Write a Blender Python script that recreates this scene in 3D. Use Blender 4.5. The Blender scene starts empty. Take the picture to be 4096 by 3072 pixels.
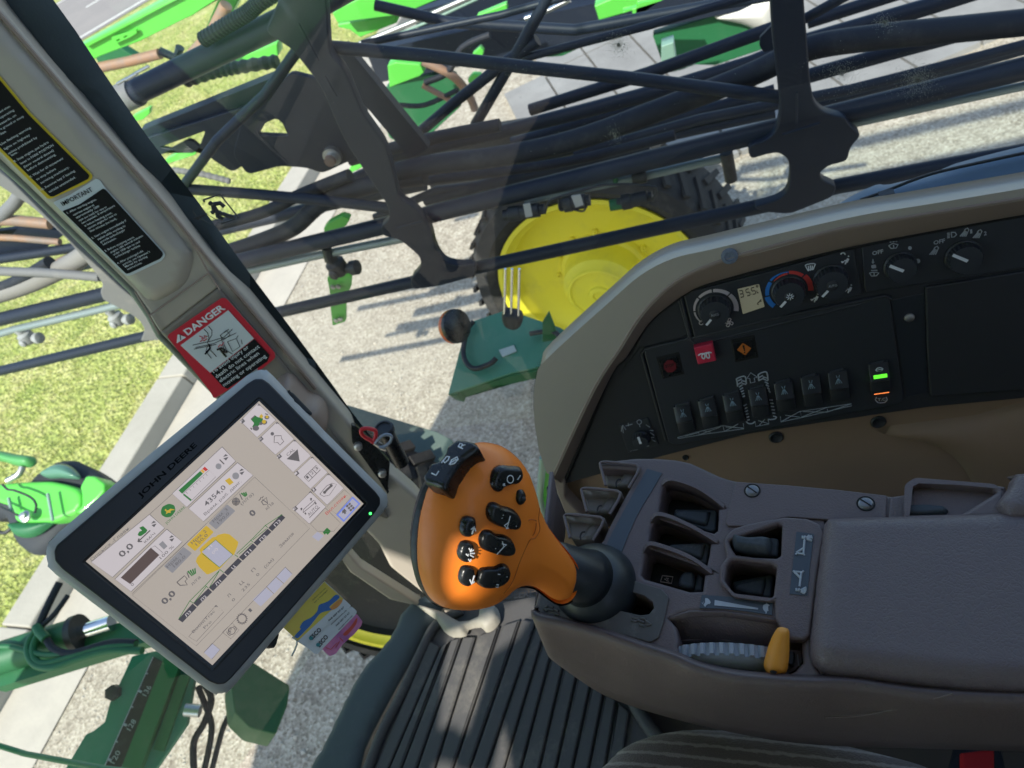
import bpy, math, random
from mathutils import Vector, Matrix
from mathutils.geometry import delaunay_2d_cdt
random.seed(7)
SC = bpy.context.scene
COL = SC.collection
# ------------------------------------------------------------------ camera
FPX = 2950.0; CX = 2048.0; CY = 1536.0
CAM = Vector((0, 0, 3.1))
XA = Vector((-0.9245412, -0.12673929, -0.35938937))     # camera right in world (x forward, y left, z up)
YA = Vector((0.13801691, 0.76769119, -0.62578077))      # camera down in world
ZA = Vector((0.35521106, -0.62816191, -0.69226997))     # viewing direction
cd = bpy.data.cameras.new('camera'); cam = bpy.data.objects.new('camera', cd); COL.objects.link(cam)
cd.sensor_width = 36; cd.lens = FPX / 4096 * 36; cd.clip_start = 0.02; cd.clip_end = 800
cd.dof.use_dof = True; cd.dof.focus_distance = 0.72; cd.dof.aperture_fstop = 10
m = Matrix.Identity(4)
for i, a in enumerate((XA, -YA, -ZA)):
    for j in range(3): m[j][i] = a[j]
m.translation = CAM
cam.matrix_world = m
SC.camera = cam
# ------------------------------------------------------------------ sky, sun, exposure
TO_SUN = Vector((0.25, 0.89, 1.0)).normalized()
elev = math.asin(TO_SUN.z); az = math.atan2(TO_SUN.x, TO_SUN.y)
w = bpy.data.worlds.new('World'); SC.world = w; w.use_nodes = True
nt = w.node_tree
sky = nt.nodes.new('ShaderNodeTexSky'); sky.sky_type = 'NISHITA'; sky.sun_disc = False
sky.sun_elevation = elev; sky.sun_rotation = az; sky.air_density = 1.0; sky.dust_density = 1.0
bg = nt.nodes['Background']; bg.inputs['Strength'].default_value = 0.15
nt.links.new(sky.outputs[0], bg.inputs['Color'])
sd = bpy.data.lights.new('sun', 'SUN'); sd.energy = 3.5; sd.angle = math.radians(0.55); sd.color = (1, 0.95, 0.86)
so = bpy.data.objects.new('sun', sd); COL.objects.link(so)
so.rotation_euler = (-TO_SUN).to_track_quat('-Z', 'Y').to_euler(); so.location = (-6, 12, 15)
SC.view_settings.view_transform = 'Standard'; SC.view_settings.look = 'None'
SC.view_settings.gamma = 1; SC.view_settings.exposure = 0.95
SC.render.engine = 'CYCLES'
SC.cycles.max_bounces = 8; SC.cycles.transparent_max_bounces = 16; SC.cycles.caustics_reflective = False
SC.cycles.sample_clamp_indirect = 4

# ------------------------------------------------------------------ geometry helpers
def ray(u, v): return XA * ((u - CX) / FPX) + YA * ((v - CY) / FPX) + ZA
def W(u, v, d): return CAM + ray(u, v) * d                    # photo direction at a chosen depth
def K(x0, y0, s): return lambda *p: [(x0 + a * s, y0 + b * s) for a, b in p]
def V(x): return Vector(x)
class Pl:
    """a real plane in the place: point, normal towards the driver, in-plane axes"""
    def __init__(s, p, n, hint=(-1, 0, 0)):
        s.p = V(p); s.n = V(n).normalized()
        if s.n.dot(CAM - s.p) < 0: s.n = -s.n
        h = V(hint); s.ex = (h - s.n * h.dot(s.n)).normalized(); s.ey = s.n.cross(s.ex)
    def at(s, u, v, off=0.0):
        r = ray(u, v); q = s.p + s.n * off
        return CAM + r * ((q - CAM).dot(s.n) / r.dot(s.n))
    def loc(s, P): d = V(P) - s.p; return (d.dot(s.ex), d.dot(s.ey))
    def l2(s, u, v, off=0.0): return s.loc(s.at(u, v, off))
    def w(s, x, y, z=0.0): return s.p + s.ex * x + s.ey * y + s.n * z
    def mat(s, off=0.0):
        M = Matrix.Identity(4)
        for i, a in enumerate((s.ex, s.ey, s.n)):
            for j in range(3): M[j][i] = a[j]
        M.translation = s.p + s.n * off
        return M
def plane3(a, b, c): return Pl(a, (V(b) - V(a)).cross(V(c) - V(a)))

def curve_geo(cu, M):
    o = bpy.data.objects.new('tmp', cu); COL.objects.link(o)
    dg = bpy.context.evaluated_depsgraph_get(); dg.update()
    me = bpy.data.meshes.new_from_object(o.evaluated_get(dg))
    vs = [M @ v.co for v in me.vertices]; fs = [tuple(p.vertices) for p in me.polygons]
    bpy.data.objects.remove(o); bpy.data.curves.remove(cu); bpy.data.meshes.remove(me)
    return vs, fs
def smooth2(pts, n=4, closed=True):
    out = []; L = len(pts)
    rng = range(L) if closed else range(L - 1)
    for i in rng:
        g = (lambda k: pts[k % L]) if closed else (lambda k: pts[max(0, min(L - 1, k))])
        p0, p1, p2, p3 = (V(g(i + k)) for k in (-1, 0, 1, 2))
        for k in range(n):
            t = k / n
            out.append(0.5 * ((2 * p1) + (p2 - p0) * t + (2 * p0 - 5 * p1 + 4 * p2 - p3) * t * t + (3 * p1 - p0 - 3 * p2 + p3) * t ** 3))
    if not closed: out.append(V(pts[-1]))
    return out
def fillet(pts, r, n=4):
    """round the corners of a closed 2D outline"""
    out = []; L = len(pts)
    for i in range(L):
        p = V(pts[i]); a = V(pts[i - 1]); b = V(pts[(i + 1) % L])
        da = (a - p); db = (b - p); la = da.length; lb = db.length
        k = min(r, la * 0.45, lb * 0.45)
        A = p + da.normalized() * k; B = p + db.normalized() * k
        for j in range(n + 1):
            t = j / n; out.append((1 - t) ** 2 * A + 2 * t * (1 - t) * p + t * t * B)
    return out
def g_plate(pl, outline, th=0.004, off=0.0, bev=0.0, holes=(), px=True, seg=2):
    """solid slab in a plane: front face at off, thickness th behind it"""
    cu = bpy.data.curves.new('c', 'CURVE'); cu.dimensions = '2D'; cu.fill_mode = 'BOTH'
    bev = min(bev, th * 0.49)
    cu.extrude = th / 2 - bev; cu.bevel_depth = bev; cu.bevel_resolution = seg; cu.offset = -bev
    for pts in [outline] + list(holes):
        l = [pl.l2(p[0], p[1], off) if px else (p[0], p[1]) for p in pts]
        sp = cu.splines.new('POLY'); sp.points.add(len(l) - 1); sp.use_cyclic_u = True
        for i, q in enumerate(l): sp.points[i].co = (q[0], q[1], 0, 1)
    return curve_geo(cu, pl.mat(off - th / 2))
def g_tube(pts, r, seg=12, caps=True, sm=0):
    pts = [V(p) for p in pts]
    if sm: pts = smooth2(pts, sm, closed=False)
    n = len(pts); rs = r if isinstance(r, (list, tuple)) else [r] * n
    if len(rs) != n: rs = [rs[0] + (rs[-1] - rs[0]) * i / (n - 1) for i in range(n)]
    vs, fs = [], []
    t0 = (pts[1] - pts[0]).normalized()
    a = t0.orthogonal().normalized()
    for i in range(n):
        t = (pts[min(i + 1, n - 1)] - pts[max(i - 1, 0)]).normalized()
        a = (a - t * a.dot(t)).normalized(); b = t.cross(a)
        for k in range(seg):
            an = 2 * math.pi * k / seg
            vs.append(pts[i] + (a * math.cos(an) + b * math.sin(an)) * rs[i])
    for i in range(n - 1):
        for k in range(seg):
            k2 = (k + 1) % seg
            fs.append((i * seg + k, i * seg + k2, (i + 1) * seg + k2, (i + 1) * seg + k))
    if caps: fs.append(tuple(range(seg))[::-1]); fs.append(tuple((n - 1) * seg + k for k in range(seg)))
    return vs, fs
def g_bar(a, b, wd, ht, n):
    """rectangular bar from a to b, width wd across, height ht along n"""
    a = V(a); b = V(b); t = (b - a).normalized(); n = V(n); n = (n - t * n.dot(t)).normalized(); s = t.cross(n)
    vs = [p + s * (x * wd / 2) + n * (y * ht / 2) for p in (a, b) for x, y in ((-1, -1), (1, -1), (1, 1), (-1, 1))]
    return vs, [(3, 2, 1, 0), (4, 5, 6, 7), (0, 1, 5, 4), (1, 2, 6, 5), (2, 3, 7, 6), (3, 0, 4, 7)]
def g_box(c, s, ax=None):
    c = V(c); ax = ax or (V((1, 0, 0)), V((0, 1, 0)), V((0, 0, 1)))
    vs = [c + ax[0] * (x * s[0] / 2) + ax[1] * (y * s[1] / 2) + ax[2] * (z * s[2] / 2) for z in (-1, 1) for x, y in ((-1, -1), (1, -1), (1, 1), (-1, 1))]
    return vs, [(3, 2, 1, 0), (4, 5, 6, 7), (0, 1, 5, 4), (1, 2, 6, 5), (2, 3, 7, 6), (3, 0, 4, 7)]
def g_lathe(c, axis, prof, seg=40, teeth=0, depth=0.0, tr=(0, 0), caps=True):
    """profile (radius, height) turned about an axis; teeth cut grooves in rows tr[0]..tr[1]"""
    c = V(c); ax = V(axis).normalized(); a = ax.orthogonal().normalized(); b = ax.cross(a)
    vs, fs = [], []
    for i, (r, h) in enumerate(prof):
        for k in range(seg):
            an = 2 * math.pi * k / seg; rr = r
            if teeth and tr[0] <= i <= tr[1] and (k * teeth * 2 // seg) % 2: rr -= depth
            vs.append(c + ax * h + (a * math.cos(an) + b * math.sin(an)) * rr)
    for i in range(len(prof) - 1):
        for k in range(seg):
            k2 = (k + 1) % seg
            fs.append((i * seg + k, i * seg + k2, (i + 1) * seg + k2, (i + 1) * seg + k))
    if caps: fs.append(tuple(range(seg))[::-1]); fs.append(tuple((len(prof) - 1) * seg + k for k in range(seg)))
    return vs, fs
def g_grid(rows):
    vs = [V(p) for r in rows for p in r]; n = len(rows[0]); fs = []
    for i in range(len(rows) - 1):
        for k in range(n - 1): fs.append((i * n + k, i * n + k + 1, (i + 1) * n + k + 1, (i + 1) * n + k))
    return vs, fs
FONT = {}
def g_text(pl, s, p0, p1, h, off=0.0006, th=0.0002, bold=0.0):
    """lettering on a plane: baseline from photo point p0 to p1, capital height h (photo px)"""
    P0 = pl.at(p0[0], p0[1], off); P1 = pl.at(p1[0], p1[1], off)
    dx, dy = p1[0] - p0[0], p1[1] - p0[1]; L = math.hypot(dx, dy)
    Q = pl.at(p0[0] + dy / L * h, p0[1] - dx / L * h, off)
    ex = (P1 - P0).normalized(); ey = pl.n.cross(ex)
    H = abs((Q - P0).dot(ey))
    cu = bpy.data.curves.new('t', 'FONT'); cu.body = s; cu.size = 1; cu.extrude = 0; cu.offset = bold; cu.resolution_u = 2
    cu.extrude = 0
    vs, fs = curve_geo(cu, Matrix.Identity(4))
    if not vs: return [], []
    x0 = min(v.x for v in vs); x1 = max(v.x for v in vs)
    sx = (P1 - P0).length / max(x1 - x0, 1e-4); sy = H / 0.70
    return [P0 + ex * ((v.x - x0) * sx) + ey * (v.y * sy) for v in vs], fs
def g_strokes(pl, lines, r=0.0004, off=0.0006, seg=4):
    gs = []
    for l in lines: gs.append(g_tube([pl.at(u, v, off) for u, v in l], r, seg))
    return join(gs)
def circ(c, r, n=24, ry=None, a0=0.0, a1=2 * math.pi, rot=0.0):
    ry = ry or r; o = []
    full = abs(a1 - a0 - 2 * math.pi) < 1e-6
    for k in range(n if full else n + 1):
        t = a0 + (a1 - a0) * k / n; x = r * math.cos(t); y = ry * math.sin(t)
        o.append((c[0] + x * math.cos(rot) - y * math.sin(rot), c[1] + x * math.sin(rot) + y * math.cos(rot)))
    return o
def join(gs):
    vs, fs = [], []
    for g in gs:
        b = len(vs); vs += list(g[0]); fs += [tuple(i + b for i in f) for f in g[1]]
    return vs, fs
def seg_dist(px, py, poly):
    best = 1e9; L = len(poly)
    for i in range(L):
        ax, ay = poly[i]; bx, by = poly[(i + 1) % L]; dx, dy = bx - ax, by - ay
        q = dx * dx + dy * dy; t = 0 if q == 0 else max(0, min(1, ((px - ax) * dx + (py - ay) * dy) / q))
        d = math.hypot(px - ax - t * dx, py - ay - t * dy)
        if d < best: best = d
    return best
def inside(px, py, poly):
    c = False; j = len(poly) - 1
    for i in range(len(poly)):
        if (poly[i][1] > py) != (poly[j][1] > py) and px < (poly[j][0] - poly[i][0]) * (py - poly[i][1]) / (poly[j][1] - poly[i][1]) + poly[i][0]: c = not c
        j = i
    return c
def g_inflate(pl, outline, H, R, back=0.0, off=0.0, step=None, px=True, sm=4, fn=None, Rb=None):
    """rounded solid: outline in a plane, rising to H with edge radius R, and a back of depth back"""
    pts = [pl.l2(p[0], p[1], off) if px else tuple(p) for p in outline]
    if sm: pts = [tuple(p) for p in smooth2(pts, sm)]
    xs = [p[0] for p in pts]; ys = [p[1] for p in pts]
    step = step or max(max(xs) - min(xs), max(ys) - min(ys)) / 42
    ip = []
    nx = int((max(xs) - min(xs)) / step) + 1; ny = int((max(ys) - min(ys)) / step) + 1
    for i in range(nx + 1):
        for j in range(ny + 1):
            x = min(xs) + i * step; y = min(ys) + j * step
            if inside(x, y, pts) and seg_dist(x, y, pts) > step * 0.35: ip.append((x, y))
    # rings near the edge keep the rounding smooth
    n = len(pts)
    allp = [Vector(p) for p in pts] + [Vector(p) for p in ip]
    r = delaunay_2d_cdt(allp, [(i, (i + 1) % n) for i in range(n)], [], 1, 1e-7)
    v2, tri = r[0], r[2]
    dist = [seg_dist(v.x, v.y, pts) for v in v2]
    def prof(d, h, rad): t = min(d / rad, 1); return h * math.sqrt(max(0, 1 - (1 - t) ** 2))
    vs = [pl.w(v.x, v.y, off + prof(d, H, R) + (fn(v.x, v.y, d) if fn else 0)) for v, d in zip(v2, dist)]
    fs = [tuple(t) for t in tri]
    if back:
        b = len(vs)
        vs += [pl.w(v.x, v.y, off - prof(d, back, Rb or R)) for v, d in zip(v2, dist)]
        fs += [tuple(i + b for i in reversed(t)) for t in tri]
    return vs, fs

# ------------------------------------------------------------------ objects
ORG = {}
def setp(o, label=None, cat=None, group=None, kind=None):
    if label: o['label'] = label
    if cat: o['category'] = cat
    if group: o['group'] = group
    if kind: o['kind'] = kind
    return o
def thing(name, label, cat, loc, group=None):
    o = bpy.data.objects.new(name, None); COL.objects.link(o); o.location = loc; o.empty_display_size = 0.05
    ORG[o.name] = V(loc); return setp(o, label, cat, group)
def obj(name, gs, mt, parent=None, sm=None, label=None, cat=None, group=None, kind=None, solid=0.0, weld=False, bevel=0.0):
    if isinstance(gs, tuple): gs = [gs]
    vs, fs = join(gs); vs = [V(v) for v in vs]
    org = ORG[parent.name] if parent else V((0, 0, 0))
    if not parent and vs:
        org = sum(vs, V((0, 0, 0))) / len(vs); org.z = min(v.z for v in vs)
    me = bpy.data.meshes.new(name); me.from_pydata([v - org for v in vs], [], fs); me.validate(); me.update()
    me.materials.append(mt)
    o = bpy.data.objects.new(name, me); COL.objects.link(o)
    if parent: o.parent = parent
    else: o.location = org
    ORG[o.name] = org
    if weld:
        md = o.modifiers.new('weld', 'WELD'); md.merge_threshold = 1e-5
    if solid:
        md = o.modifiers.new('solid', 'SOLIDIFY'); md.thickness = abs(solid); md.offset = 1 if solid > 0 else -1
    if bevel:
        md = o.modifiers.new('bevel', 'BEVEL'); md.width = bevel; md.segments = 2; md.limit_method = 'ANGLE'; md.angle_limit = 0.6
    if sm is not None:
        if sm >= 180: me.shade_smooth()
        else:
            try: me.shade_smooth(); me.set_sharp_from_angle(angle=math.radians(sm))
            except Exception: pass
    return setp(o, label, cat, group, kind)

# ------------------------------------------------------------------ materials
MT = {}
def mat(name, col, rough=0.5, metal=0.0, bump=None, var=None, emis=None, es=0.0, coat=0.0, sheen=0.0, spec=None, dust=None):
    """bump=(kind, scale, strength[, distance]); var=(scale, amount, colour2); dust=(scale, amount, colour)"""
    if name in MT: return MT[name]
    mt = bpy.data.materials.new(name); mt.use_nodes = True; MT[name] = mt
    t = mt.node_tree; N = t.nodes; L = t.links; b = N['Principled BSDF']
    b.inputs['Base Color'].default_value = (*col, 1); b.inputs['Roughness'].default_value = rough; b.inputs['Metallic'].default_value = metal
    if spec is not None: b.inputs['Specular IOR Level'].default_value = spec
    if coat: b.inputs['Coat Weight'].default_value = coat; b.inputs['Coat Roughness'].default_value = 0.08
    if sheen: b.inputs['Sheen Weight'].default_value = sheen
    if emis: b.inputs['Emission Color'].default_value = (*emis, 1); b.inputs['Emission Strength'].default_value = es
    tc = N.new('ShaderNodeTexCoord')
    last = None
    def mixc(fac, c1, c2):
        mx = N.new('ShaderNodeMix'); mx.data_type = 'RGBA'
        L.new(fac, mx.inputs['Factor'])
        if c1 is None: mx.inputs['A'].default_value = (*col, 1)
        else: L.new(c1, mx.inputs['A'])
        mx.inputs['B'].default_value = (*c2, 1)
        return mx.outputs['Result']
    if var:
        n = N.new('ShaderNodeTexNoise'); n.inputs['Scale'].default_value = var[0]; n.inputs['Detail'].default_value = 6; n.inputs['Roughness'].default_value = 0.65
        L.new(tc.outputs['Object'], n.inputs['Vector'])
        mr = N.new('ShaderNodeMapRange'); mr.inputs['From Min'].default_value = 0.35; mr.inputs['From Max'].default_value = 0.68; mr.inputs['To Max'].default_value = var[1]
        L.new(n.outputs['Fac'], mr.inputs['Value']); last = mixc(mr.outputs['Result'], last, var[2])
    if dust:
        n = N.new('ShaderNodeTexNoise'); n.inputs['Scale'].default_value = dust[0]; n.inputs['Detail'].default_value = 9; n.inputs['Roughness'].default_value = 0.75
        L.new(tc.outputs['Object'], n.inputs['Vector'])
        mr = N.new('ShaderNodeMapRange'); mr.inputs['From Min'].default_value = 0.52; mr.inputs['From Max'].default_value = 0.72; mr.inputs['To Max'].default_value = dust[1]
        L.new(n.outputs['Fac'], mr.inputs['Value']); last = mixc(mr.outputs['Result'], last, dust[2])
        mr2 = N.new('ShaderNodeMapRange'); mr2.inputs['To Min'].default_value = rough; mr2.inputs['To Max'].default_value = min(1, rough + 0.25)
        L.new(n.outputs['Fac'], mr2.inputs['Value']); L.new(mr2.outputs['Result'], b.inputs['Roughness'])
    if last is not None: L.new(last, b.inputs['Base Color'])
    if bump:
        kind, sc, st = bump[:3]
        if kind == 'noise':
            n = N.new('ShaderNodeTexNoise'); n.inputs['Detail'].default_value = 4; out = n.outputs['Fac']
        elif kind == 'wrinkle':
            n = N.new('ShaderNodeTexVoronoi'); n.feature = 'DISTANCE_TO_EDGE'; out = n.outputs['Distance']
        else:
            n = N.new('ShaderNodeTexVoronoi'); out = n.outputs['Distance']
        n.inputs['Scale'].default_value = sc
        if kind == 'wrinkle':
            ns = N.new('ShaderNodeTexNoise'); ns.inputs['Scale'].default_value = sc * 0.5; ns.inputs['Detail'].default_value = 3
            L.new(tc.outputs['Object'], ns.inputs['Vector'])
            ad = N.new('ShaderNodeVectorMath'); ad.operation = 'MULTIPLY_ADD'; ad.inputs[1].default_value = (1.6 / sc * 2,) * 3
            L.new(ns.outputs['Color'], ad.inputs[0]); L.new(tc.outputs['Object'], ad.inputs[2]); L.new(ad.outputs[0], n.inputs['Vector'])
            mr = N.new('ShaderNodeMapRange'); mr.inputs['From Max'].default_value = 0.14; L.new(out, mr.inputs['Value']); out = mr.outputs['Result']
        else: L.new(tc.outputs['Object'], n.inputs['Vector'])
        bp = N.new('ShaderNodeBump'); bp.inputs['Strength'].default_value = st; bp.inputs['Distance'].default_value = bump[3] if len(bump) > 3 else 0.001
        L.new(out, bp.inputs['Height']); L.new(bp.outputs[0], b.inputs['Normal'])
    return mt
EMK = 1.0
def emit(name, col, s=1.0):
    return mat(name, tuple(c * 0.12 for c in col), 0.30, emis=col, es=s * EMK, spec=0.35)
# cab plastics
M_BROWN = mat('armrest_plastic', (0.135, 0.097, 0.094), 0.36, bump=('noise', 620, 0.7, 0.0008), dust=(22, 0.30, (0.20, 0.16, 0.145)))
M_PAD = mat('armrest_leather', (0.145, 0.109, 0.111), 0.37, bump=('wrinkle', 250, 0.45, 0.0006), var=(14, 0.35, (0.15, 0.115, 0.11)))
M_BLACK = mat('panel_black_plastic', (0.026, 0.027, 0.031), 0.48, bump=('noise', 1300, 0.15, 0.0004), dust=(18, 0.05, (0.1, 0.1, 0.1)))
M_BLACK2 = mat('panel_satin_black', (0.034, 0.037, 0.043), 0.42, bump=('noise', 1300, 0.12, 0.0004))
M_GLOSSB = mat('gloss_black', (0.008, 0.009, 0.010), 0.16, bump=('noise', 160, 0.04, 0.0006), dust=(90, 0.05, (0.3, 0.28, 0.26)))
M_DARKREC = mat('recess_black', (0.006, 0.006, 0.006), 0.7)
M_RUBBER = mat('rubber_slate', (0.035, 0.043, 0.052), 0.5, dust=(60, 0.35, (0.18, 0.18, 0.18)), bump=('noise', 700, 0.2, 0.0004))
M_TRIM = mat('trim_beige_grey', (0.46, 0.41, 0.345), 0.42, bump=('noise', 700, 0.1, 0.0004), var=(5, 0.4, (0.40, 0.365, 0.30)))
M_TRIMB = mat('trim_taupe', (0.29, 0.22, 0.18), 0.5, bump=('noise', 1000, 0.2, 0.0004))
M_SILVER = mat('console_rim_silver', (0.41, 0.36, 0.295), 0.45, bump=('noise', 1500, 0.12, 0.0003), var=(9, 0.3, (0.37, 0.33, 0.27)))
M_WALL = mat('lower_trim_brown', (0.33, 0.215, 0.14), 0.6, bump=('noise', 800, 0.1, 0.0004), var=(4, 0.4, (0.21, 0.135, 0.09)))
M_ORANGE = mat('joystick_orange', (0.92, 0.235, 0.02), 0.36, coat=0.15, bump=('noise', 500, 0.06, 0.0004), dust=(35, 0.10, (0.55, 0.16, 0.03)))
M_ORANGE2 = mat('lever_orange', (0.75, 0.29, 0.03), 0.38, dust=(60, 0.25, (0.5, 0.25, 0.08)))
M_BOOT = mat('boot_black', (0.016, 0.02, 0.024), 0.27, bump=('noise', 60, 0.08, 0.002), dust=(50, 0.14, (0.12, 0.12, 0.12)))
M_GATE = mat('worn_gate_plate', (0.085, 0.077, 0.072), 0.5, dust=(55, 0.7, (0.2, 0.185, 0.165)), bump=('noise', 300, 0.2, 0.0005))
M_GREYW = mat('throttle_grey', (0.30, 0.32, 0.36), 0.5, dust=(70, 0.5, (0.12, 0.12, 0.12)))
M_MONS = mat('monitor_silver', (0.46, 0.46, 0.45), 0.4, bump=('noise', 900, 0.08, 0.0003))
M_MONB = mat('monitor_bezel', (0.014, 0.015, 0.019), 0.35, bump=('noise', 1500, 0.1, 0.0003))
M_WHITE = mat('print_white', (0.75, 0.76, 0.78), 0.5)
M_GREYP = mat('print_grey', (0.40, 0.42, 0.45), 0.5)
M_SLATE = mat('label_slate', (0.052, 0.065, 0.082), 0.42, bump=('noise', 2000, 0.1, 0.0002))
M_MAT = mat('floor_mat_rubber', (0.072, 0.070, 0.070), 0.55, dust=(7, 0.8, (0.19, 0.175, 0.15)), bump=('noise', 200, 0.3, 0.001))
M_FAB = mat('seat_fabric', (0.085, 0.068, 0.066), 0.95, sheen=0.4, bump=('noise', 500, 1.0, 0.002))
M_CARPET = mat('floor_brown', (0.085, 0.066, 0.052), 0.8, bump=('noise', 400, 0.3, 0.001))
M_SEAL = mat('post_outer_seal', (0.042, 0.060, 0.068), 0.55, bump=('noise', 200, 0.25, 0.001), dust=(16, 0.3, (0.10, 0.12, 0.13)))
M_LINER = mat('cab_liner', (0.42, 0.40, 0.37), 0.8)
M_CHROME = mat('chrome', (0.75, 0.75, 0.75), 0.12, 1.0)
M_STEEL = mat('steel', (0.50, 0.50, 0.50), 0.32, 1.0, dust=(60, 0.5, (0.25, 0.22, 0.2)))
M_RED = mat('button_red', (0.62, 0.035, 0.075), 0.4)
M_BRED = mat('buckle_red', (0.55, 0.03, 0.03), 0.4)
# outdoors
M_BOOM = mat('boom_black_paint', (0.015, 0.021, 0.036), 0.34, spec=0.28, dust=(9, 0.08, (0.09, 0.095, 0.11)), bump=('noise', 120, 0.15, 0.001))
M_BOOML = mat('boom_sunlit_dusty', (0.15, 0.15, 0.155), 0.6, dust=(7, 0.6, (0.28, 0.26, 0.24)))  # sunlit look of the boom put into a paler grey, plus dust
M_PIPE = mat('spray_pipe', (0.22, 0.27, 0.28), 0.35, 0.3, dust=(10, 0.4, (0.3, 0.3, 0.28)))
M_HOSE = mat('hose_rubber', (0.018, 0.021, 0.030), 0.5, spec=0.3, dust=(8, 0.3, (0.12, 0.115, 0.11)))
M_RUST = mat('rusty_steel', (0.20, 0.155, 0.13), 0.6, var=(9, 1.0, (0.33, 0.17, 0.09)), bump=('noise', 60, 0.3, 0.002))
M_GREEN = mat('machine_green', (0.10, 0.52, 0.06), 0.3, coat=0.3, dust=(6, 0.25, (0.14, 0.36, 0.08)))
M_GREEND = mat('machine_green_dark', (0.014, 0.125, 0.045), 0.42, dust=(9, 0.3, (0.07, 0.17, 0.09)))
M_TEAL = mat('bracket_green', (0.075, 0.25, 0.165), 0.5, dust=(9, 0.5, (0.16, 0.30, 0.22)))
M_TEALP = mat('bracket_pale_teal', (0.22, 0.34, 0.28), 0.5)
M_YEL = mat('rim_yellow', (0.80, 0.70, 0.04), 0.42, dust=(5, 0.4, (0.46, 0.42, 0.10)))
M_TYRE = mat('tyre_rubber', (0.028, 0.027, 0.026), 0.85, dust=(6, 0.6, (0.12, 0.105, 0.09)), bump=('noise', 60, 0.4, 0.004))
M_FEND = mat('fender_dusty', (0.09, 0.14, 0.20), 0.42, dust=(5, 0.6, (0.14, 0.21, 0.25)))
M_DECK = mat('deck_green_grey', (0.10, 0.145, 0.125), 0.55, dust=(9, 0.6, (0.17, 0.20, 0.17)))
M_CONC = mat('kerb_concrete', (0.42, 0.38, 0.32), 0.85, var=(3, 0.6, (0.33, 0.30, 0.25)), bump=('noise', 40, 0.4, 0.005))
M_SLAB = mat('paving_slab', (0.27, 0.26, 0.245), 0.8, var=(2, 0.8, (0.18, 0.17, 0.16)), bump=('noise', 50, 0.3, 0.004))
M_ROAD = mat('asphalt', (0.27, 0.24, 0.22), 0.9, var=(0.9, 0.7, (0.21, 0.19, 0.18)), bump=('noise', 60, 0.4, 0.01))
M_ROADW = mat('road_paint', (0.7, 0.68, 0.62), 0.8)
# =================================================================== THE YARD
GP = Pl((0, 0, 0), (0, 0, 1), (1, 0, 0))
def gpt(u, v, z=0.0):
    p = GP.at(u, v); p.z = z; return p
def nodes(mt): return mt.node_tree.nodes, mt.node_tree.links, mt.node_tree.nodes['Principled BSDF']
def ramp_mat(name, scale, cols, rough=0.9, vor=None, bump=0.5, bd=0.01, big=None):
    """ground material: noise-driven colour stops, optional pebble cells, optional large patches"""
    mt = bpy.data.materials.new(name); mt.use_nodes = True; N, L, b = nodes(mt); b.inputs['Roughness'].default_value = rough
    tc = N.new('ShaderNodeTexCoord')
    n = N.new('ShaderNodeTexNoise'); n.inputs['Scale'].default_value = scale; n.inputs['Detail'].default_value = 8; n.inputs['Roughness'].default_value = 0.7
    L.new(tc.outputs['Object'], n.inputs['Vector'])
    cr = N.new('ShaderNodeValToRGB'); L.new(n.outputs['Fac'], cr.inputs['Fac'])
    e = cr.color_ramp.elements
    while len(e) < len(cols): e.new(0.5)
    for i, (p, c) in enumerate(cols): e[i].position = p; e[i].color = (*c, 1)
    out = cr.outputs['Color']; h = n.outputs['Fac']
    if vor:
        vo = N.new('ShaderNodeTexVoronoi'); vo.inputs['Scale'].default_value = vor; L.new(tc.outputs['Object'], vo.inputs['Vector'])
        mx = N.new('ShaderNodeMix'); mx.data_type = 'RGBA'; mx.blend_type = 'SOFT_LIGHT'; mx.inputs['Factor'].default_value = 0.75
        bw = N.new('ShaderNodeRGBToBW'); L.new(vo.outputs['Color'], bw.inputs[0]); L.new(out, mx.inputs['A']); L.new(bw.outputs[0], mx.inputs['B']); out = mx.outputs['Result']; h = vo.outputs['Distance']
    if big:
        n2 = N.new('ShaderNodeTexNoise'); n2.inputs['Scale'].default_value = big[0]; n2.inputs['Detail'].default_value = 4; L.new(tc.outputs['Object'], n2.inputs['Vector'])
        mr = N.new('ShaderNodeMapRange'); mr.inputs['From Min'].default_value = 0.4; mr.inputs['From Max'].default_value = 0.65; mr.inputs['To Max'].default_value = big[1]; L.new(n2.outputs['Fac'], mr.inputs['Value'])
        mx = N.new('ShaderNodeMix'); mx.data_type = 'RGBA'; L.new(mr.outputs['Result'], mx.inputs['Factor']); L.new(out, mx.inputs['A']); mx.inputs['B'].default_value = (*big[2], 1); out = mx.outputs['Result']
    L.new(out, b.inputs['Base Color'])
    bp = N.new('ShaderNodeBump'); bp.inputs['Strength'].default_value = bump; bp.inputs['Distance'].default_value = bd; L.new(h, bp.inputs['Height']); L.new(bp.outputs[0], b.inputs['Normal'])
    return mt
M_GRAVEL = ramp_mat('gravel', 9, [(0.3, (0.25, 0.21, 0.16)), (0.5, (0.36, 0.31, 0.24)), (0.72, (0.45, 0.40, 0.31))], 0.95, vor=75, bump=0.5, bd=0.006, big=(0.9, 0.5, (0.38, 0.34, 0.27)))
M_LAWN = ramp_mat('lawn', 3.2, [(0.3, (0.20, 0.26, 0.055)), (0.46, (0.32, 0.35, 0.09)), (0.58, (0.43, 0.41, 0.15)), (0.75, (0.50, 0.43, 0.23))], 0.95, vor=30, bump=0.8, bd=0.03, big=(0.35, 0.35, (0.30, 0.33, 0.09)))
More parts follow.
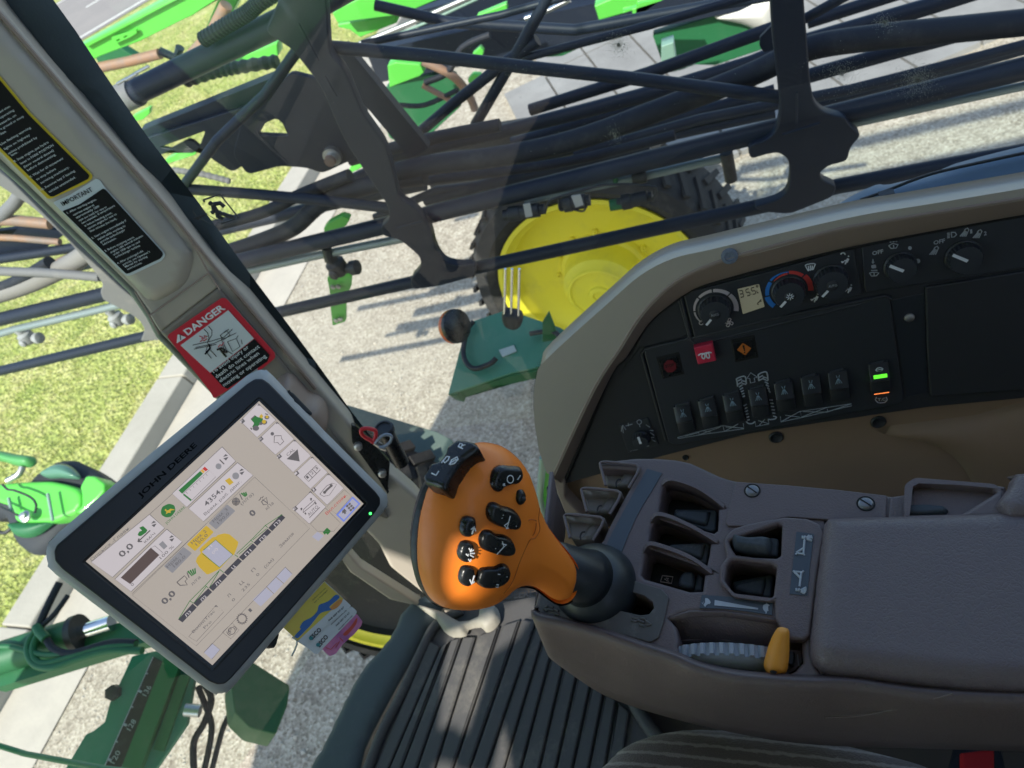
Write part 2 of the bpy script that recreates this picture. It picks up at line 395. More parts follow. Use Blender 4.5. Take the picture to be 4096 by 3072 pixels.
def strip(name, a, b, wl, wr, z, h, mt, ext=30, kind='structure'):
    """a long low slab along the line a-b, from wl to wr metres to its left side"""
    a = V((a[0], a[1], 0)); b = V((b[0], b[1], 0)); t = (b - a).normalized(); s = V((-t.y, t.x, 0))
    A = a - t * ext; B = b + t * ext
    P = [A + s * wl, B + s * wl, B + s * wr, A + s * wr]
    vs = [p + V((0, 0, z)) for p in P] + [p + V((0, 0, z - h)) for p in P]
    return obj(name, [(vs, [(0, 1, 2, 3), (7, 6, 5, 4), (0, 4, 5, 1), (1, 5, 6, 2), (2, 6, 7, 3), (3, 7, 4, 0)])], mt, kind=kind)
obj('ground', [([(-150, -200, 0), (200, -200, 0), (200, 150, 0), (-150, 150, 0)], [(0, 1, 2, 3)])], M_GRAVEL, kind='structure')
ka, kb = gpt(671, 1550), gpt(25, 2595)                           # kerb edge towards the grass
kt = (kb - ka).normalized(); ks = V((-kt.y, kt.x, 0))
if ks.x < 0: ks = -ks                                            # ks points to the grass
def kq(s, d, z): return ka + kt * s + ks * d + V((0, 0, z))
P = [kq(-60, 0, 0.06), kq(60, 0, 0.06), kq(60, 9.0, 0.06), kq(-60, 9.0, 0.06)]
kw = 0.30
lw = [kq(-60, 0, 0.05), kq(60, 0, 0.05), kq(60, 60, 0.05), kq(-60, 60, 0.05)]
obj('lawn', [(lw, [(0, 1, 2, 3)])], M_LAWN, kind='structure')
segs = []
for i in range(-24, 24):                                         # kerb stones with narrow joints
    s0, s1 = i * 1.0 + 0.006, i * 1.0 + 0.994
    vs = [kq(s0, -kw, -0.05), kq(s1, -kw, -0.05), kq(s1, 0.02, -0.05), kq(s0, 0.02, -0.05), kq(s0, -kw + 0.03, 0.12), kq(s1, -kw + 0.03, 0.12), kq(s1, 0.0, 0.12), kq(s0, 0.0, 0.12)]
    segs.append((vs, [(3, 2, 1, 0), (4, 5, 6, 7), (0, 1, 5, 4), (1, 2, 6, 5), (2, 3, 7, 6), (3, 0, 4, 7)]))
obj('kerb', segs, M_CONC, kind='structure', bevel=0.01)
obj('gutter', [([kq(-60, -kw - 0.5, 0.008), kq(60, -kw - 0.5, 0.008), kq(60, -kw, 0.008), kq(-60, -kw, 0.008)], [(0, 1, 2, 3)])], mat('gutter_concrete', (0.47, 0.42, 0.35), 0.85, var=(5, 0.7, (0.38, 0.34, 0.29)), bump=('noise', 40, 0.3, 0.005)), kind='structure')
# road beyond the lawn
ra, rb = gpt(345, 165), gpt(700, -45); fa = gpt(190, 45)
rt = (rb - ra).normalized(); rs = V((-rt.y, rt.x, 0))
if (fa - ra).dot(rs) < 0: rs = -rs
rw = (fa - ra).dot(rs)
rq = lambda s, d, z: ra + rt * s + rs * d + V((0, 0, z))
obj('road', [([rq(-40, 0, 0.062), rq(40, 0, 0.062), rq(40, rw, 0.062), rq(-40, rw, 0.062)], [(0, 1, 2, 3)])], M_ROAD, kind='structure')
mk = []
for i in range(-8, 9):
    mk.append(([rq(i * 3.2, rw * 0.5, 0.067), rq(i * 3.2 + 1.5, rw * 0.5, 0.067), rq(i * 3.2 + 1.5, rw * 0.5 + 0.13, 0.067), rq(i * 3.2, rw * 0.5 + 0.13, 0.067)], [(0, 1, 2, 3)]))
for d in (0.25, rw - 0.35): mk.append(([rq(-40, d, 0.067), rq(40, d, 0.067), rq(40, d + 0.12, 0.067), rq(-40, d + 0.12, 0.067)], [(0, 1, 2, 3)]))
obj('road_marking', mk, M_ROADW, kind='structure')
# grass blades on the near part of the lawn
def tri_blades(n, region, hmin, hmax, wd, z):
    vs, fs = [], []
    for _ in range(n):
        p = region(); a = random.uniform(0, 6.283); h = random.uniform(hmin, hmax); l = random.uniform(-0.6, 0.6) * h
        dx, dy = math.cos(a) * wd, math.sin(a) * wd; b = len(vs)
        vs += [V((p.x - dx, p.y - dy, z)), V((p.x + dx, p.y + dy, z)), V((p.x - dy / wd * l, p.y + dx / wd * l, z + h))]
        fs.append((b, b + 1, b + 2))
    return vs, fs
def greg():
    while True:
        s = random.uniform(-9, 6); d = random.uniform(0.02, 1) ** 1.3 * 7
        return kq(s, d, 0)
M_BLADE = mat('grass_blade', (0.27, 0.36, 0.06), 0.7, var=(1.5, 1.0, (0.50, 0.47, 0.17)))
M_BLADE2 = mat('grass_blade_dry', (0.52, 0.46, 0.24), 0.8, var=(2, 0.8, (0.40, 0.42, 0.14)))
obj('grass', [tri_blades(42000, greg, 0.02, 0.055, 0.005, 0.05)], M_BLADE, kind='stuff', label='short yellow green grass of the lawn beyond the kerb', cat='grass')
obj('dry_grass', [tri_blades(22000, greg, 0.015, 0.045, 0.005, 0.05)], M_BLADE2, kind='stuff', label='dry straw coloured blades scattered through the lawn', cat='grass')
# loose stones on the gravel
def stones(n, reg, r0, r1):
    vs, fs = [], []
    base = [V((1, 0, 0)), V((0, 1, 0)), V((-1, 0, 0)), V((0, -1, 0)), V((0, 0, 1)), V((0, 0, -1))]
    F = [(0, 1, 4), (1, 2, 4), (2, 3, 4), (3, 0, 4), (1, 0, 5), (2, 1, 5), (3, 2, 5), (0, 3, 5)]
    for _ in range(n):
        p = reg(); r = r0 + (r1 - r0) * random.random() ** 4; b = len(vs); a = random.uniform(0, 6.28)
        for v in base:
            q = v * r * random.uniform(0.6, 1.2); vs.append(V((p.x + q.x * math.cos(a) - q.y * math.sin(a), p.y + q.x * math.sin(a) + q.y * math.cos(a), p.z + q.z * 0.55)))
        fs += [tuple(i + b for i in f) for f in F]
    return vs, fs
def sreg():
    while True:
        p = V((random.uniform(-1.5, 4.6), random.uniform(-6.0, 0.2), 0.002))
        if (p - ka).dot(ks) < -kw - 0.1: return p
obj('gravel_stones', [stones(16000, sreg, 0.004, 0.017)], mat('pebble', (0.50, 0.45, 0.37), 0.85, var=(40, 1.0, (0.30, 0.27, 0.23))), kind='stuff', label='loose pale pebbles lying all over the yard', cat='gravel')
# pale concrete slabs far right
def slabs():
    g = []; o = gpt(3150, 330); t = (gpt(3745, 60) - gpt(3230, 420)); t.z = 0
    t = V((0.35, -0.94, 0)); s = V((0.94, 0.35, 0))
    for i in range(-9, 10):
        for j in range(-4, 7):
            c = o + t * (j * 1.22) + s * (i * 0.42)
            if (c - gpt(2500, 330)).x > 0.9 or c.y > -4.75: continue
            g.append(g_box((c.x, c.y, 0.02), (0.40, 1.20, 0.04), (s, t, V((0, 0, 1)))))
    return g
obj('paving', slabs(), M_SLAB, kind='structure')

# =================================================================== SPRAY BOOM
B1 = Pl((0, -1.75, 2), (0, 1, 0)); B2 = Pl((0, -2.10, 2), (0, 1, 0)); B3 = Pl((0, -1.62, 2), (0, 1, 0))
def dep(P): return (V(P) - CAM).dot(ZA)
def tb(pl, pts, wpx, seg=20, sm=0, off=0.0):
    pts = list(pts)
    if pts[-1][0] > 3900 and isinstance(wpx, (int, float)):
        (a, b), (c, d) = pts[-2:]; pts.append((c + 700, d + (d - b) / (c - a) * 700))
    P = [pl.at(u, v, off) for u, v in pts]
    if isinstance(wpx, (int, float)): r = wpx / 2 * sum(dep(p) for p in P) / len(P) / FPX
    else: r = [w / 2 * dep(p) / FPX for w, p in zip(wpx, P)]
    return g_tube(P, r, seg, sm=sm)
c00 = K(0, 0, .4973); c10 = K(1000, 0, .4973); c20 = K(2000, 0, .4973); c30 = K(3000, 0, .4955)
c01 = K(0, 750, .4973); c11 = K(1000, 750, .4973); c21 = K(2000, 750, .4973); c31 = K(3000, 750, .4955)
c02 = K(0, 1500, .4973); c12 = K(1000, 1500, .4973); c22 = K(2000, 1500, .4973); c32 = K(3000, 1500, .4955)
kq2 = K(2350, 1800, .39177); c03 = K(0, 2272, .4973); c13 = K(1000, 2272, .4973); c23 = K(2000, 2272, .4973); c33 = K(3000, 2272, .4955)
boom = thing('spray_boom', 'black tubular truss boom of the sprayer folded alongside the cab window', 'boom', (1.2, -1.8, 1.7))
bp = lambda n, g, mt=None, **k: obj(n, g, mt or M_BOOM, boom, **k)
bp('chord', tb(B1, [(-160, 1316), (413, 1178), (1530, 905), (2600, 640), (4350, 212)], 72), sm=60)
bp('chord', tb(B1, [(-160, 1522), (572, 1347), (1110, 1250), (1650, 1128), (2000, 1050), (3100, 812), (3350, 745), (3750, 670), (4350, 560)], 54), sm=60)
bp('chord', tb(B2, [(500, 388), (1100, 100), (1260, 20), (1400, -60)], 104, 28), sm=60)
bp('end_cap', tb(B2, [(488, 394), (545, 367)], 110, 28), M_BOOML, sm=60)
bp('beam', [g_bar(B2.at(600, 545, .05), B2.at(1130, 335, .05), 0.07, 0.05, (0, 1, 0))])
bp('chord', tb(B1, [(690, 752), (1000, 775), (1300, 802), (1560, 832)], 44), sm=60)
bp('brace', tb(B1, [(700, 790), (870, 560), (1060, 380), (1190, 200)], 42), M_BOOM, sm=60)
bp('brace', tb(B1, [(1290, 185), (1700, 222), (2100, 268), (2550, 316), (3150, 392)], 52), sm=60)
bp('brace', [g_bar(B2.at(1350, 200, .2), B2.at(1680, 600, .2), 0.075, 0.03, (0, 1, 0))])
bp('brace', tb(B2, [(1660, 545), (1830, 400), (2020, 250), (2150, 160)], 44), sm=60)
bp('brace', tb(B2, [(1900, 500), (2080, 190), (2200, -30)], 46), sm=60)
bp('chord', tb(B2, [(1560, 625), (2000, 528), (2350, 440), (2650, 360), (3000, 255), (3230, 165), (3700, 30), (3980, -60)], 62), sm=60)
bp('chord', tb(B2, [(2300, 620), (2800, 478), (3130, 412), (3400, 360), (3750, 272), (4250, 140)], [44] * 6), sm=60)
bp('brace', tb(B1, [(3200, 85), (3390, -20)], 40), sm=60)
bp('brace', tb(B2, [(2030, 250), (2600, 100), (3150, -60)], 34), sm=60)
bp('brace', tb(B2, [(1500, 870), (1750, 760), (2100, 720), (2500, 690)], 34), sm=60)
bp('brace', tb(B2, [(1240, 800), (1480, 690), (1700, 640), (2000, 690)], [58, 52, 40, 34]), sm=60)
bp('brace', tb(B2, [(1450, 175), (2000, 60), (2400, -50)], 30), sm=60)
bp('chord', tb(B2, [(-160, 1190), (700, 962), (1250, 832), (1700, 735)], 46), sm=60)
bp('chord', tb(B2, [(-160, 1060), (300, 990), (700, 900)], 40), sm=60)
bp('chord', tb(B2, [(1800, 800), (2600, 560), (3100, 450)], 40), sm=60)
for l, wd_, o_ in (([(2120, 440), (2600, 290), (3100, 110)], 50, -.15), ([(3230, 305), (3600, 200), (4250, 25)], 62, -.1), ([(3230, 430), (3600, 330), (4250, 150)], 52, -.15), ([(1500, 20), (1800, 90), (2300, 120), (3080, -20)], 44, -.3), ([(1650, 720), (2200, 610), (2650, 500), (3100, 370)], 60, -.1), ([(2050, 575), (2600, 420), (3100, 262)], 56, -.2), ([(1700, 800), (2100, 700), (2600, 590)], 50, 0), ([(3230, 90), (3700, -60)], 50, -.1)):
    bp('brace', tb(B2, l, wd_, off=o_), sm=60)
# gusset plates and posts with rounded cut-outs
post1 = [(1130, -40), (1300, -40), (1308, 50), (1318, 214), (1378, 278), (1448, 448), (1537, 572), (1562, 646), (1597, 796), (1661, 830), (1725, 915), (1740, 990), (1775, 1048), (1835, 1062), (1900, 1058), (1905, 1105), (1760, 1145), (1650, 1160), (1640, 1118), (1684, 1068), (1680, 1030), (1646, 999), (1597, 958), (1530, 945), (1522, 905), (1557, 879), (1552, 825), (1522, 780), (1448, 671), (1398, 597), (1348, 497), (1278, 338), (1169, 199), (1060, 130)]
bp('gusset_plate', g_plate(B1, fillet(post1, 30), 0.03, 0.045, 0.004), sm=35)
bp('plate', g_plate(B2, fillet([(980, 430), (1060, 395), (1160, 290), (1320, 330), (1460, 420), (1495, 600), (1290, 695), (1225, 672), (1120, 665), (990, 700), (930, 620)], 25), 0.02, 0.12, 0.003, holes=[fillet([(1033, 540), (1062, 492), (1105, 475), (1128, 492), (1152, 545)], 10)]), sm=35)
bp('plate', g_plate(B2, fillet([(560, 560), (1000, 420), (1040, 620), (930, 690), (850, 640), (760, 560), (640, 625)], 20), 0.015, 0.10, 0.003, holes=[fillet([(640, 590), (820, 525), (800, 580), (770, 610)], 8)]), sm=35)
wc = B2.at(1330, 624, .13)
bp('hinge_pin', [g_lathe(wc, (0, 1, 0), [(0.030, -.02), (0.030, 0.008), (0.018, 0.009), (0.018, 0.022), (0.001, 0.023)], 28)], M_STEEL, sm=40)
bp('pin_head', [g_lathe(wc + V((0, 0.023, 0)), (0, 1, 0), [(0.019, 0), (0.017, 0.012), (0.001, 0.013)], 20)], M_RUST, sm=40)
post2 = [(3078, -40), (3214, -40), (3220, 60), (3228, 150), (3240, 320), (3256, 410), (3290, 447), (3340, 462), (3380, 468), (3402, 505), (3448, 540), (3412, 580), (3400, 600), (3390, 645), (3312, 665), (3278, 695), (3290, 720), (3350, 748), (3330, 790), (3160, 858), (3060, 850), (3010, 830), (3110, 800), (3150, 770), (3162, 700), (3155, 640), (3115, 610), (3060, 620), (3000, 640), (2990, 585), (3070, 560), (3108, 520), (3122, 440), (3108, 300), (3090, 150)]
bp('gusset_plate', g_plate(B1, fillet(post2, 30), 0.03, 0.045, 0.004), sm=35)
bp('plate', g_plate(B2, fillet([(3040, 150), (3090, 100), (3095, 200), (3055, 210), (3038, 185)], 6), 0.01, 0.1, 0.001), sm=35)
bp('weld_seam', [tb(B1, [(3188, 370), (3186, 495)], 9, 8, off=.062), tb(B1, [(3130, 540), (3280, 492)], 12, 8, off=.062), tb(B1, [(1195, 95), (1275, 245)], 9, 8, off=.062), tb(B1, [(1590, 912), (1690, 885)], 9, 8, off=.062), tb(B1, [(1300, 305), (1345, 385)], 8, 8, off=.062)], sm=60)
post0 = [(-40, 660), (40, 720), (120, 800), (200, 880), (300, 985), (400, 1075), (480, 1150), (560, 1215), (650, 1300), (680, 1360), (560, 1366), (572, 1340), (578, 1318), (560, 1285), (520, 1255), (410, 1200), (400, 1165), (412, 1140), (380, 1090), (260, 950), (130, 830), (-40, 720)]
bp('gusset_plate', g_plate(B1, fillet(post0, 22), 0.03, 0.045, 0.004), M_BOOML, sm=35)
bp('chord', tb(B2, [(-120, 880), (60, 882), (200, 895)], 44), M_RUST, sm=60)
bp('chord', tb(B2, [(-120, 945), (60, 952), (240, 968)], 27), M_RUST, sm=60)
bp('brace', tb(B1, [(-100, 1082), (160, 1090), (400, 1108)], 37), M_BOOML, sm=60)
bp('brace', tb(B2, [(-60, 930), (60, 810), (130, 700)], 50), M_BOOML, sm=60)
bp('brace', tb(B2, [(200, 1080), (360, 1010), (420, 1000)], 60), M_RUST, sm=60)
bp('plate', g_plate(B2, fillet([(-60, 930), (150, 905), (270, 930), (170, 1000), (-60, 1030)], 10), 0.02, -0.03), sm=35)
for l, wd, mt in (([(-120, 1372), (50, 1320), (540, 1205)], 30, M_PIPE), ([(880, 1108), (1240, 1028), (1640, 948)], 33, M_PIPE), ([(2100, 803), (2560, 708), (2910, 628)], 34, M_PIPE), ([(3386, 500), (3800, 408), (4350, 288)], 36, M_PIPE)):
    bp('spray_line', tb(B1, l, wd, off=-.01), mt, sm=60)
# hoses threaded through the truss
hs = lambda pts, wd, mt=None, pl=B1, off=-.06: obj('hose', tb(pl, pts, wd, 16, sm=5, off=off), mt or M_HOSE, boom, sm=60)
hs([(1540, 700), (1750, 655), (2000, 625), (2300, 560), (2650, 435), (3000, 300), (3230, 195), (3500, 150), (3800, 120), (4300, 70)], 92)
hs([(880, 1020), (1060, 960), (1180, 905), (1290, 810), (1480, 740), (1700, 700)], 70)
hs([(-120, 1210), (80, 1150), (240, 1080), (340, 1020), (420, 960)], 74, mat('hose_dusty', (0.20, 0.19, 0.18), 0.6, dust=(8, 0.6, (0.3, 0.27, 0.24))))
hs([(850, 905), (1050, 850), (1200, 780), (1400, 700)], 48)
hs([(-100, 1190), (60, 1130), (200, 1050)], 50, M_HOSE)
hs([(1600, 735), (1900, 700), (2300, 640), (2700, 540)], 40, off=-.2)
hs([(1400, 640), (1700, 560), (2000, 500)], 50, off=-.25)
# corrugated cable sleeve at the top left
sl = [B2.at(u, v, .04) for u, v in smooth2([(810, 160), (900, 105), (985, 55), (1040, 10), (1120, -40)], 14, False)]
bp('corrugated_sleeve', g_tube(sl, [0.021 + 0.003 * (i % 2) for i in range(len(sl))], 12), mat('sleeve_black', (0.02, 0.022, 0.026), 0.5))
sl = [B2.at(u, v, -.12) for u, v in smooth2([(740, 325), (860, 288), (960, 268), (1110, 245)], 8, False)]
bp('corrugated_sleeve', g_tube(sl, [0.018 + 0.005 * (i % 2) for i in range(len(sl))], 12), MT['sleeve_black'])
sl = [B2.at(u, v, -.02) for u, v in smooth2([(690, 680), (800, 695), (920, 725)], 10, False)]
bp('corrugated_sleeve', g_tube(sl, [0.010 + 0.002 * (i % 2) for i in range(len(sl))], 10), M_BOOML)
# nozzle bodies, each a small cluster of cylinders on the spray line
def nozzle(u, v, s=1.0, mt=M_BOOML):
    c = B1.at(u, v, -.01); k = dep(c) / FPX * s
    ex, ez = V((-1, 0, 0)), V((0, 0, 1))
    return [g_lathe(c + ez * 20 * k, (0, 0, -1), [(17 * k, 0), (17 * k, 22 * k), (30 * k, 30 * k), (30 * k, 62 * k), (20 * k, 74 * k), (10 * k, 80 * k)], 20),
            g_lathe(c - ez * 40 * k, (-1, 0.1, 0), [(14 * k, 0), (14 * k, 40 * k), (22 * k, 44 * k), (22 * k, 66 * k), (8 * k, 72 * k)], 16),
            g_lathe(c - ez * 35 * k, (0.2, 1, 0.1), [(16 * k, 0), (16 * k, 34 * k), (9 * k, 40 * k)], 16)]
M_NOZ = mat('nozzle_plastic', (0.022, 0.024, 0.028), 0.4, dust=(40, 0.3, (0.12, 0.12, 0.12)))
obj('nozzle', nozzle(85, 1330, 1.0), mat('nozzle_grey', (0.30, 0.31, 0.32), 0.4, dust=(30, 0.5, (0.16, 0.15, 0.15))), boom, sm=40)
obj('nozzle', nozzle(448, 1255, 1.0), MT['nozzle_grey'], boom, sm=40)
obj('nozzle', nozzle(1330, 1040, 1.35), M_NOZ, boom, sm=40)
def solenoid(a, b, wd, lab):
    A = B1.at(a[0], a[1], .03); Bq = B1.at(b[0], b[1], .03); t = (Bq - A); L = t.length; k = wd / 2 * dep(A) / FPX
    o = obj('nozzle_valve', [g_lathe(A, t, [(k * .7, 0), (k * .7, L * .12), (k, L * .14), (k, L * .4), (k * .9, L * .42), (k * .9, L * .86), (k * .65, L * .88), (k * .65, L)], 24)], M_NOZ, boom, sm=40)
    return o
solenoid((2015, 862), (2180, 835), 62, ''); solenoid((2240, 820), (2360, 800), 66, ''); solenoid((2470, 815), (2610, 785), 62, '')
bp('label_tag', [g_plate(B1, [(2092, 818), (2120, 812), (2130, 865), (2102, 870)], 0.002, 0.075), g_plate(B1, [(2285, 785), (2322, 778), (2334, 820), (2302, 830)], 0.002, 0.085)], M_GREYP)
bp('clamp', [tb(B1, [(2500, 812), (2440, 822)], 46, 16, off=.03), tb(B1, [(2462, 735), (2460, 700)], 20, 10)], M_GREEND, sm=50)
bp('pipe_clamp', [tb(B1, [(1305, 990), (1318, 1042)], 40, 14, off=.0), tb(B1, [(2905, 610), (2925, 720)], 50, 14, off=.0), tb(B1, [(2530, 712), (2585, 702)], 52, 14, off=.0)], M_NOZ, sm=50)
bp('cable', [g_tube([B1.at(u, v, .05) for u, v in [(2235, 790), (2240, 840), (2275, 835), (2330, 845), (2345, 825)]], 0.003, 8, sm=5), g_tube([B1.at(u, v, .05) for u, v in [(2180, 850), (2195, 810), (2230, 790), (2420, 740), (2600, 745), (2625, 760), (2610, 800)]], 0.0035, 8, sm=5)], M_NOZ, sm=60)
bp('bracket', g_plate(B1, fillet([(1308, 1112), (1330, 1090), (1408, 1090), (1404, 1150), (1384, 1180), (1384, 1285), (1330, 1304), (1322, 1230), (1318, 1160)], 8), 0.012, -.07, 0.001), M_GREEN, label='light green bracket under the boom')
bp('bracket', g_plate(B2, fillet([(1293, 915), (1310, 895), (1368, 864), (1400, 876), (1384, 905), (1300, 940)], 8), 0.03, .08, 0.004), M_GREEN, label='light green bracket above the lower chord')
bp('bolt', [g_lathe(B1.at(u, v, -.062), (0, 1, 0), [(0.009, 0), (0.009, 0.006), (0.001, 0.007)], 8) for u, v in ((1333, 1145), (1354, 1144), (1345, 1280), (1362, 1275))], M_STEEL)
# rusted hook and the silver chain on the upper chord
bp('chain', [tb(B2, [(470, 335), (510, 312)], 12, 8, off=.1), tb(B2, [(505, 318), (548, 293)], 15, 8, off=.1), tb(B2, [(545, 292), (595, 265)], 12, 8, off=.1)], M_STEEL, sm=60)
bp('hose_clamp', [tb(B2, [(640, 205), (705, 232), (720, 190)], 34, 14, off=-.1)], mat('clamp_black', (0.03, 0.035, 0.05), 0.4), sm=60)
# =================================================================== NEIGHBOURING SPRAYER (green, with the yellow wheel)
N1 = Pl((0, -3.0, 1.5), (0, 1, 0)); N2 = Pl((0, -3.45, 1.5), (0, 1, 0)); N3 = Pl((0, -2.75, 1.5), (0, 1, 0))
nb = thing('parked_sprayer', 'second green sprayer parked behind the folded boom', 'sprayer', (1.6, -3.6, 0))
npt = lambda n, g, mt=None, **k: obj(n, g, mt or M_GREEN, nb, **k)
def slab(pl, pts, th=0.05, r=6, off=0.0, bev=0.004, holes=()): return g_plate(pl, fillet(pts, r) if r else pts, th, off, bev, holes=holes)
npt('beam', slab(N1, [(300, 195), (420, 130), (700, -20), (900, -20), (770, 62), (740, 75), (560, 165), (400, 225), (370, 240)], 0.08, 3), sm=30)
npt('beam_lip', slab(N1, [(330, 180), (720, -20), (745, -20), (345, 192)], 0.09, 0, 0.02), sm=30)
npt('plate', slab(N1, [(445, 150), (545, 118), (548, 132), (520, 150), (455, 178)], 0.01, 3, 0.02, 0.001, holes=[[(465, 160), (478, 155), (480, 162), (467, 167)], [(494, 147), (508, 141), (510, 147), (496, 153)]]), sm=30)
npt('post', slab(N1, [(795, 178), (845, 60), (880, -20), (965, -20), (925, 60), (880, 160), (820, 190)], 0.08, 3, -.1), sm=30)
npt('beam', slab(N1, [(820, 300), (850, 278), (1110, 168), (1112, 225), (1000, 258), (880, 302)], 0.07, 3, -.1), sm=30)
npt('beam', slab(N1, [(1330, 55), (1360, 30), (1470, -20), (1800, -20), (1640, 45), (1600, 60), (1350, 92)], 0.08, 3, .0), sm=30)
npt('beam', slab(N1, [(1350, 98), (1585, 58), (1588, 92), (1440, 150), (1400, 120), (1355, 110)], 0.06, 3, -.08), sm=30)
npt('beam', slab(N1, [(1550, 262), (1580, 250), (1680, 258), (1696, 290), (1680, 305), (1558, 352)], 0.07, 3, -.05), sm=30)
npt('beam', slab(N1, [(2378, 25), (2480, -20), (2640, -20), (2578, 25), (2580, 30), (2396, 82)], 0.06, 3, .0), sm=30)
npt('bracket', slab(N1, [(1908, 62), (2025, 14), (2030, 38), (2015, 60), (1958, 105), (1942, 88), (1912, 90)], 0.03, 4, .1), sm=30)
npt('bracket', slab(N1, [(2640, 0), (2550, 20), (2548, 75), (2532, 78), (2528, 40), (2490, 48)], 0.03, 3, .1), sm=30)
npt('bracket', slab(N1, [(530, 465), (600, 430), (600, 455), (570, 480), (545, 485)], 0.03, 4), sm=30)
npt('bracket', slab(N1, [(660, 640), (740, 595), (795, 602), (780, 620), (690, 650), (670, 655)], 0.03, 4), sm=30)
npt('bracket', slab(N1, [(1890, 215), (1920, 188), (1935, 205), (1930, 228), (1895, 228)], 0.03, 4), sm=30)
npt('bracket', slab(N1, [(1870, 320), (1890, 298), (1925, 300), (1910, 325), (1875, 335)], 0.03, 4), sm=30)
npt('bracket', slab(N1, [(1570, 575), (1615, 550), (1628, 575), (1620, 598), (1590, 605)], 0.03, 4), sm=30)
npt('bracket', slab(N1, [(1400, 668), (1435, 628), (1455, 655), (1450, 670), (1410, 690), (1395, 690)], 0.03, 4), sm=30)
npt('bracket', slab(N1, [(1460, -15), (1500, -15), (1480, 30), (1440, 55), (1430, 40)], 0.03, 4, -.3), sm=30)
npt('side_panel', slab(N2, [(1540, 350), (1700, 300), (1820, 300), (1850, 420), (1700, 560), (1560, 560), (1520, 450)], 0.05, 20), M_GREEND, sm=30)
npt('side_panel', slab(N2, [(2610, 140), (3090, -10), (3120, 150), (3060, 195), (2860, 262), (2650, 255)], 0.05, 10), M_GREEND, sm=30, label='dark green body panel')
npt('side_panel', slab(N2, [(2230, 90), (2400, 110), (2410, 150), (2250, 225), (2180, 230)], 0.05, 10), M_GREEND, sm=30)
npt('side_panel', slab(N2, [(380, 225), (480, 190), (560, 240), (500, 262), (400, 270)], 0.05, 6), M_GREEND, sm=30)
npt('side_panel', slab(N2, [(1640, 640), (1900, 520), (2500, 430), (2700, 520), (2200, 740), (1750, 790)], 0.05, 20), mat('plate_black', (0.012, 0.014, 0.016), 0.6))  # black plate behind the tubes
npt('chassis_rail', [g_bar(N2.at(1500, 250), N2.at(3000, -60), 0.16, 0.10, (0, 1, 0))], M_BOOM)
npt('chassis_rail', [g_bar(N2.at(1700, 150, -.2), N2.at(2500, -40, -.2), 0.30, 0.10, (0, 1, 0))], M_BOOM)
npt('frame_tube', [tb(N1, [(700, 280), (760, 230), (850, 130), (905, 20)], 48)], M_RUST, sm=60)
npt('frame_tube', [tb(N1, [(400, 270), (520, 245), (640, 215)], 40)], M_RUST, sm=60)
npt('frame_tube', [tb(N1, [(1440, 175), (1660, 85), (1900, -20)], 22), ], M_STEEL, sm=60)
npt('frame_tube', [tb(N1, [(1455, 190), (1700, 92), (1930, -15)], 12), ], M_TEALP, sm=60)
npt('frame_tube', [tb(N1, [(2100, 75), (2200, 40), (2280, 0)], 22)], M_CHROME, sm=60)
npt('hydraulic_hose', [tb(N1, [(1700, 330), (1790, 290), (1850, 190), (1960, 140)], 26, sm=4), tb(N1, [(1600, 420), (1700, 420), (1830, 360)], 20, sm=4)], M_HOSE, sm=60)
npt('toothed_arc', [tb(N1, [(1690, 245), (1760, 275), (1830, 320), (1880, 390), (1900, 440)], 34, 10, sm=4), tb(N1, [(1690, 340), (1800, 400)], 24, 10)], M_RUST, sm=60)
npt('pale_bracket', [slab(N3, [(2645, 185), (2695, 168), (2712, 285), (2645, 298)], 0.06, 4, 0.02), slab(N3, [(2712, 225), (2772, 210), (2782, 260), (2712, 285)], 0.012, 3, 0.0, holes=[[(2740, 235), (2752, 232), (2755, 245), (2743, 250)], [(2742, 255), (2756, 250), (2758, 262), (2745, 268)]])], M_TEALP, sm=30, label='pale teal sheet bracket with two square holes')
npt('white_tank', [g_inflate(N2, [(2850, 60), (2960, 0), (3110, -60), (3110, 60), (3060, 120), (2960, 90)], 0.08, 0.1, 0.05)], mat('tank_white', (0.6, 0.58, 0.54), 0.5), sm=180)
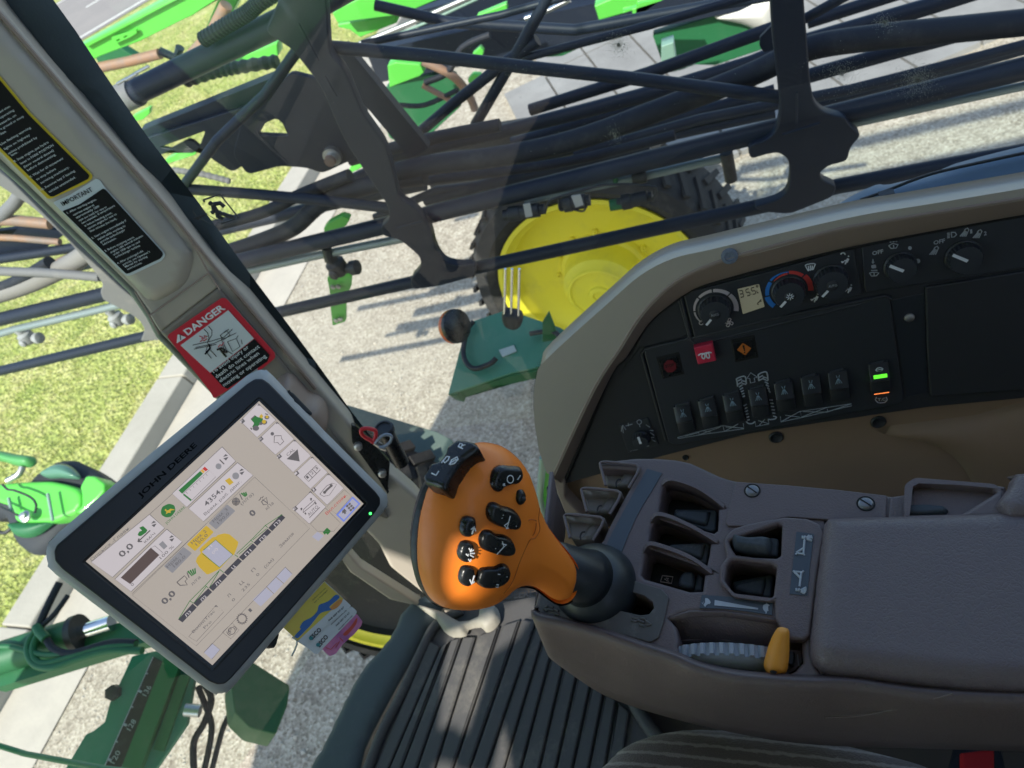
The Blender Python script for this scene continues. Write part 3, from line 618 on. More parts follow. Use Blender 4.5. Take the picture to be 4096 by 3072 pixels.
# wheel: dished yellow rim facing the cab, black tyre round it
def wheel(name, label, C0, axis, R, rim, tw, parent=None, cap=True, cat='wheel', dish=None):
    t = thing(name, label, cat, (C0.x, C0.y, max(0, C0.z - R))) if not parent else None
    par = parent or t; ax = V(axis).normalized()
    tp = [(rim * 0.99, tw * .42), (rim * 1.06, tw * .5), (R * .86, tw * .56), (R * .96, tw * .5), (R, tw * .34), (R, -tw * .34), (R * .96, -tw * .5), (R * .86, -tw * .56), (rim * 1.06, -tw * .5), (rim * .99, -tw * .42)]
    g = [g_lathe(C0, ax, tp, 96, caps=False)]
    a = ax.orthogonal().normalized(); b = ax.cross(a)
    for i in range(44):
        for sgn in (-1, 1):
            an = 2 * math.pi * (i + (0.5 if sgn > 0 else 0)) / 44; e = a * math.cos(an) + b * math.sin(an); an2 = an + 0.10; e2 = a * math.cos(an2) + b * math.sin(an2)
            g.append(g_bar(C0 + e * R * 1.005 + ax * (sgn * tw * .48), C0 + e2 * R * 1.01 + ax * (sgn * tw * .02), 0.03, 0.018, e))
    obj('tyre', g, M_TYRE, par, sm=40)
    rp = [(rim * 1.0, tw * .40), (rim * 1.02, tw * .5), (rim * .975, tw * .5), (rim * .95, tw * .40), (rim * .90, tw * .36), (rim * .885, tw * .20), (rim * .84, tw * .15), (rim * .70, tw * .11), (rim * .55, tw * .085), (rim * .40, tw * .08), (0.001, tw * .08)]
    r = obj('rim', [g_lathe(C0, ax, rp[:5] if dish else rp, 96, caps=False)], M_YEL, par, sm=50)
    if dish: obj('dish', [g_lathe(C0, ax, rp[4:], 96, caps=False)], dish, par, sm=50)
    return t or par, a, b
wc = N1.at(2425, 1090, 0); wc.y = -3.05
WR = 0.71; rimr = 0.545
wt, wa, wb = wheel('sprayer_wheel', 'large yellow wheel with black tyre standing behind the boom', wc, (0.10, 1, 0.05), WR, rimr, 0.38)
wax = V((0.10, 1, 0.05)).normalized()
hb = obj('hub', [g_lathe(wc + wax * 0.05, wax, [(0.25, -.02), (0.235, 0.01), (0.215, 0.02), (0.20, 0.14), (0.17, 0.17), (0.165, 0.185), (0.155, 0.188), (0.15, 0.178), (0.12, 0.178), (0.06, 0.182), (0.055, 0.195), (0.035, 0.198), (0.03, 0.188), (0.001, 0.188)], 64)], M_YEL, wt, sm=35)
for i in range(12):
    an = 2 * math.pi * i / 12 + .2
    p = wc + (wa * math.cos(an) + wb * math.sin(an)) * 0.262 + wax * 0.02
    obj('wheel_nut', [g_lathe(p, wax, [(0.022, 0), (0.022, 0.006), (0.015, 0.008), (0.015, 0.03), (0.008, 0.032), (0.008, 0.045), (0.001, 0.046)], 12)], M_YEL, wt, sm=30)
obj('hub_plate', [g_box(wc + wax * 0.233 + wa * 0.0 - V((0, 0, 0.10)), (0.075, 0.004, 0.02))], M_STEEL, wt)
# =================================================================== OUR OWN MACHINE OUTSIDE THE GLASS
# teal green tray with marker lamp and three rods standing for a glass reflection
TR = Pl((0, -1.35, 1.75), (0.0, 1, 0.12)); TRF = Pl((0, -1.25, 1.7), (0, 0.35, 1))
tr = thing('mounting_tray', 'teal green sheet metal tray with a cable outside the right window', 'bracket', tuple(TR.at(2000, 1450)))
obj('tray_floor', [g_plate(TRF, fillet([(1792, 1578), (1868, 1292), (2010, 1245), (2060, 1250), (2240, 1310), (2420, 1420), (2240, 1450), (2044, 1492)], 5), 0.008, 0, 0.001)], M_TEAL, tr)
obj('tray_lip', [g_plate(TRF, fillet([(1792, 1578), (2044, 1492), (2240, 1450), (2242, 1462), (2048, 1505), (1840, 1545), (1826, 1586)], 3), 0.05, -.008, 0.001)], M_GREEND, tr)
obj('side_plate', [g_plate(TR, fillet([(2170, 1290), (2195, 1250), (2260, 1420), (2300, 1500), (2190, 1500), (2170, 1400)], 4), 0.01, -.02, 0.001)], M_GREEND, tr)
obj('cable', [g_tube([TRF.at(u, v, .02) for u, v in [(1895, 1285), (1870, 1320), (1853, 1400), (1865, 1450), (1900, 1475), (1960, 1455), (1985, 1432)]], 0.0075, 10, sm=5), g_tube([TRF.at(u, v, .02) for u, v in [(2120, 1335), (2200, 1325), (2235, 1345), (2250, 1400)]], 0.007, 10, sm=5)], M_NOZ, tr, sm=60)
obj('label_tag', [g_plate(TRF, [(1995, 1400), (2055, 1380), (2066, 1405), (2010, 1428)], 0.002, .004)], mat('tag_pale', (0.5, 0.56, 0.52), 0.5), tr)
ml = TR.at(1822, 1305, .06)
md = thing('marker_lamp', 'round black marker lamp with amber edge beside the teal tray', 'lamp', tuple(ml))
k = dep(ml) / FPX
obj('housing', [g_lathe(ml, (-0.88, 0.35, 0.3), [(30 * k, -26 * k), (62 * k, -18 * k), (70 * k, 0), (68 * k, 14 * k), (60 * k, 20 * k), (0.001, 22 * k)], 40)], M_GLOSSB, md, sm=40)
obj('lens', [g_lathe(ml, (0.88, -0.35, -0.3), [(66 * k, 4 * k), (69 * k, 20 * k), (58 * k, 38 * k), (30 * k, 44 * k), (0.001, 46 * k)], 40)], mat('lens_amber', (0.65, 0.13, 0.03), 0.2), md, sm=60)
cr = thing('rod_reflection', 'three upright chrome rods in a black foot, modelling a reflection by the yellow wheel', 'rods', tuple(TR.at(2045, 1270)))
for u in (2021, 2048, 2077):
    obj('rod', tb(TR, [(u, 1075), (u - 4, 1262)], 11, 14, off=.03), M_CHROME, cr, sm=60)
obj('foot', [g_inflate(TR, [(2014, 1240), (2088, 1252), (2084, 1300), (2050, 1312), (2014, 1290)], 0.02, 0.015, 0.02, off=.02, sm=3)], M_NOZ, cr, sm=180)
# rear fender at the right
FE = Pl((-0.3, -1.15, 2.3), (0.1, 0.55, 1))
fe = thing('fender', 'smooth dusty blue fender of the machine below the window at right', 'fender', tuple(FE.at(3700, 760)))
obj('shell', [g_inflate(FE, [(3300, 985), (3325, 855), (3380, 800), (3500, 740), (3560, 737), (3740, 690), (3800, 665), (4096, 585), (5000, 395), (5000, 800), (3800, 1000)], 0.05, 0.09, 0.05, sm=3)], M_FEND, fe, sm=180)
obj('seam', [g_tube([FE.at(u, v, .052) for u, v in [(3440, 800), (3540, 765), (3680, 710), (3820, 672), (4200, 590)]], 0.0025, 8, sm=3)], M_NOZ, fe, sm=60)
obj('clip', [g_box(FE.at(3545, 778, .055), (0.022, 0.012, 0.008))], M_NOZ, fe)
# deck plate below the joystick side
DK = Pl((1.3, -0.95, 1.55), (0, 0, 1))
dk = thing('deck_plate', 'grey green metal step deck beside the corner post', 'deck', tuple(DK.at(1600, 1800)))
obj('plate', [g_plate(DK, fillet([(1300, 1590), (1408, 1625), (1750, 1728), (1812, 1762), (1800, 1850), (1860, 2100), (1900, 2300), (1700, 2300), (1500, 1950)], 8), 0.02, 0, 0.002)], M_DECK, dk)
for a in ([(1660, 1860), (1710, 1850), (1722, 1870), (1670, 1882)], [(1655, 1905), (1720, 1890), (1735, 1912), (1668, 1930)]): obj('rib', [g_plate(DK, fillet(a, 4), 0.006, .006, 0.002)], M_DECK, dk)
obj('cable_loop', [g_tube([DK.at(u, v, .01) for u, v in [(1690, 1828), (1700, 1822), (1703, 1840), (1690, 1850), (1698, 1858)]], 0.002, 6, sm=3)], mat('cable_pale', (0.5, 0.5, 0.45), 0.5), dk)
# vertical green hose bundle between console and joystick
HB = Pl((0.55, -0.98, 1.6), (0, 1, 0.3))
hb2 = thing('hose_bundle', 'bright green upright guard with ribbed hose between joystick and console', 'guard', tuple(HB.at(2180, 1950)))
obj('guard', [g_plate(HB, fillet([(2150, 2050), (2155, 1900), (2172, 1830), (2188, 1835), (2225, 1950), (2260, 2080), (2300, 2250), (2220, 2250)], 5), 0.02, 0, 0.002)], M_GREEN, hb2)
obj('hose', [g_tube([HB.at(u, v, .02) for u, v in [(2172, 1830), (2165, 1920), (2160, 2000), (2180, 2080)]], 0.009, 10, sm=5)], M_TEALP, hb2, sm=60)
obj('rubber_strip', [g_tube([HB.at(u, v, .03) for u, v in [(2205, 1950), (2215, 2050), (2250, 2150)]], 0.012, 8)], M_NOZ, hb2, sm=60)
# green cowl over a black wheel at the left edge
CW = plane3(W(100, 2000, 3.9), W(400, 2050, 3.75), W(150, 2250, 3.75))
cw = thing('castor_wheel', 'black wheel under a light green cowl on the grass at the left edge', 'wheel', tuple(W(200, 2150, 3.8)))
obj('tyre', [g_inflate(CW, c02((-60, 1180), (60, 1150), (110, 1250), (150, 1350), (240, 1430), (340, 1450), (450, 1380), (560, 1250), (700, 1130), (900, 900), (890, 870), (790, 785), (680, 720), (600, 690), (480, 700), (380, 760), (310, 810), (250, 880), (100, 950), (-60, 1000)), 0.06, 0.12, 0.25, sm=3)], mat('tyre_left', (0.022, 0.026, 0.034), 0.6, dust=(8, 0.2, (0.08, 0.08, 0.08))), cw, sm=180)
obj('cowl', [g_plate(CW, fillet(c02((-60, 880), (120, 860), (400, 850), (540, 880), (620, 910), (655, 960), (650, 1040), (620, 1080), (600, 1110), (520, 1140), (430, 1180), (250, 1190), (110, 1180), (95, 1060), (-60, 1010)), 22), .12, .11, .022, seg=4)], M_GREEN, cw, sm=40)
obj('cover', [g_plate(CW, fillet(c02((600, 1100), (655, 1050), (655, 960), (640, 900), (690, 810), (760, 812), (840, 870), (838, 930), (790, 990), (700, 1070), (640, 1120)), 8), .12, .125, .012, seg=3)], M_GREEN, cw, sm=40)
obj('cowl_skirt', [g_inflate(CW, c02((95, 1190), (430, 1180), (430, 1200), (330, 1280), (240, 1310), (150, 1300), (110, 1250)), 0.05, 0.05, 0.0, off=.07, sm=2)], M_GREEND, cw, sm=180)
obj('visor', [g_inflate(CW, c02((340, 800), (420, 740), (500, 715), (580, 740), (640, 800), (640, 840), (500, 830), (400, 835)), 0.05, 0.05, 0.0, off=.07, sm=2)], mat('visor_green', (0.10, 0.22, 0.16), 0.2), cw, sm=180)
obj('rib', [g_tube([CW.at(u, v, .16) for u, v in c02((385, 955), (425, 1170))], 0.008, 8), g_tube([CW.at(u, v, .15) for u, v in c02((70, 990), (95, 1100))], 0.008, 8)], M_TEALP, cw, sm=60)
obj('cable', [g_tube([CW.at(u, v, .17) for u, v in c02((20, 880), (60, 920), (120, 930), (240, 980), (290, 1040), (280, 1110))], 0.006, 8, sm=4), g_tube([CW.at(u, v, .17) for u, v in c02((-60, 1030), (60, 1090), (170, 1140))], 0.006, 8, sm=4), g_tube([CW.at(u, v, .02) for u, v in c02((-60, 1240), (30, 1270), (90, 1230), (130, 1160))], 0.01, 8, sm=4)], M_NOZ, cw, sm=60)
obj('arm', [g_inflate(CW, c02((-60, 610), (30, 615), (150, 640), (270, 655), (285, 700), (240, 745), (130, 730), (40, 700), (-60, 680)), 0.05, 0.04, 0.03, off=.1, sm=2)], mat('arm_green', (0.08, 0.30, 0.09), 0.45), cw, sm=180)
obj('linkage', [g_tube([CW.at(u, v, .12) for u, v in c02((180, 740), (150, 800), (60, 850))], 0.016, 10, sm=3), g_lathe(CW.at(*c02((215, 1140))[0], .15), CW.n, [(0.03, 0), (0.03, 0.012), (0.018, 0.018), (0.018, 0.03), (0.001, 0.034)], 20)], M_STEEL, cw, sm=60)
# hydraulic cylinder with hoses, bottom left
HY = plane3(W(0, 2680, 2.6), W(430, 2500, 2.6), W(200, 2800, 2.5))
hy = thing('hydraulic_cylinder', 'green hydraulic cylinder with chrome rod and looped hoses at lower left', 'cylinder', tuple(W(200, 2600, 2.6)))
hp = lambda *p: [HY.at(u, v) for u, v in c03(*p)]
obj('barrel', [g_tube(hp((-80, 750), (620, 530)), 0.058, 28)], M_GREEND, hy, sm=60)
obj('gland', [g_tube(hp((605, 535), (655, 518)), 0.066, 28)], M_NOZ, hy, sm=60)
obj('rod', [g_tube(hp((640, 522), (900, 440)), 0.028, 24)], M_CHROME, hy, sm=60)
obj('carrier', [g_bar(hp((-80, 850))[0] - HY.n * .05, hp((1150, 470))[0] - HY.n * .05, 0.10, 0.06, HY.n)], M_GREEND, hy)
for pts, r, mt in ((((590, 160), (520, 300), (445, 470), (440, 520), (500, 620), (560, 690), (700, 720), (1000, 640), (1200, 640)), .013, M_HOSE), (((660, 260), (560, 400), (460, 500)), .009, M_HOSE), (((420, 530), (370, 600), (345, 680), (370, 770), (430, 820), (560, 830), (760, 760), (1000, 700), (1250, 700)), .013, M_GREEND), (((430, 560), (390, 660), (400, 760), (470, 800), (620, 770), (900, 680), (1200, 650)), .012, M_GREEND), (((40, 670), (200, 665), (340, 700), (480, 730), (700, 720)), .010, M_GREEND)):
    obj('hose', [g_tube([p + HY.n * .07 for p in hp(*pts)], r, 12, sm=6)], mt, hy, sm=60)
obj('fitting', [g_tube([p + HY.n * .075 for p in hp((420, 510), (450, 560), (500, 610))], 0.017, 12)], M_GREEND, hy, sm=60)
# row of reflecting track scale: green frame with ruler
RL = plane3(W(600, 2650, 2.2), W(350, 3040, 2.1), W(700, 2900, 2.15))
rl = thing('scale_frame', 'dark green frame with a black ruler marked 120, 128 and 136', 'frame', tuple(W(520, 2850, 2.2)))
obj('frame_plate', [g_plate(RL, fillet([(528, 2625), (640, 2600), (780, 2690), (745, 2900), (600, 3110), (240, 3110), (343, 2938), (372, 2925), (418, 2889), (438, 2814), (492, 2704)], 6), 0.03, 0, 0.002)], mat('frame_green', (0.03, 0.19, 0.115), 0.5, dust=(7, 0.3, (0.12, 0.26, 0.19))), rl)
obj('ruler', [g_plate(RL, [(612, 2628), (664, 2655), (470, 3110), (405, 3095)], 0.003, .004)], mat('ruler_black', (0.018, 0.018, 0.02), 0.45, dust=(30, 0.3, (0.12, 0.12, 0.12))), rl)
rt_ = [g_strokes(RL, [[(612, 2628), (405, 3095)], [(664, 2655), (470, 3110)]], .0014, .006)]
for y, big in ((2692, 0), (2762, 1), (2826, 0), (2896, 1), (2965, 0), (3036, 1)):
    x = 612 - (y - 2628) * 0.443; rt_.append(g_strokes(RL, [[(x, y), (x + (14 if big else 8), y + (6 if big else 3))]], .004 if big else .0022, .006))
for s, a, b in (('136', (585, 2786), (607, 2748)), ('128', (522, 2924), (546, 2884)), ('120', (457, 3056), (484, 3008))): rt_.append(g_text(RL, s, a, b, 20, .007))
obj('ruler_marks', rt_, M_GREYP, rl)
obj('bolt', [g_lathe(RL.at(458, 2770, .0), RL.n, [(0.022, -.02), (0.022, 0.02), (0.012, 0.022), (0.001, 0.023)], 6)], M_NOZ, rl)
obj('rail', [g_bar(RL.at(700, 2640, .01), RL.at(520, 3110, .01), 0.05, 0.05, RL.n), g_bar(RL.at(745, 2700, .0), RL.at(640, 3000, .0), 0.03, 0.03, RL.n)], M_GREEND, rl)
for i, (pts, r) in enumerate(((((1640, 930), (1700, 1060), (1640, 1250), (1560, 1400), (1560, 1640)), .010), (((1590, 950), (1650, 1100), (1700, 1250), (1690, 1400), (1640, 1640)), .009), (((1850, 860), (1870, 1100), (1790, 1300), (1700, 1640)), .008))):
    obj('hose', [g_tube([RL.at(u, v, -.02) for u, v in c03(*pts)], r, 12, sm=5)], M_HOSE, rl, sm=60)
obj('pin', [g_tube([RL.at(u, v, .03) for u, v in c03((1490, 1140), (1610, 1150))], 0.018, 16)], M_STEEL, rl, sm=60)
# dark green toolbox shaped guard
TB = plane3(W(1000, 2650, 2.1), W(1150, 2750, 2.1), W(1000, 2900, 2.0))
obj('axle_guard', [g_plate(TB, fillet([(930, 2560), (1000, 2640), (1160, 2742), (1150, 2820), (1104, 2938), (1000, 2912), (938, 2852), (925, 2750)], 12), 0.12, 0, 0.004)], mat('guard_green', (0.016, 0.10, 0.035), 0.4, dust=(5, 0.3, (0.05, 0.13, 0.06))), sm=35, label='dark green boxed axle guard below the monitor corner', cat='guard')
# windscreen reflection of a wheel, built as a solid tyre with yellow flange
W2 = Pl((0, -1.25, 0.6), (0, 1, 0.15)); w2c = W(1480, 2220, 2.35)
w2r = 0.45
wheel('wheel_reflection', 'grey tyre with yellow rim edge modelling a windscreen reflection below the business cards', w2c, (0, 1, 0.3), w2r, w2r * 0.82, 0.14, dish=M_TYRE)
# =================================================================== CAB: POST, GLASS, SHELL
PIL = Pl((0.88, -0.717, 2.67), (-0.451, 0.851, 0.237))
cp = thing('corner_post', 'beige cab corner post leaning across the left of the picture', 'post', (0.85, -0.6, 1.85))
pp = lambda n, g, mt, **k: obj(n, g, mt, cp, **k)
pp('outer_seal', [g_inflate(PIL, [(-190, -320), (-60, -300), (60, -120), (214, 0), (400, 270), (600, 560), (781, 792), (1000, 1095), (1170, 1320), (1338, 1550), (1447, 1700), (1700, 2010), (1950, 2330), (1850, 2330), (1500, 1850), (1278, 1560), (1000, 1230), (622, 760), (300, 390), (-20, 20)], 0.02, 0.03, 0.03, off=-.045, sm=2)], M_SEAL, sm=180)
trim = [(-420, -420), (-150, -200), (0, 28), (330, 422), (656, 800), (840, 1030), (1000, 1205), (1278, 1545), (1408, 1700), (1440, 1790), (1666, 1985), (1800, 2140), (1990, 2400), (1910, 2470), (1820, 2490), (1711, 2391), (1562, 2272), (1517, 2181), (1390, 2050), (900, 1620), (845, 1550), (637, 1337), (597, 1262), (527, 1163), (102, 750), (-60, 590), (-420, 250)]
pp('trim', [g_plate(PIL, fillet(trim, 14), 0.05, 0, 0.007, seg=4)], M_TRIM, sm=60)
up = [(-420, -330), (-120, -110), (0, 80), (330, 470), (600, 790), (745, 975), (772, 1015), (765, 1080), (735, 1140), (660, 1190), (615, 1203), (565, 1180), (535, 1140), (110, 735), (-60, 560), (-420, 220)]
pp('upper_cover', [g_inflate(PIL, up, 0.012, 0.012, 0, off=.0, sm=3)], M_TRIM, sm=60)
pp('facet', [g_plate(PIL, fillet([(597, 1262), (835, 1092), (872, 1150), (640, 1330)], 8), 0.012, .006, 0.003)], M_SILVER, sm=60)
pp('seam', [g_strokes(PIL, [[(597, 1262), (835, 1092)], [(770, 975), (835, 1092), (880, 1160)], [(540, 1165), (597, 1262), (637, 1337)]], .0013, .0125, 6)], M_TRIMB)
pp('lower_cover', [g_plate(PIL, fillet([(640, 1330), (872, 1152), (1000, 1300), (1105, 1420), (1240, 1590), (1300, 1700), (1420, 1850), (1560, 2080), (1400, 2040), (900, 1610)], 14), 0.012, .008, 0.005, seg=3)], mat('post_tan', (0.215, 0.185, 0.15), 0.5, bump=('noise', 900, 0.15, 0.0004)), sm=60)
pp('shadow_line', [g_strokes(PIL, [[(-60, -10), (330, 440), (660, 825), (850, 1060), (1000, 1235), (1262, 1555)]], .003, .002, 6)], M_TRIMB)  # brown shadow line along the post, drawn as a taupe strip
pp('edge_bead', [g_tube([PIL.at(u, v, -.005) for u, v in [(-200, 470), (110, 745), (530, 1160), (600, 1262), (640, 1340), (848, 1555), (1000, 1720)]], 0.006, 10)], mat('bead_grey_green', (0.20, 0.22, 0.18), 0.45), sm=60)
pp('foot_trim', [g_plate(PIL, fillet([(1393, 2211), (1447, 2272), (1691, 2425), (1640, 2420), (1560, 2400), (1400, 2290), (1340, 2200)], 5), 0.03, -.02, 0.004)], M_TRIM, sm=60)
pp('mount_arm', [g_inflate(PIL, [(1150, 1480), (1235, 1560), (1290, 1590), (1315, 1650), (1305, 1700), (1270, 1745), (1220, 1770), (1130, 1690), (1080, 1560)], 0.05, 0.02, 0, off=.0, sm=3)], M_TRIMB, sm=180)
# socket holder by the post foot
SK = Pl(tuple(PIL.at(1560, 1850, .0)), PIL.n)
sk = thing('power_socket', 'black cylindrical power socket and bracket on the corner post', 'socket', tuple(SK.at(1560, 1850)))
obj('bracket', [g_plate(SK, fillet([(1405, 1700), (1425, 1705), (1480, 1760), (1560, 1850), (1550, 1975), (1555, 1965), (1500, 1900), (1408, 1770)], 6), 0.01, .012, 0.001)], M_GLOSSB, sk)
sc0 = SK.at(1535, 1715, .085); sc1 = SK.at(1605, 1850, .06)
obj('barrel', [g_lathe(sc0, sc1 - sc0, [(0.0135, 0), (0.0165, 0.001), (0.0165, 0.006), (0.0130, 0.007), (0.0130, (sc1 - sc0).length), (0.001, (sc1 - sc0).length + .001)], 40)], M_GLOSSB, sk, sm=40)
obj('cap', [g_lathe(sc0, sc0 - sc1, [(0.015, 0), (0.015, 0.003), (0.012, 0.0035), (0.0115, 0.001), (0.001, 0.001)], 40)], M_NOZ, sk, sm=40)
obj('bolt', [g_lathe(SK.at(u, v, .012), SK.n, [(0.0075, 0), (0.0075, 0.008), (0.004, 0.010), (0.001, 0.010)], 8) for u, v in ((1432, 1780), (1528, 1888))], M_STEEL, sk, sm=30)
obj('terminal', [g_tube([SK.at(u, v, .07) for u, v in [(1495, 1765), (1530, 1790), (1550, 1795)]], 0.005, 10)], M_STEEL, sk, sm=60)
obj('cable_tie', [g_tube([SK.at(u, v, .11) for u, v in [(1500, 1770), (1455, 1745), (1444, 1722), (1465, 1713), (1500, 1722), (1502, 1745), (1488, 1772)]], 0.0032, 10, sm=6)], mat('wire_red', (0.55, 0.02, 0.03), 0.35), label='red wire loop hung on the black power socket', cat='wire', sm=60)
obj('wire', [g_tube([SK.at(u, v, .115) for u, v in [(1500, 1775), (1520, 1750), (1545, 1738), (1565, 1745), (1562, 1765), (1540, 1785), (1515, 1790)]], 0.0025, 10, sm=6)], mat('wire_grey', (0.25, 0.28, 0.34), 0.35), label='grey wire loop beside the red one on the power socket', cat='wire', sm=60)
# glass
def glass(name, tint, refl, dust):
    mt = bpy.data.materials.new(name); mt.use_nodes = True; N, L, b = nodes(mt); out = N['Material Output']; N.remove(b)
    tr_ = N.new('ShaderNodeBsdfTransparent'); tr_.inputs[0].default_value = (*tint, 1)
    gl = N.new('ShaderNodeBsdfGlossy'); gl.inputs['Roughness'].default_value = 0.0; gl.inputs[0].default_value = (1, 1, 1, 1)
    ge = N.new('ShaderNodeNewGeometry'); dt = N.new('ShaderNodeVectorMath'); dt.operation = 'DOT_PRODUCT'; L.new(ge.outputs['Incoming'], dt.inputs[0]); L.new(ge.outputs['Normal'], dt.inputs[1])
    ab = N.new('ShaderNodeMath'); ab.operation = 'ABSOLUTE'; L.new(dt.outputs['Value'], ab.inputs[0])
    om = N.new('ShaderNodeMath'); om.operation = 'SUBTRACT'; om.inputs[0].default_value = 1; L.new(ab.outputs[0], om.inputs[1])
    pw = N.new('ShaderNodeMath'); pw.operation = 'POWER'; pw.inputs[1].default_value = 5; L.new(om.outputs[0], pw.inputs[0])
    mu = N.new('ShaderNodeMath'); mu.operation = 'MULTIPLY_ADD'; mu.inputs[1].default_value = 0.9; mu.inputs[2].default_value = 0.024 * refl; L.new(pw.outputs[0], mu.inputs[0])
    mx = N.new('ShaderNodeMixShader'); L.new(mu.outputs[0], mx.inputs[0]); L.new(tr_.outputs[0], mx.inputs[1]); L.new(gl.outputs[0], mx.inputs[2])
    df = N.new('ShaderNodeBsdfDiffuse'); df.inputs[0].default_value = (0.6, 0.58, 0.52, 1)
    tc = N.new('ShaderNodeTexCoord'); n = N.new('ShaderNodeTexNoise'); n.inputs['Scale'].default_value = 5; n.inputs['Detail'].default_value = 12; n.inputs['Roughness'].default_value = 0.78
    L.new(tc.outputs['Object'], n.inputs['Vector'])
    mr = N.new('ShaderNodeMapRange'); mr.inputs['From Min'].default_value = 0.50; mr.inputs['From Max'].default_value = 0.85; mr.inputs['To Min'].default_value = 0.001; mr.inputs['To Max'].default_value = dust * .7; L.new(n.outputs['Fac'], mr.inputs['Value'])
    vo = N.new('ShaderNodeTexVoronoi'); vo.inputs['Scale'].default_value = 140; L.new(tc.outputs['Object'], vo.inputs['Vector'])
    m2 = N.new('ShaderNodeMapRange'); m2.inputs['From Min'].default_value = 0.09; m2.inputs['From Max'].default_value = 0.0; m2.inputs['To Max'].default_value = 0.10; L.new(vo.outputs['Distance'], m2.inputs['Value'])
    ad = N.new('ShaderNodeMath'); L.new(mr.outputs[0], ad.inputs[0]); L.new(m2.outputs[0], ad.inputs[1])
    m3 = N.new('ShaderNodeMixShader'); L.new(ad.outputs[0], m3.inputs[0]); L.new(mx.outputs[0], m3.inputs[1]); L.new(df.outputs[0], m3.inputs[2])
    L.new(m3.outputs[0], out.inputs[0]); return mt
GL1 = glass('side_glass', (0.93, 0.98, 0.96), 1.1, 0.05); GL2 = glass('front_glass', (0.92, 0.98, 0.95), 1.0, 0.05)
SG = Pl((0, -0.90, 3), (0, 1, 0))
sw = thing('side_window', 'dusty right side window pane of the cab with dotted black edge', 'window', (0.2, -0.9, 2.2))
obj('pane', [([(-1.15, -0.90, 2.0), (0.98, -0.90, 2.0), (0.98, -0.90, 3.98), (-1.15, -0.90, 3.98)], [(0, 1, 2, 3)])], GL1, sw)
edge = smooth2([(2150, 1640), (2158, 1520), (2200, 1440), (2448, 1215), (2572, 1108), (2696, 1043), (2845, 1008), (3100, 949), (3446, 872), (3800, 815), (4150, 757), (4900, 632)], 24, False)
dots = []; acc = 0
for i in range(1, len(edge)):
    p, q = edge[i - 1], edge[i]; d = (q - p).length; t = (q - p).normalized(); n_ = V((t.y, -t.x))
    if n_.y > 0: n_ = -n_
    k_ = 0
    while acc < d:
        c = p + t * acc; 
        for row in range(6):
            r = 5.3 * (1 - row / 6.5); cc = c + n_ * (row * 7.6 - 6) + t * (4.5 if row % 2 else 0)
            dots.append(([SG.at(x, y, 0.0015) for x, y in circ((cc.x, cc.y), r, 7)], [tuple(range(7))[::-1]]))
        acc += 9.0
    acc -= d
obj('dot_border', dots, M_NOZ, sw)
band = [tuple(p) for p in edge]; n2 = []
for i, p in enumerate(edge):
    t = (edge[min(i + 1, len(edge) - 1)] - edge[max(i - 1, 0)]).normalized(); n_ = V((t.y, -t.x)); n_ = -n_ if n_.y > 0 else n_
    n2.append(tuple(p - n_ * 40))
    band[i] = tuple(p - n_ * -2)
obj('black_border', [g_grid([[SG.at(x, y, .001) for x, y in band], [SG.at(x, y, .001) for x, y in n2]])], M_NOZ, sw)
# smeared handprints on the inside of the pane
def smear(name, u, v, ru, rv, n, ln):
    vs = []
    for _ in range(n):
        a = random.uniform(0, 6.28); r = abs(random.gauss(0, .5)); x = u + ru * r * math.cos(a); y = v + rv * r * math.sin(a)
        w_ = random.uniform(.35, 1.0); l = w_ * random.uniform(1, 2.6); an = -0.75 + random.uniform(-.4, .4); cx_, sx_ = math.cos(an), math.sin(an)
        vs.append(([SG.at(x + l * cx_ * i - w_ * sx_ * j, y + l * sx_ * i + w_ * cx_ * j, 0.002) for i, j in ((-1, 0), (0, 1), (1, 0), (0, -1))], [(0, 1, 2, 3)]))
    return vs
M_SMEAR = mat('glass_smear', (0.42, 0.42, 0.36), 0.9)
obj('smear', smear('s', 2475, 180, 62, 60, 1300, 12) + smear('s', 3670, 320, 105, 90, 2200, 15) + smear('s', 3370, 300, 120, 90, 1300, 7) + smear('s', 3540, 90, 60, 45, 600, 8) + smear('s', 2460, 545, 45, 50, 300, 6) + smear('s', 2100, 300, 700, 300, 500, 6), M_SMEAR, sw)
# windscreen
ws = thing('windscreen', 'front windscreen pane of the cab left of the corner post', 'window', (1.2, 0, 2))
obj('pane', [([(0.90, -0.82, 1.80), (1.32, 0.0, 1.72), (1.32, 0.0, 4.0), (0.90, -0.84, 4.0)], [(0, 1, 2, 3)]), ([(1.32, 0.0, 1.72), (1.30, 0.88, 1.80), (1.30, 0.88, 4.0), (1.32, 0.0, 4.0)], [(0, 1, 2, 3)])], GL2, ws)
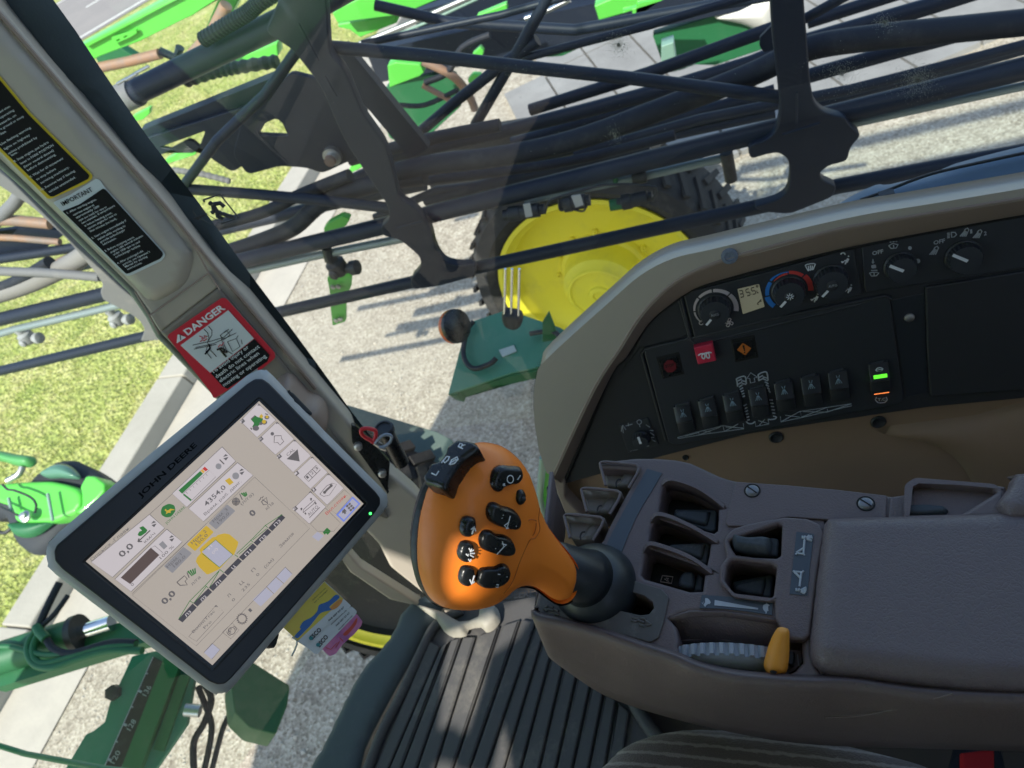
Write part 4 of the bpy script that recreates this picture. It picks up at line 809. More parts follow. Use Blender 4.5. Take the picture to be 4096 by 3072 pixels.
# exit sign printed on the side glass edge
EX = Pl(tuple(PIL.at(860, 840, .02)), PIL.n)
ex = obj('exit_sign', [g_strokes(EX, [c01((1635, 100), (1770, 55), (1920, 245), (1780, 290), (1775, 280)), c01((1635, 100), (1645, 118)), c01((1650, 215), (1560, 250)), ], .0013, 0, 6),
    g_strokes(EX, [c01((1550, 185), (1595, 155), (1640, 200)), c01((1550, 190), (1580, 235), (1690, 290), (1740, 310), (1760, 275), (1640, 195))], .0005, 0, 4),
    g_plate(EX, c01((1553, 250), (1590, 228), (1592, 242), (1650, 215), (1652, 224), (1598, 255), (1608, 265)), .001), g_plate(EX, circ(c01((1692, 128))[0], 9), .001),
    g_strokes(EX, [c01((1710, 140), (1745, 190), (1790, 215)), c01((1712, 135), (1770, 125), (1805, 155)), c01((1715, 150), (1720, 190), (1702, 205)), c01((1745, 185), (1750, 230), (1795, 255)), c01((1790, 210), (1830, 225), (1885, 240))], .0030, 0, 8)], M_NOZ, label='black running man exit sign on the glass edge', cat='sign')
# warning stickers
def sticker(name, label, outline, holes_mt, parts, r=8, th=.0008, off=.0135):
    t = thing(name, label, 'sticker', tuple(PIL.at(*outline[0], off)))
    obj('backing', [g_plate(PIL, fillet(outline, r), th, off)], holes_mt, t)
    for n, gs, mt in parts: obj(n, gs, mt, t)
    return t
M_STW = mat('sticker_white', (0.62, 0.67, 0.68), 0.3); M_STB = mat('sticker_black', (0.010, 0.010, 0.011), 0.2, spec=0.25); M_STY = mat('sticker_yellow', (0.72, 0.52, 0.02), 0.3); M_STR = mat('sticker_red', (0.60, 0.02, 0.04), 0.3)
M_STT = mat('sticker_text', (0.72, 0.76, 0.78), 0.4)
o1 = [(-60, 250), (0, 305), (120, 450), (371, 702), (366, 718), (340, 735), (205, 795), (190, 795), (0, 605), (-60, 545)]
i1 = [(-60, 262), (0, 322), (115, 460), (358, 702), (352, 716), (330, 727), (214, 786), (200, 786), (0, 590), (-60, 532)]
dr = lambda x, y, l, s: ((x, y), (x + l, y - l * .62))
t1 = []
for s, x, y, l in (('and when', 0, 452, 48), ('operating', 2, 475, 64), ('hazards, on', 2, 500, 74), ('n ground or steep', 5, 520, 105), ('slopes.', 4, 540, 26), ('Use flashing warning', 4, 582, 138), ('lights on highway', 20, 600, 116), ('unless prohibited by', 35, 618, 132), ('law.', 48, 625, 28), ('8. Stop engine, put hydro', 58, 650, 158), ('lever in PARK POSITION', 85, 658, 150), ('(lever neutral detent)', 98, 672, 136), ('before dismounting.', 112, 685, 130), ('9. Wait for all movement', 122, 712, 152), ('to stop before', 148, 722, 88), ('servicing machinery.', 165, 736, 130), ('10. Remove key if leaving', 165, 764, 156), ('vehicle unattended.', 198, 772, 122)):
    a = (x, y); b = (x + l * .87, y - l * .50); t1.append(g_text(PIL, s, a, b, 9.5, .0152, bold=.004))
sticker('operating_sticker', 'black sticker with yellow border at top left of the post', o1, M_STY, [('black_field', [g_plate(PIL, fillet(i1, 5), .0006, .0145)], M_STB), ('lettering', t1, M_STT)])
o2 = c01((425, 120), (560, 60), (770, -70), (800, -65), (835, -10), (1320, 520), (1330, 550), (1300, 590), (1060, 705), (1020, 712), (990, 690))
i2 = c01((500, 190), (640, 135), (828, 8), (850, 20), (1305, 520), (1310, 545), (1290, 572), (1040, 690), (1015, 695), (1000, 680))
t2 = []
cT = K(0, 750, .4973)
for s, x, y, x2, y2, in (('1. After starting engine,', 545, 212, 778, 100), ('operate engine at', 592, 228, 760, 145), ('approximately 1200', 615, 250, 802, 155), ('rpm (no load) for one to', 640, 273, 862, 160), ('two minutes. If temperature', 662, 295, 926, 150), ('is below freezing point,', 685, 316, 903, 208), ('operate engine for two to', 708, 338, 940, 218), ('four minutes (no load).', 728, 360, 942, 255), ('2. Start engine immediately if', 742, 415, 1018, 270), ('stalled while working to', 790, 425, 1012, 312), ('provide turbocharger', 812, 446, 1008, 345), ('lubrication.', 832, 466, 940, 412), ('3. Before stopping warm', 848, 518, 1080, 405), ('engine, idle several minutes', 892, 530, 1152, 392), ('under 1000 rpm to cool', 915, 548, 1128, 440), ('turbocharger turbine.', 932, 568, 1132, 470), ('4. After prolonged idle', 948, 618, 1155, 515), ("periods, see Operator's", 992, 628, 1208, 520), ('Manual for starting', 1010, 645, 1188, 560), ('instructions.', 1028, 665, 1145, 610)):
    t2.append(g_text(PIL, s, cT((x, y))[0], cT((x2, y2))[0], 8.5, .0152, bold=.004))
sticker('important_sticker', 'white bordered sticker headed IMPORTANT on the post', o2, M_STW, [('black_field', [g_plate(PIL, fillet(i2, 5), .0006, .0145)], M_STB), ('lettering', t2, M_STT), ('heading', [g_text(PIL, 'IMPORTANT', cT((508, 150))[0], cT((750, 28))[0], 19, .0146, bold=.012)], M_STB)])
o3 = c01((1345, 1200), (1360, 1180), (1780, 890), (1810, 890), (1830, 905), (2210, 1330), (2215, 1370), (2120, 1450), (1720, 1700), (1690, 1640))
cD = K(0, 750, .4973)
d_pic = c01((1452, 1270), (1835, 988), (2042, 1215), (1690, 1490)); d_blk = c01((1694, 1494), (2046, 1219), (2170, 1350), (2150, 1400), (1830, 1620), (1790, 1600))
L3 = [c01((1640, 1140), (1670, 1170), (1680, 1210), (1668, 1245), (1680, 1275)), c01((1675, 1115), (1705, 1150), (1702, 1190), (1672, 1240)), c01((1550, 1268), (1700, 1235), (1800, 1205), (1870, 1140)), c01((1572, 1288), (1720, 1255), (1900, 1170)), c01((1770, 1190), (1820, 1150), (1850, 1185), (1800, 1225), (1770, 1190)), c01((1800, 1170), (1840, 1140)), c01((1670, 1270), (1655, 1320), (1700, 1375)), c01((1685, 1300), (1740, 1360)), c01((1560, 1300), (1740, 1262)), c01((1780, 1205), (1800, 1300), (1870, 1340)), c01((1830, 1240), (1900, 1215), (1930, 1280), (1870, 1320), (1830, 1240)), c01((1900, 1215), (1915, 1190)), c01((1940, 1225), (1948, 1260)), c01((1800, 1260), (1830, 1325))]
M3 = [c01((1660, 1330), (1690, 1290), (1680, 1260)), c01((1745, 1305), (1780, 1290), (1810, 1310)), c01((1770, 1300), (1800, 1340), (1820, 1362)), c01((1790, 1320), (1830, 1325)), c01((1650, 1340), (1672, 1310))]
Z3 = [c01((1602, 1195), (1630, 1205), (1618, 1215), (1650, 1210), (1640, 1192), (1668, 1200)), c01((1610, 1240), (1632, 1222), (1640, 1235), (1665, 1215)), c01((1755, 1285), (1772, 1262), (1780, 1275), (1800, 1245))]
t3 = [g_text(PIL, s, cD((a, b))[0], cD((c, d))[0], 15, .0152, bold=.006) for s, a, b, c, d in (('To avoid injury or', 1712, 1500, 2005, 1288), ('death do not contact', 1745, 1535, 2092, 1285), ('electric lines when', 1775, 1568, 2088, 1340), ('moving or operating', 1805, 1602, 2145, 1362))]
tri = c01((1420, 1255), (1428, 1180), (1498, 1205))
sticker('danger_sticker', 'red bordered sticker headed DANGER just above the monitor', o3, M_STR, [('picture_field', [g_plate(PIL, d_pic, .0006, .0146)], M_STW), ('black_field', [g_plate(PIL, d_blk, .0006, .0146)], M_STB), ('lettering', t3, M_STT), ('heading', [g_text(PIL, 'DANGER', cD((1510, 1190))[0], cD((1815, 975))[0], 27, .0146, bold=.03), g_plate(PIL, fillet(tri, 4), .0004, .0148)], M_WHITE), ('pictogram', [g_strokes(PIL, L3, .0005, .015), g_strokes(PIL, M3, .0016, .015), g_plate(PIL, c01((1445, 1190), (1452, 1187), (1456, 1225), (1450, 1228)), .0003, .0152)], M_STB), ('spark', [g_strokes(PIL, Z3, .0007, .015)], M_STR)], r=10)
# cab shell: roof, pillars, floor, rear wall, far side
cabs = thing('cab_shell', 'cab roof, floor sill and body panels around the driver', 'cab', (0, 0, 1.7))
obj('roof', [g_box((0.05, 0.2725, 4.09), (2.6, 1.405, 0.16)), ], M_LINER, cabs, bevel=0.03)
obj('wheel_shade_board', [g_box((1.80, 0.0, 4.09), (0.88, 1.9, 0.10))], M_LINER, cabs, bevel=0.03)  # unseen board added to keep the sun off the yellow wheel
obj('added_roof_glass', [([(-1.2, -0.97, 4.02), (1.3, -0.97, 4.02), (1.3, -0.43, 4.02), (-1.2, -0.43, 4.02)], [(0, 1, 2, 3)])], GL1, cabs)  # glass opening added in the roof to let sky light onto the armrest
obj('rear_wall', [g_box((-1.18, 0, 2.4), (0.06, 1.85, 1.3))], M_LINER, cabs)
obj('header', [g_box((0.0, -0.90, 3.97), (2.3, 0.05, 0.08))], M_LINER, cabs)
LW = Pl((0, 0.90, 2.8), (0, -1, 0), (1, 0, 0))
def sunhole(pl, pts, off=0.0):
    out = []
    for u, v in pts:
        p = pl.at(u, v, off); s = (0.90 - p.y) / TO_SUN.y; q = p + TO_SUN * s; out.append(LW.loc(q))
    return out
FLQ = Pl((0, 0, 1.86), (0, 0, 1)); ARQ = Pl((0, -0.3, 2.45), (0, 0, 1))
light_holes = [[LW.loc((x, .9, z)) for x, z in ((-1.05, 2.8), (-.55, 2.8), (-.55, 3.2), (-1.05, 3.2))],
        sunhole(FLQ, c13((1850, 330), (2212, 150), (2400, 300), (2230, 420), (2150, 560), (1930, 700), (1850, 1000), (1750, 1320), (1690, 1330), (1640, 1270), (1510, 1300), (1570, 650), (1480, 400))),
        sunhole(FLQ, c13((1440, 1750), (1480, 1490), (1560, 1460), (1640, 1490), (1700, 1540), (1950, 1560), (2040, 1160), (2120, 1609), (2140, 1750))),
        sunhole(ARQ, kq2((-260, 1000), (-180, 600), (-40, 330), (110, 100), (230, 110), (230, 300), (80, 560), (-60, 860))),
        sunhole(ARQ, c23((700, 430), (900, 480), (1230, 590), (1210, 720), (1000, 690), (740, 600))),
        sunhole(PIL, [(1330, 2180), (1500, 2175), (1640, 2230), (1790, 2340), (1800, 2480), (1700, 2430), (1520, 2330), (1400, 2270)])]
obj('sun_mask', [g_plate(LW, [(-1.15, -1.0), (1.30, -1.0), (1.30, 1.205), (-1.15, 1.205)], .02, 0, px=False, holes=light_holes)], M_LINER, cabs)  # unseen mask added; its holes throw the sun patches inside the cab
hd = thing('ground_shade_slab', 'unseen rounded green hood ahead of the cab', 'blocker', (2.3, 0, 1.9))
obj('shade_slab_shell', [g_inflate(Pl((0, 0, 2.38), (0, 0, 1)), [(-1.45, 0.45), (-1.95, 0.95), (-2.3, 1.0), (-2.55, 0.8), (-2.75, 0.2), (-3.2, -1.7), (-1.45, -1.7)], .06, .1, .06, px=False, sm=4)], M_GREEN, hd, sm=180)  # out-of-view slab added only for its shadow on the gravel
obj('floor_pan', [g_plate(Pl((0, 0, 1.82), (0, 0, 1)), [(-x, -y) for x, y in ((-1.15, -0.86), (0.40, -0.86), (0.62, -0.60), (0.76, -0.28), (0.82, 0.1), (0.78, 0.5), (0.65, 0.86), (-1.15, 0.86))], 0.05, 0, 0.005, px=False)], M_CARPET, cabs)
FL = Pl((0, 0, 1.85), (0, 0, 1))
sill = [(1850, 2330), (1735, 2480), (1660, 2620), (1560, 2800), (1460, 3000), (1400, 3200), (1180, 3200), (1290, 3000), (1440, 2700), (1560, 2560), (1640, 2420)]
obj('sill', [g_inflate(Pl((0, 0, 1.84), (0, 0, 1)), sill, 0.014, 0.02, 0.03, sm=3)], mat('sill_dark', (0.05, 0.068, 0.075), 0.45, dust=(12, 0.4, (0.10, 0.12, 0.13))), cabs, sm=180)
obj('glass_edge_trim', [g_tube([Pl((0, 0, 1.86), (0, 0, 1)).at(u, v) for u, v in [(-60, 2965), (100, 3015), (420, 3075), (800, 3120)]], 0.006, 8)], M_TEAL, cabs, sm=60)
# floor mat with ribs
fm = thing('floor_mat', 'black ribbed rubber floor mat between sill and armrest', 'mat', (0.6, -0.35, 1.85))
matout = [(1760, 2490), (1860, 2430), (2150, 2380), (2600, 2700), (2560, 2830), (2640, 2960), (2700, 3200), (1380, 3200), (1480, 3000), (1560, 2840), (1640, 2700), (1700, 2570)]
obj('base', [g_plate(FL, fillet(matout, 20), 0.012, 0, 0.004)], M_MAT, fm, sm=60)
gr = [((1715, 2560), (1440, 3200)), ((1762, 2585), (1500, 3200)), ((1800, 2560), (1555, 3200)), ((1848, 2545), (1622, 3200)), ((1905, 2545), (1700, 3200)), ((2005, 2500), (1770, 3200)), ((2085, 2475), (1835, 3200)), ((2144, 2486), (1828 + 75, 3200)), ((2174, 2540), (1980, 3200)), ((2209, 2600), (2050, 3200)), ((2259, 2640), (2128, 3200)), ((2313, 2680), (2195, 3200)), ((2368, 2720), (2262, 3200)), ((2418, 2762), (2330, 3200)), ((2467, 2800), (2400, 3200)), ((2520, 2850), (2470, 3200))]
for i in range(len(gr) - 1):
    (a, b), (c, d) = gr[i], gr[i + 1]
    f = .07
    q = [(a[0] + (c[0] - a[0]) * f, a[1] + (c[1] - a[1]) * f), (c[0] - (c[0] - a[0]) * f, c[1] - (c[1] - a[1]) * f), (d[0] - (d[0] - b[0]) * f, 3200), (b[0] + (d[0] - b[0]) * f, 3200)]
    obj('rib', [g_plate(FL, fillet(q, 8), 0.010, .008, 0.0035)], M_MAT, fm, sm=60)
obj('rim', [g_tube([FL.at(u, v, .004) for u, v in [(1850, 2440), (1745, 2500), (1690, 2600), (1600, 2790), (1520, 2950), (1430, 3200)]], 0.010, 10, sm=4)], M_MAT, fm, sm=60)
obj('rim', [g_tube([FL.at(u, v, .004) for u, v in [(2530, 2790), (2560, 2850), (2620, 2940), (2700, 3040), (2750, 3200)]], 0.012, 10, sm=4)], M_MAT, fm, sm=60)
obj('raised_lettering', [g_text(FL, 'DEERE', (2025, 2395), (2135, 2385), 26, .012, bold=.02)], M_MAT, fm)
M_CAST = mat('base_casting', (0.34, 0.32, 0.27), 0.5, dust=(30, 0.5, (0.25, 0.23, 0.19)))
obj('post_foot', [g_inflate(FL, c13((1340, 300), (1560, 360), (1700, 440), (1850, 400), (1850, 330), (1960, 300), (2010, 370), (2010, 440), (1960, 500), (1900, 520), (1860, 480), (1760, 500), (1740, 550), (1640, 560), (1560, 510), (1500, 420)), 0.02, 0.015, 0.0, off=.01, sm=2)], M_CAST, label='pale cast foot of the corner post on the mat', cat='foot', sm=180)
# =================================================================== MONITOR
MP = Pl(tuple(W(343, 2246, .6735)), (-0.753, 0.451, 0.48))
D = 1.8517
dd = lambda *p: [(x * D, y * D) for x, y in p]
k1 = K(300, 1550, .3315); k2 = K(800, 1550, .3616); k3 = K(400, 2050, .3918)
mo = thing('monitor', 'silver framed touch screen monitor with lit beige display on the corner post', 'monitor', tuple(MP.at(900, 2130)))
shell = dd((100, 1192), (106, 1172), (125, 1152), (330, 976), (535, 810), (556, 800), (572, 800), (590, 812), (700, 930), (822, 1052), (836, 1072), (836, 1092), (824, 1110), (660, 1300), (505, 1482), (488, 1495), (470, 1498), (448, 1490), (290, 1370), (122, 1242), (104, 1218))
bez = dd((116, 1192), (122, 1178), (140, 1163), (340, 992), (536, 828), (552, 818), (568, 818), (582, 828), (690, 940), (812, 1062), (822, 1076), (822, 1090), (812, 1106), (655, 1288), (500, 1466), (486, 1478), (470, 1480), (452, 1473), (300, 1356), (134, 1230), (118, 1212))
obj('shell', [g_inflate(MP, shell, 0.0085, 0.012, 0.035, off=-.006, sm=2, step=.008)], M_MONS, mo, sm=180)
scr = [(343, 2246), (1037, 1604), (1455, 2015), (850, 2662)]
sh = [(334, 2249), (1038, 1592), (1468, 2014), (851, 2680)]
obj('bezel', [g_plate(MP, fillet(bez, 8), 0.006, .0065, 0.0018, holes=[fillet(sh, 8)], seg=3)], M_MONB, mo, sm=60)
obj('inner_frame', [g_plate(MP, fillet([(326, 2252), (1038, 1584), (1478, 2014), (851, 2692)], 8), 0.003, .0050, 0.0006, holes=[scr])], M_GLOSSB, mo, sm=60)
E_BG = emit('screen_beige', (0.59, 0.52, 0.455), .36); E_LT = emit('screen_light', (0.66, 0.60, 0.62), .42); E_DK = mat('screen_dark', (0.03, 0.03, 0.035), 0.3, emis=(0.10, 0.09, 0.09), es=.6); E_GRN = emit('screen_green', (0.05, 0.24, 0.06), 0.35)  # dark tone lifted and beige greyed to mimic glare haze on the screen
E_YEL = emit('screen_yellow', (0.72, 0.48, 0.05), 0.38); E_GRY = emit('screen_grey', (0.34, 0.33, 0.35), 0.38); E_BLU = emit('screen_blue', (0.22, 0.30, 0.85), 0.40); E_RED = emit('screen_red', (0.62, 0.06, 0.05), 0.40); E_LAV = emit('screen_lavender', (0.50, 0.49, 0.60), 0.40); E_BRN = emit('screen_brown', (0.17, 0.12, 0.11), 0.30)
disp = obj('display', [g_plate(MP, scr, .002, .0040)], E_BG, mo)
Z1, Z2, Z3_, Z4 = .0042, .0044, .0046, .0048
def sp(n, g, mt):
    if n in ('light_field', 'lavender_field', 'tag', 'tag_letter', 'gauge', 'rate_button_grey', 'rate_text', 'section_name', 'boom_section', 'screen_text', 'level_text', 'tractor_tyre', 'tractor_rim', 'icon_grey', 'home_button_icon'):
        for e in g: obj(n, [e], mt, disp)
    else: obj(n, g, mt, disp)
P = lambda pts, z, r=0, th=.0001: g_plate(MP, fillet(pts, r) if r else pts, th, z)
T = lambda s, a, b, h, z=Z4, bold=.0: g_text(MP, s, a, b, h, z, bold=bold)
o = lambda f, *p: f(*p)
# light panels
tile = [k2((640, 172), (838, 360), (632, 552), (445, 370)), k2((850, 378), (1040, 570), (835, 745), (650, 570)), k2((1045, 578), (1228, 755), (1030, 938), (850, 765)), k2((1238, 768), (1412, 940), (1222, 1122), (1045, 950)), k2((1420, 950), (1590, 1115), (1405, 1300), (1240, 1140)), k2((1220, 1155), (1393, 1320), (1208, 1508), (1030, 1345)), k2((1385, 1330), (1555, 1500), (1480, 1590), (1300, 1590), (1222, 1510)) , k2((1600, 1130), (1680, 1205), (1510, 1400), (1400, 1320))]
box1 = k3((-110, 300), (500, 20), (510, 15), (660, 160), (130, 660), (-60, 510))
box1 = [k1((900, 1530))[0], k3((660, 160))[0], k3((128, 662))[0], (365, 2253)]
box1[3] = k3((-90, 505))[0]
box2 = k3((682, 170), (840, 300), (318, 808), (152, 680))
box3 = k1((1775, 715),) + k2((395, 815),) + k1((1350, 1445), (1172, 1280))
box4 = k2((415, 830), (588, 972), (40, 1482), (-20, 1430)); box4 = [k2((415, 830))[0], k2((588, 972))[0], k1((1552, 1618))[0], k1((1370, 1458))[0]]
lt = [P(t, Z1, 3) for t in tile[:6]] + [P(b, Z1) for b in (box1, box2, box3, box4)]
sp('light_field', lt, E_LT)
ol = lambda b, r=.0002: g_strokes(MP, [b + [b[0]]], r, Z2, 4)
sp('outline', [ol(t) for t in tile] + [ol(b, .0003) for b in (box1, box2, box3, box4)] + [g_strokes(MP, [k2((1208, 1562), (1800, 560)) if 0 else [k2((605, 990))[0], k2((1210, 1560))[0], k3((982, 1362))[0], k3((330, 845))[0], k2((605, 990))[0]]], .00018, Z2),
    g_strokes(MP, [[k3((1150, 350))[0]] if 0 else k3((328, 828), (890, 300), (1090, 110)), [k1((1175, 1282))[0], k1((900, 1530))[0]], k3((905, 1268), (1185, 945), (1262, 1015), (985, 1315), (905, 1268)), k3((1890, 555), (1965, 630)), k3((1795, 655), (1875, 725)), k3((1698, 755), (1775, 830)), k3((1250, 1222), (1350, 1130), (1420, 1200), (1335, 1290), (1250, 1222)), k3((1060, 1430), (1145, 1335), (1225, 1400), (1140, 1500)), k3((1060, 1430), (1890, 560), (1965, 630))], .00018, Z2)], E_DK)
sp('lavender_field', [P(k3((1890, 560), (1965, 628), (1878, 722), (1798, 655)), Z1), P(k3((1792, 662), (1870, 728), (1778, 828), (1700, 758)), Z1), P(k3((1692, 765), (1770, 832), (1640, 960), (1560, 890)), Z1), P(k3((1145, 1338), (1222, 1400), (1140, 1500), (1062, 1430)), Z1), P(k2((1300, 1595), (1370, 1640), (1310, 1700), (1240, 1650)), Z1), P(k2((245, 1220), (300, 1255), (260, 1290)), Z1)] [:5], E_LAV)
# arrows, headings and figures
ud = lambda c, s=1.0: [P([(c[0] - 11 * s, c[1] - 2 * s), (c[0] - 1 * s, c[1] - 14 * s), (c[0] + 9 * s, c[1] - 8 * s)][::-1], Z2), P([(c[0] - 10 * s, c[1] + 3 * s), (c[0] + 11 * s, c[1] - 3 * s), (c[0] + 1 * s, c[1] + 12 * s)][::-1], Z2)]
tx = []
for c in (k3((550, 120))[0], k3((732, 268))[0], k2((285, 775))[0], k2((462, 935))[0]): tx += ud(c)
tx += [T('Опрыск.-Главн.', (368, 2245), (522, 2112), 12), T('0,0', k3((225, 462))[0], k3((350, 345))[0], 24, bold=.02), T('км/ч', k3((462, 315))[0], k3((568, 218))[0], 12), T('0', k3((330, 755))[0], k3((352, 735))[0], 12), T('100 %', k3((625, 478))[0], k3((760, 352))[0], 12),
       T('4354,0', k2((72, 1318))[0], k2((292, 1108))[0], 19, bold=.01), T('Врем. раб. двиг.', k2((60, 1418))[0], k2((462, 1045))[0], 11.5),
       T('0,0', k3((660, 945))[0], k3((780, 828))[0], 24, bold=.03), T('0', k2((578, 1432))[0], k2((625, 1388))[0], 23, bold=.04), T('кПа', k2((742, 1358))[0], k2((818, 1285))[0], 12), T('(л/га)', k2((462, 1305))[0], k2((598, 1182))[0], 12), T('л/га', k3((945, 748))[0], k3((1030, 665))[0], 12),
       T('Земля', k3((1845, 362))[0], k3((1982, 222))[0], 12), T('(см)', k3((1690, 572))[0], k3((1778, 482))[0], 12), T('П', k3((1562, 612))[0], k3((1592, 580))[0], 11), T('0', k3((1610, 655))[0], k3((1632, 632))[0], 11), T('Ц', k3((1440, 745))[0], k3((1472, 712))[0], 11), T('235', k3((1462, 810))[0], k3((1535, 735))[0], 11), T('Л', k3((1315, 872))[0], k3((1342, 842))[0], 11), T('0', k3((1360, 912))[0], k3((1384, 888))[0], 11),
       T('BoomTrac', k3((955, 1232))[0], k3((1175, 1012))[0], 11), T('Pro', k3((1072, 1190))[0], k3((1142, 1118))[0], 11), T('1', k3((1535, 1020))[0], k3((1556, 1000))[0], 14), T('P', k3((1335, 1228))[0], k3((1362, 1195))[0], 14),
       T('CAL', k2((972, 762))[0], k2((1052, 692))[0], 12), T('AUTO', k2((1208, 1425))[0], k2((1315, 1325))[0], 13), T('1', k2((1190, 1012))[0], k2((1208, 995))[0], 12), T('2', k2((1236, 968))[0], k2((1262, 944))[0], 12), T('3', k2((1284, 922))[0], k2((1312, 898))[0], 12)]
tx += [P(k2((958, 792), (1080, 682), (1103, 818)), Z2), P(circ(k2((800, 512))[0], 7), Z2), g_strokes(MP, [k2((822, 535), (898, 532), (905, 570), (928, 595), (885, 638), (860, 608), (820, 610), (822, 535)), k2((1152, 990), (1285, 862), (1332, 910), (1200, 1040), (1152, 990)), k2((1195, 948), (1243, 998)), k2((1242, 905), (1290, 952)), k2((1210, 1442), (1325, 1325))], .00035, Z3_)]
tx += [g_strokes(MP, [k2((1325, 1180), (1368, 1205), (1432, 1190), (1512, 1072), (1460, 1058), (1400, 1090), (1325, 1180)), k2((1140, 1385), (1145, 1350), (1260, 1245), (1275, 1255), (1255, 1290), (1140, 1385))], .0003, Z3_), g_strokes(MP, [k2((1375, 1165), (1405, 1130), (1450, 1090))], .0011, Z3_, 6), P(circ(k2((1378, 1160))[0], 6), Z3_), P(circ(k2((1452, 1085))[0], 6), Z3_), P(circ(k2((200, 880))[0], 0.1), Z3_)]
tx += [g_strokes(MP, [k2((1112, 1345), (1130, 1335)), k2((1122, 1358), (1122, 1340)), k2((1218, 1235), (1236, 1225)), k2((1228, 1250), (1230, 1228)), k2((1160, 1385), (1172, 1402)), k2((1270, 1270), (1285, 1290))], .0008, Z3_, 6)]
gear = [circ(k3((1450, 1085))[0], 17, 20)]; tx += [g_strokes(MP, [gear[0] + [gear[0][0]]], .0004, Z3_)] + [g_strokes(MP, [[(k3((1450, 1085))[0][0] + 18 * math.cos(a), k3((1450, 1085))[0][1] + 18 * math.sin(a)), (k3((1450, 1085))[0][0] + 23 * math.cos(a), k3((1450, 1085))[0][1] + 23 * math.sin(a))] for a in [i * math.pi / 8 for i in range(16)]], .0005, Z3_)]
for cc, r in ((k3((1345, 1208))[0], 14),): tx.append(g_strokes(MP, [circ(cc, r, 20) + [circ(cc, r, 20)[0]], circ(cc, r + 6, 8, a0=-.6, a1=.6, rot=-.7), circ(cc, r + 6, 8, a0=2.5, a1=3.7, rot=-.7)], .00035, Z3_))
cc = k2((398, 1262))[0]; tx.append(g_strokes(MP, [circ(cc, r, 20) + [circ(cc, r, 20)[0]] for r in (14, 9, 4)] + [[(cc[0] - 17, cc[1]), (cc[0] + 17, cc[1])], [(cc[0], cc[1] - 17), (cc[0], cc[1] + 17)], k2((455, 1242), (445, 1185) ) if 0 else k2((468, 1242), (438, 1175)), k3((910, 665), (888, 612)), k3((785, 712), (862, 645), (892, 680), (868, 700), (892, 740), (840, 742), (820, 745), (785, 712)), k2((650, 1250), (668, 1235), (672, 1215), (690, 1222), (700, 1200)), k2((680, 1262), (735, 1215), (748, 1290), (702, 1298), (680, 1262)), k2((690, 1240), (750, 1280)), k2((615, 1262), (620, 1262))][:8], .00045, Z3_))
cc = k2((395, 978))[0]
sp('screen_text', tx, E_DK)
tg = [P([(c[0] - 11, c[1] - 3), (c[0] + 2, c[1] - 13), (c[0] + 12, c[1] - 2), (c[0] - 1, c[1] + 9)], Z2) for c in (k2((468, 378))[0], k2((672, 575))[0], k2((875, 768))[0], k2((1068, 955))[0], k2((1257, 1138))[0], k2((1052, 1345))[0])]
tg += [P([(c[0] - 6, c[1] - 2), (c[0], c[1] - 7), (c[0] + 7, c[1]), (c[0] + 4, c[1] + 2), (c[0], c[1] - 2), (c[0] - 3, c[1] + 2)], Z2) for c in (k2((652, 200))[0], k2((855, 400))[0], k2((1050, 595))[0], k2((1242, 782))[0], k2((1425, 968))[0], k2((1222, 1165))[0], k3((1185, 962))[0])]
sp('tag', tg, E_DK)
sp('tag_letter', [T(s, (c[0] - 5, c[1] + 5), (c[0] + 4, c[1] - 3), 8, Z3_, .02) for s, c in (('F', k2((468, 378))[0]), ('G', k2((672, 575))[0]), ('H', k2((875, 768))[0]), ('I', k2((1068, 955))[0]), ('J', k2((1257, 1138))[0]), ('E', k2((1052, 1345))[0]))], E_LT)
# boom sections bar
seg_pts = [((798, 1092), (842, 1122), (988, 970), (945, 930)), ((952, 925), (995, 960), (1145, 812), (1105, 775)), ((1112, 768), (1155, 802), (1298, 655), (1260, 620)), ((1265, 612), (1305, 645), (1450, 498), (1410, 465)), ((1418, 458), (1460, 490), (1600, 352), (1560, 315)), ((1568, 308), (1605, 340), (1750, 198), (1712, 165)), ((1718, 158), (1758, 190), (1892, 52), (1850, 18))]
sp('boom_section', [P(k3(*s), Z2) for s in seg_pts], emit('screen_charcoal', (0.09, 0.085, 0.10), 0.35))
sp('section_name', [T(s, k3((a, b))[0], k3((c, d))[0], 11, Z3_, .01) for s, a, b, c, d in (('Л3', 882, 1070, 935, 1015), ('Л2', 1040, 912, 1092, 860), ('Л1', 1190, 752, 1240, 705), ('Ц', 1360, 582, 1388, 552), ('П1', 1492, 448, 1550, 392), ('П2', 1645, 298, 1702, 240), ('П3', 1792, 145, 1848, 88))], E_LT)
gl = [k3(*p) for p in (((805, 1085), (915, 905), (1075, 745), (1220, 590)), ((955, 925), (920, 905)), ((965, 915), (1085, 755)), ((1105, 770), (1075, 745)), ((1120, 760), (1215, 600)), ((1262, 612), (1220, 580)), ((1395, 420), (1535, 290), (1688, 132), (1860, 20)), ((1410, 455), (1375, 430)), ((1420, 425), (1550, 310)), ((1565, 305), (1535, 280)), ((1560, 280), (1700, 165)), ((1712, 155), (1685, 128)), ((1055, 385), (1180, 278), (1355, 430), (1220, 560), (1045, 420)))]
sp('boom_outline', [g_strokes(MP, gl, .0003, Z3_)], E_GRN)
sp('tank_picture', [P(k3((978, 500), (990, 460), (1030, 415), (1015, 380), (1040, 350), (1150, 252), (1180, 250), (1205, 228), (1270, 213), (1320, 222), (1412, 300), (1408, 330), (1368, 435), (1352, 432), (1225, 572), (1205, 585), (1110, 630), (1090, 632), (1015, 560)), Z2, 3)], E_YEL)
sp('tank_level', [P(k3((1040, 402), (1180, 282), (1352, 432), (1220, 562)), Z3_)], E_LAV)
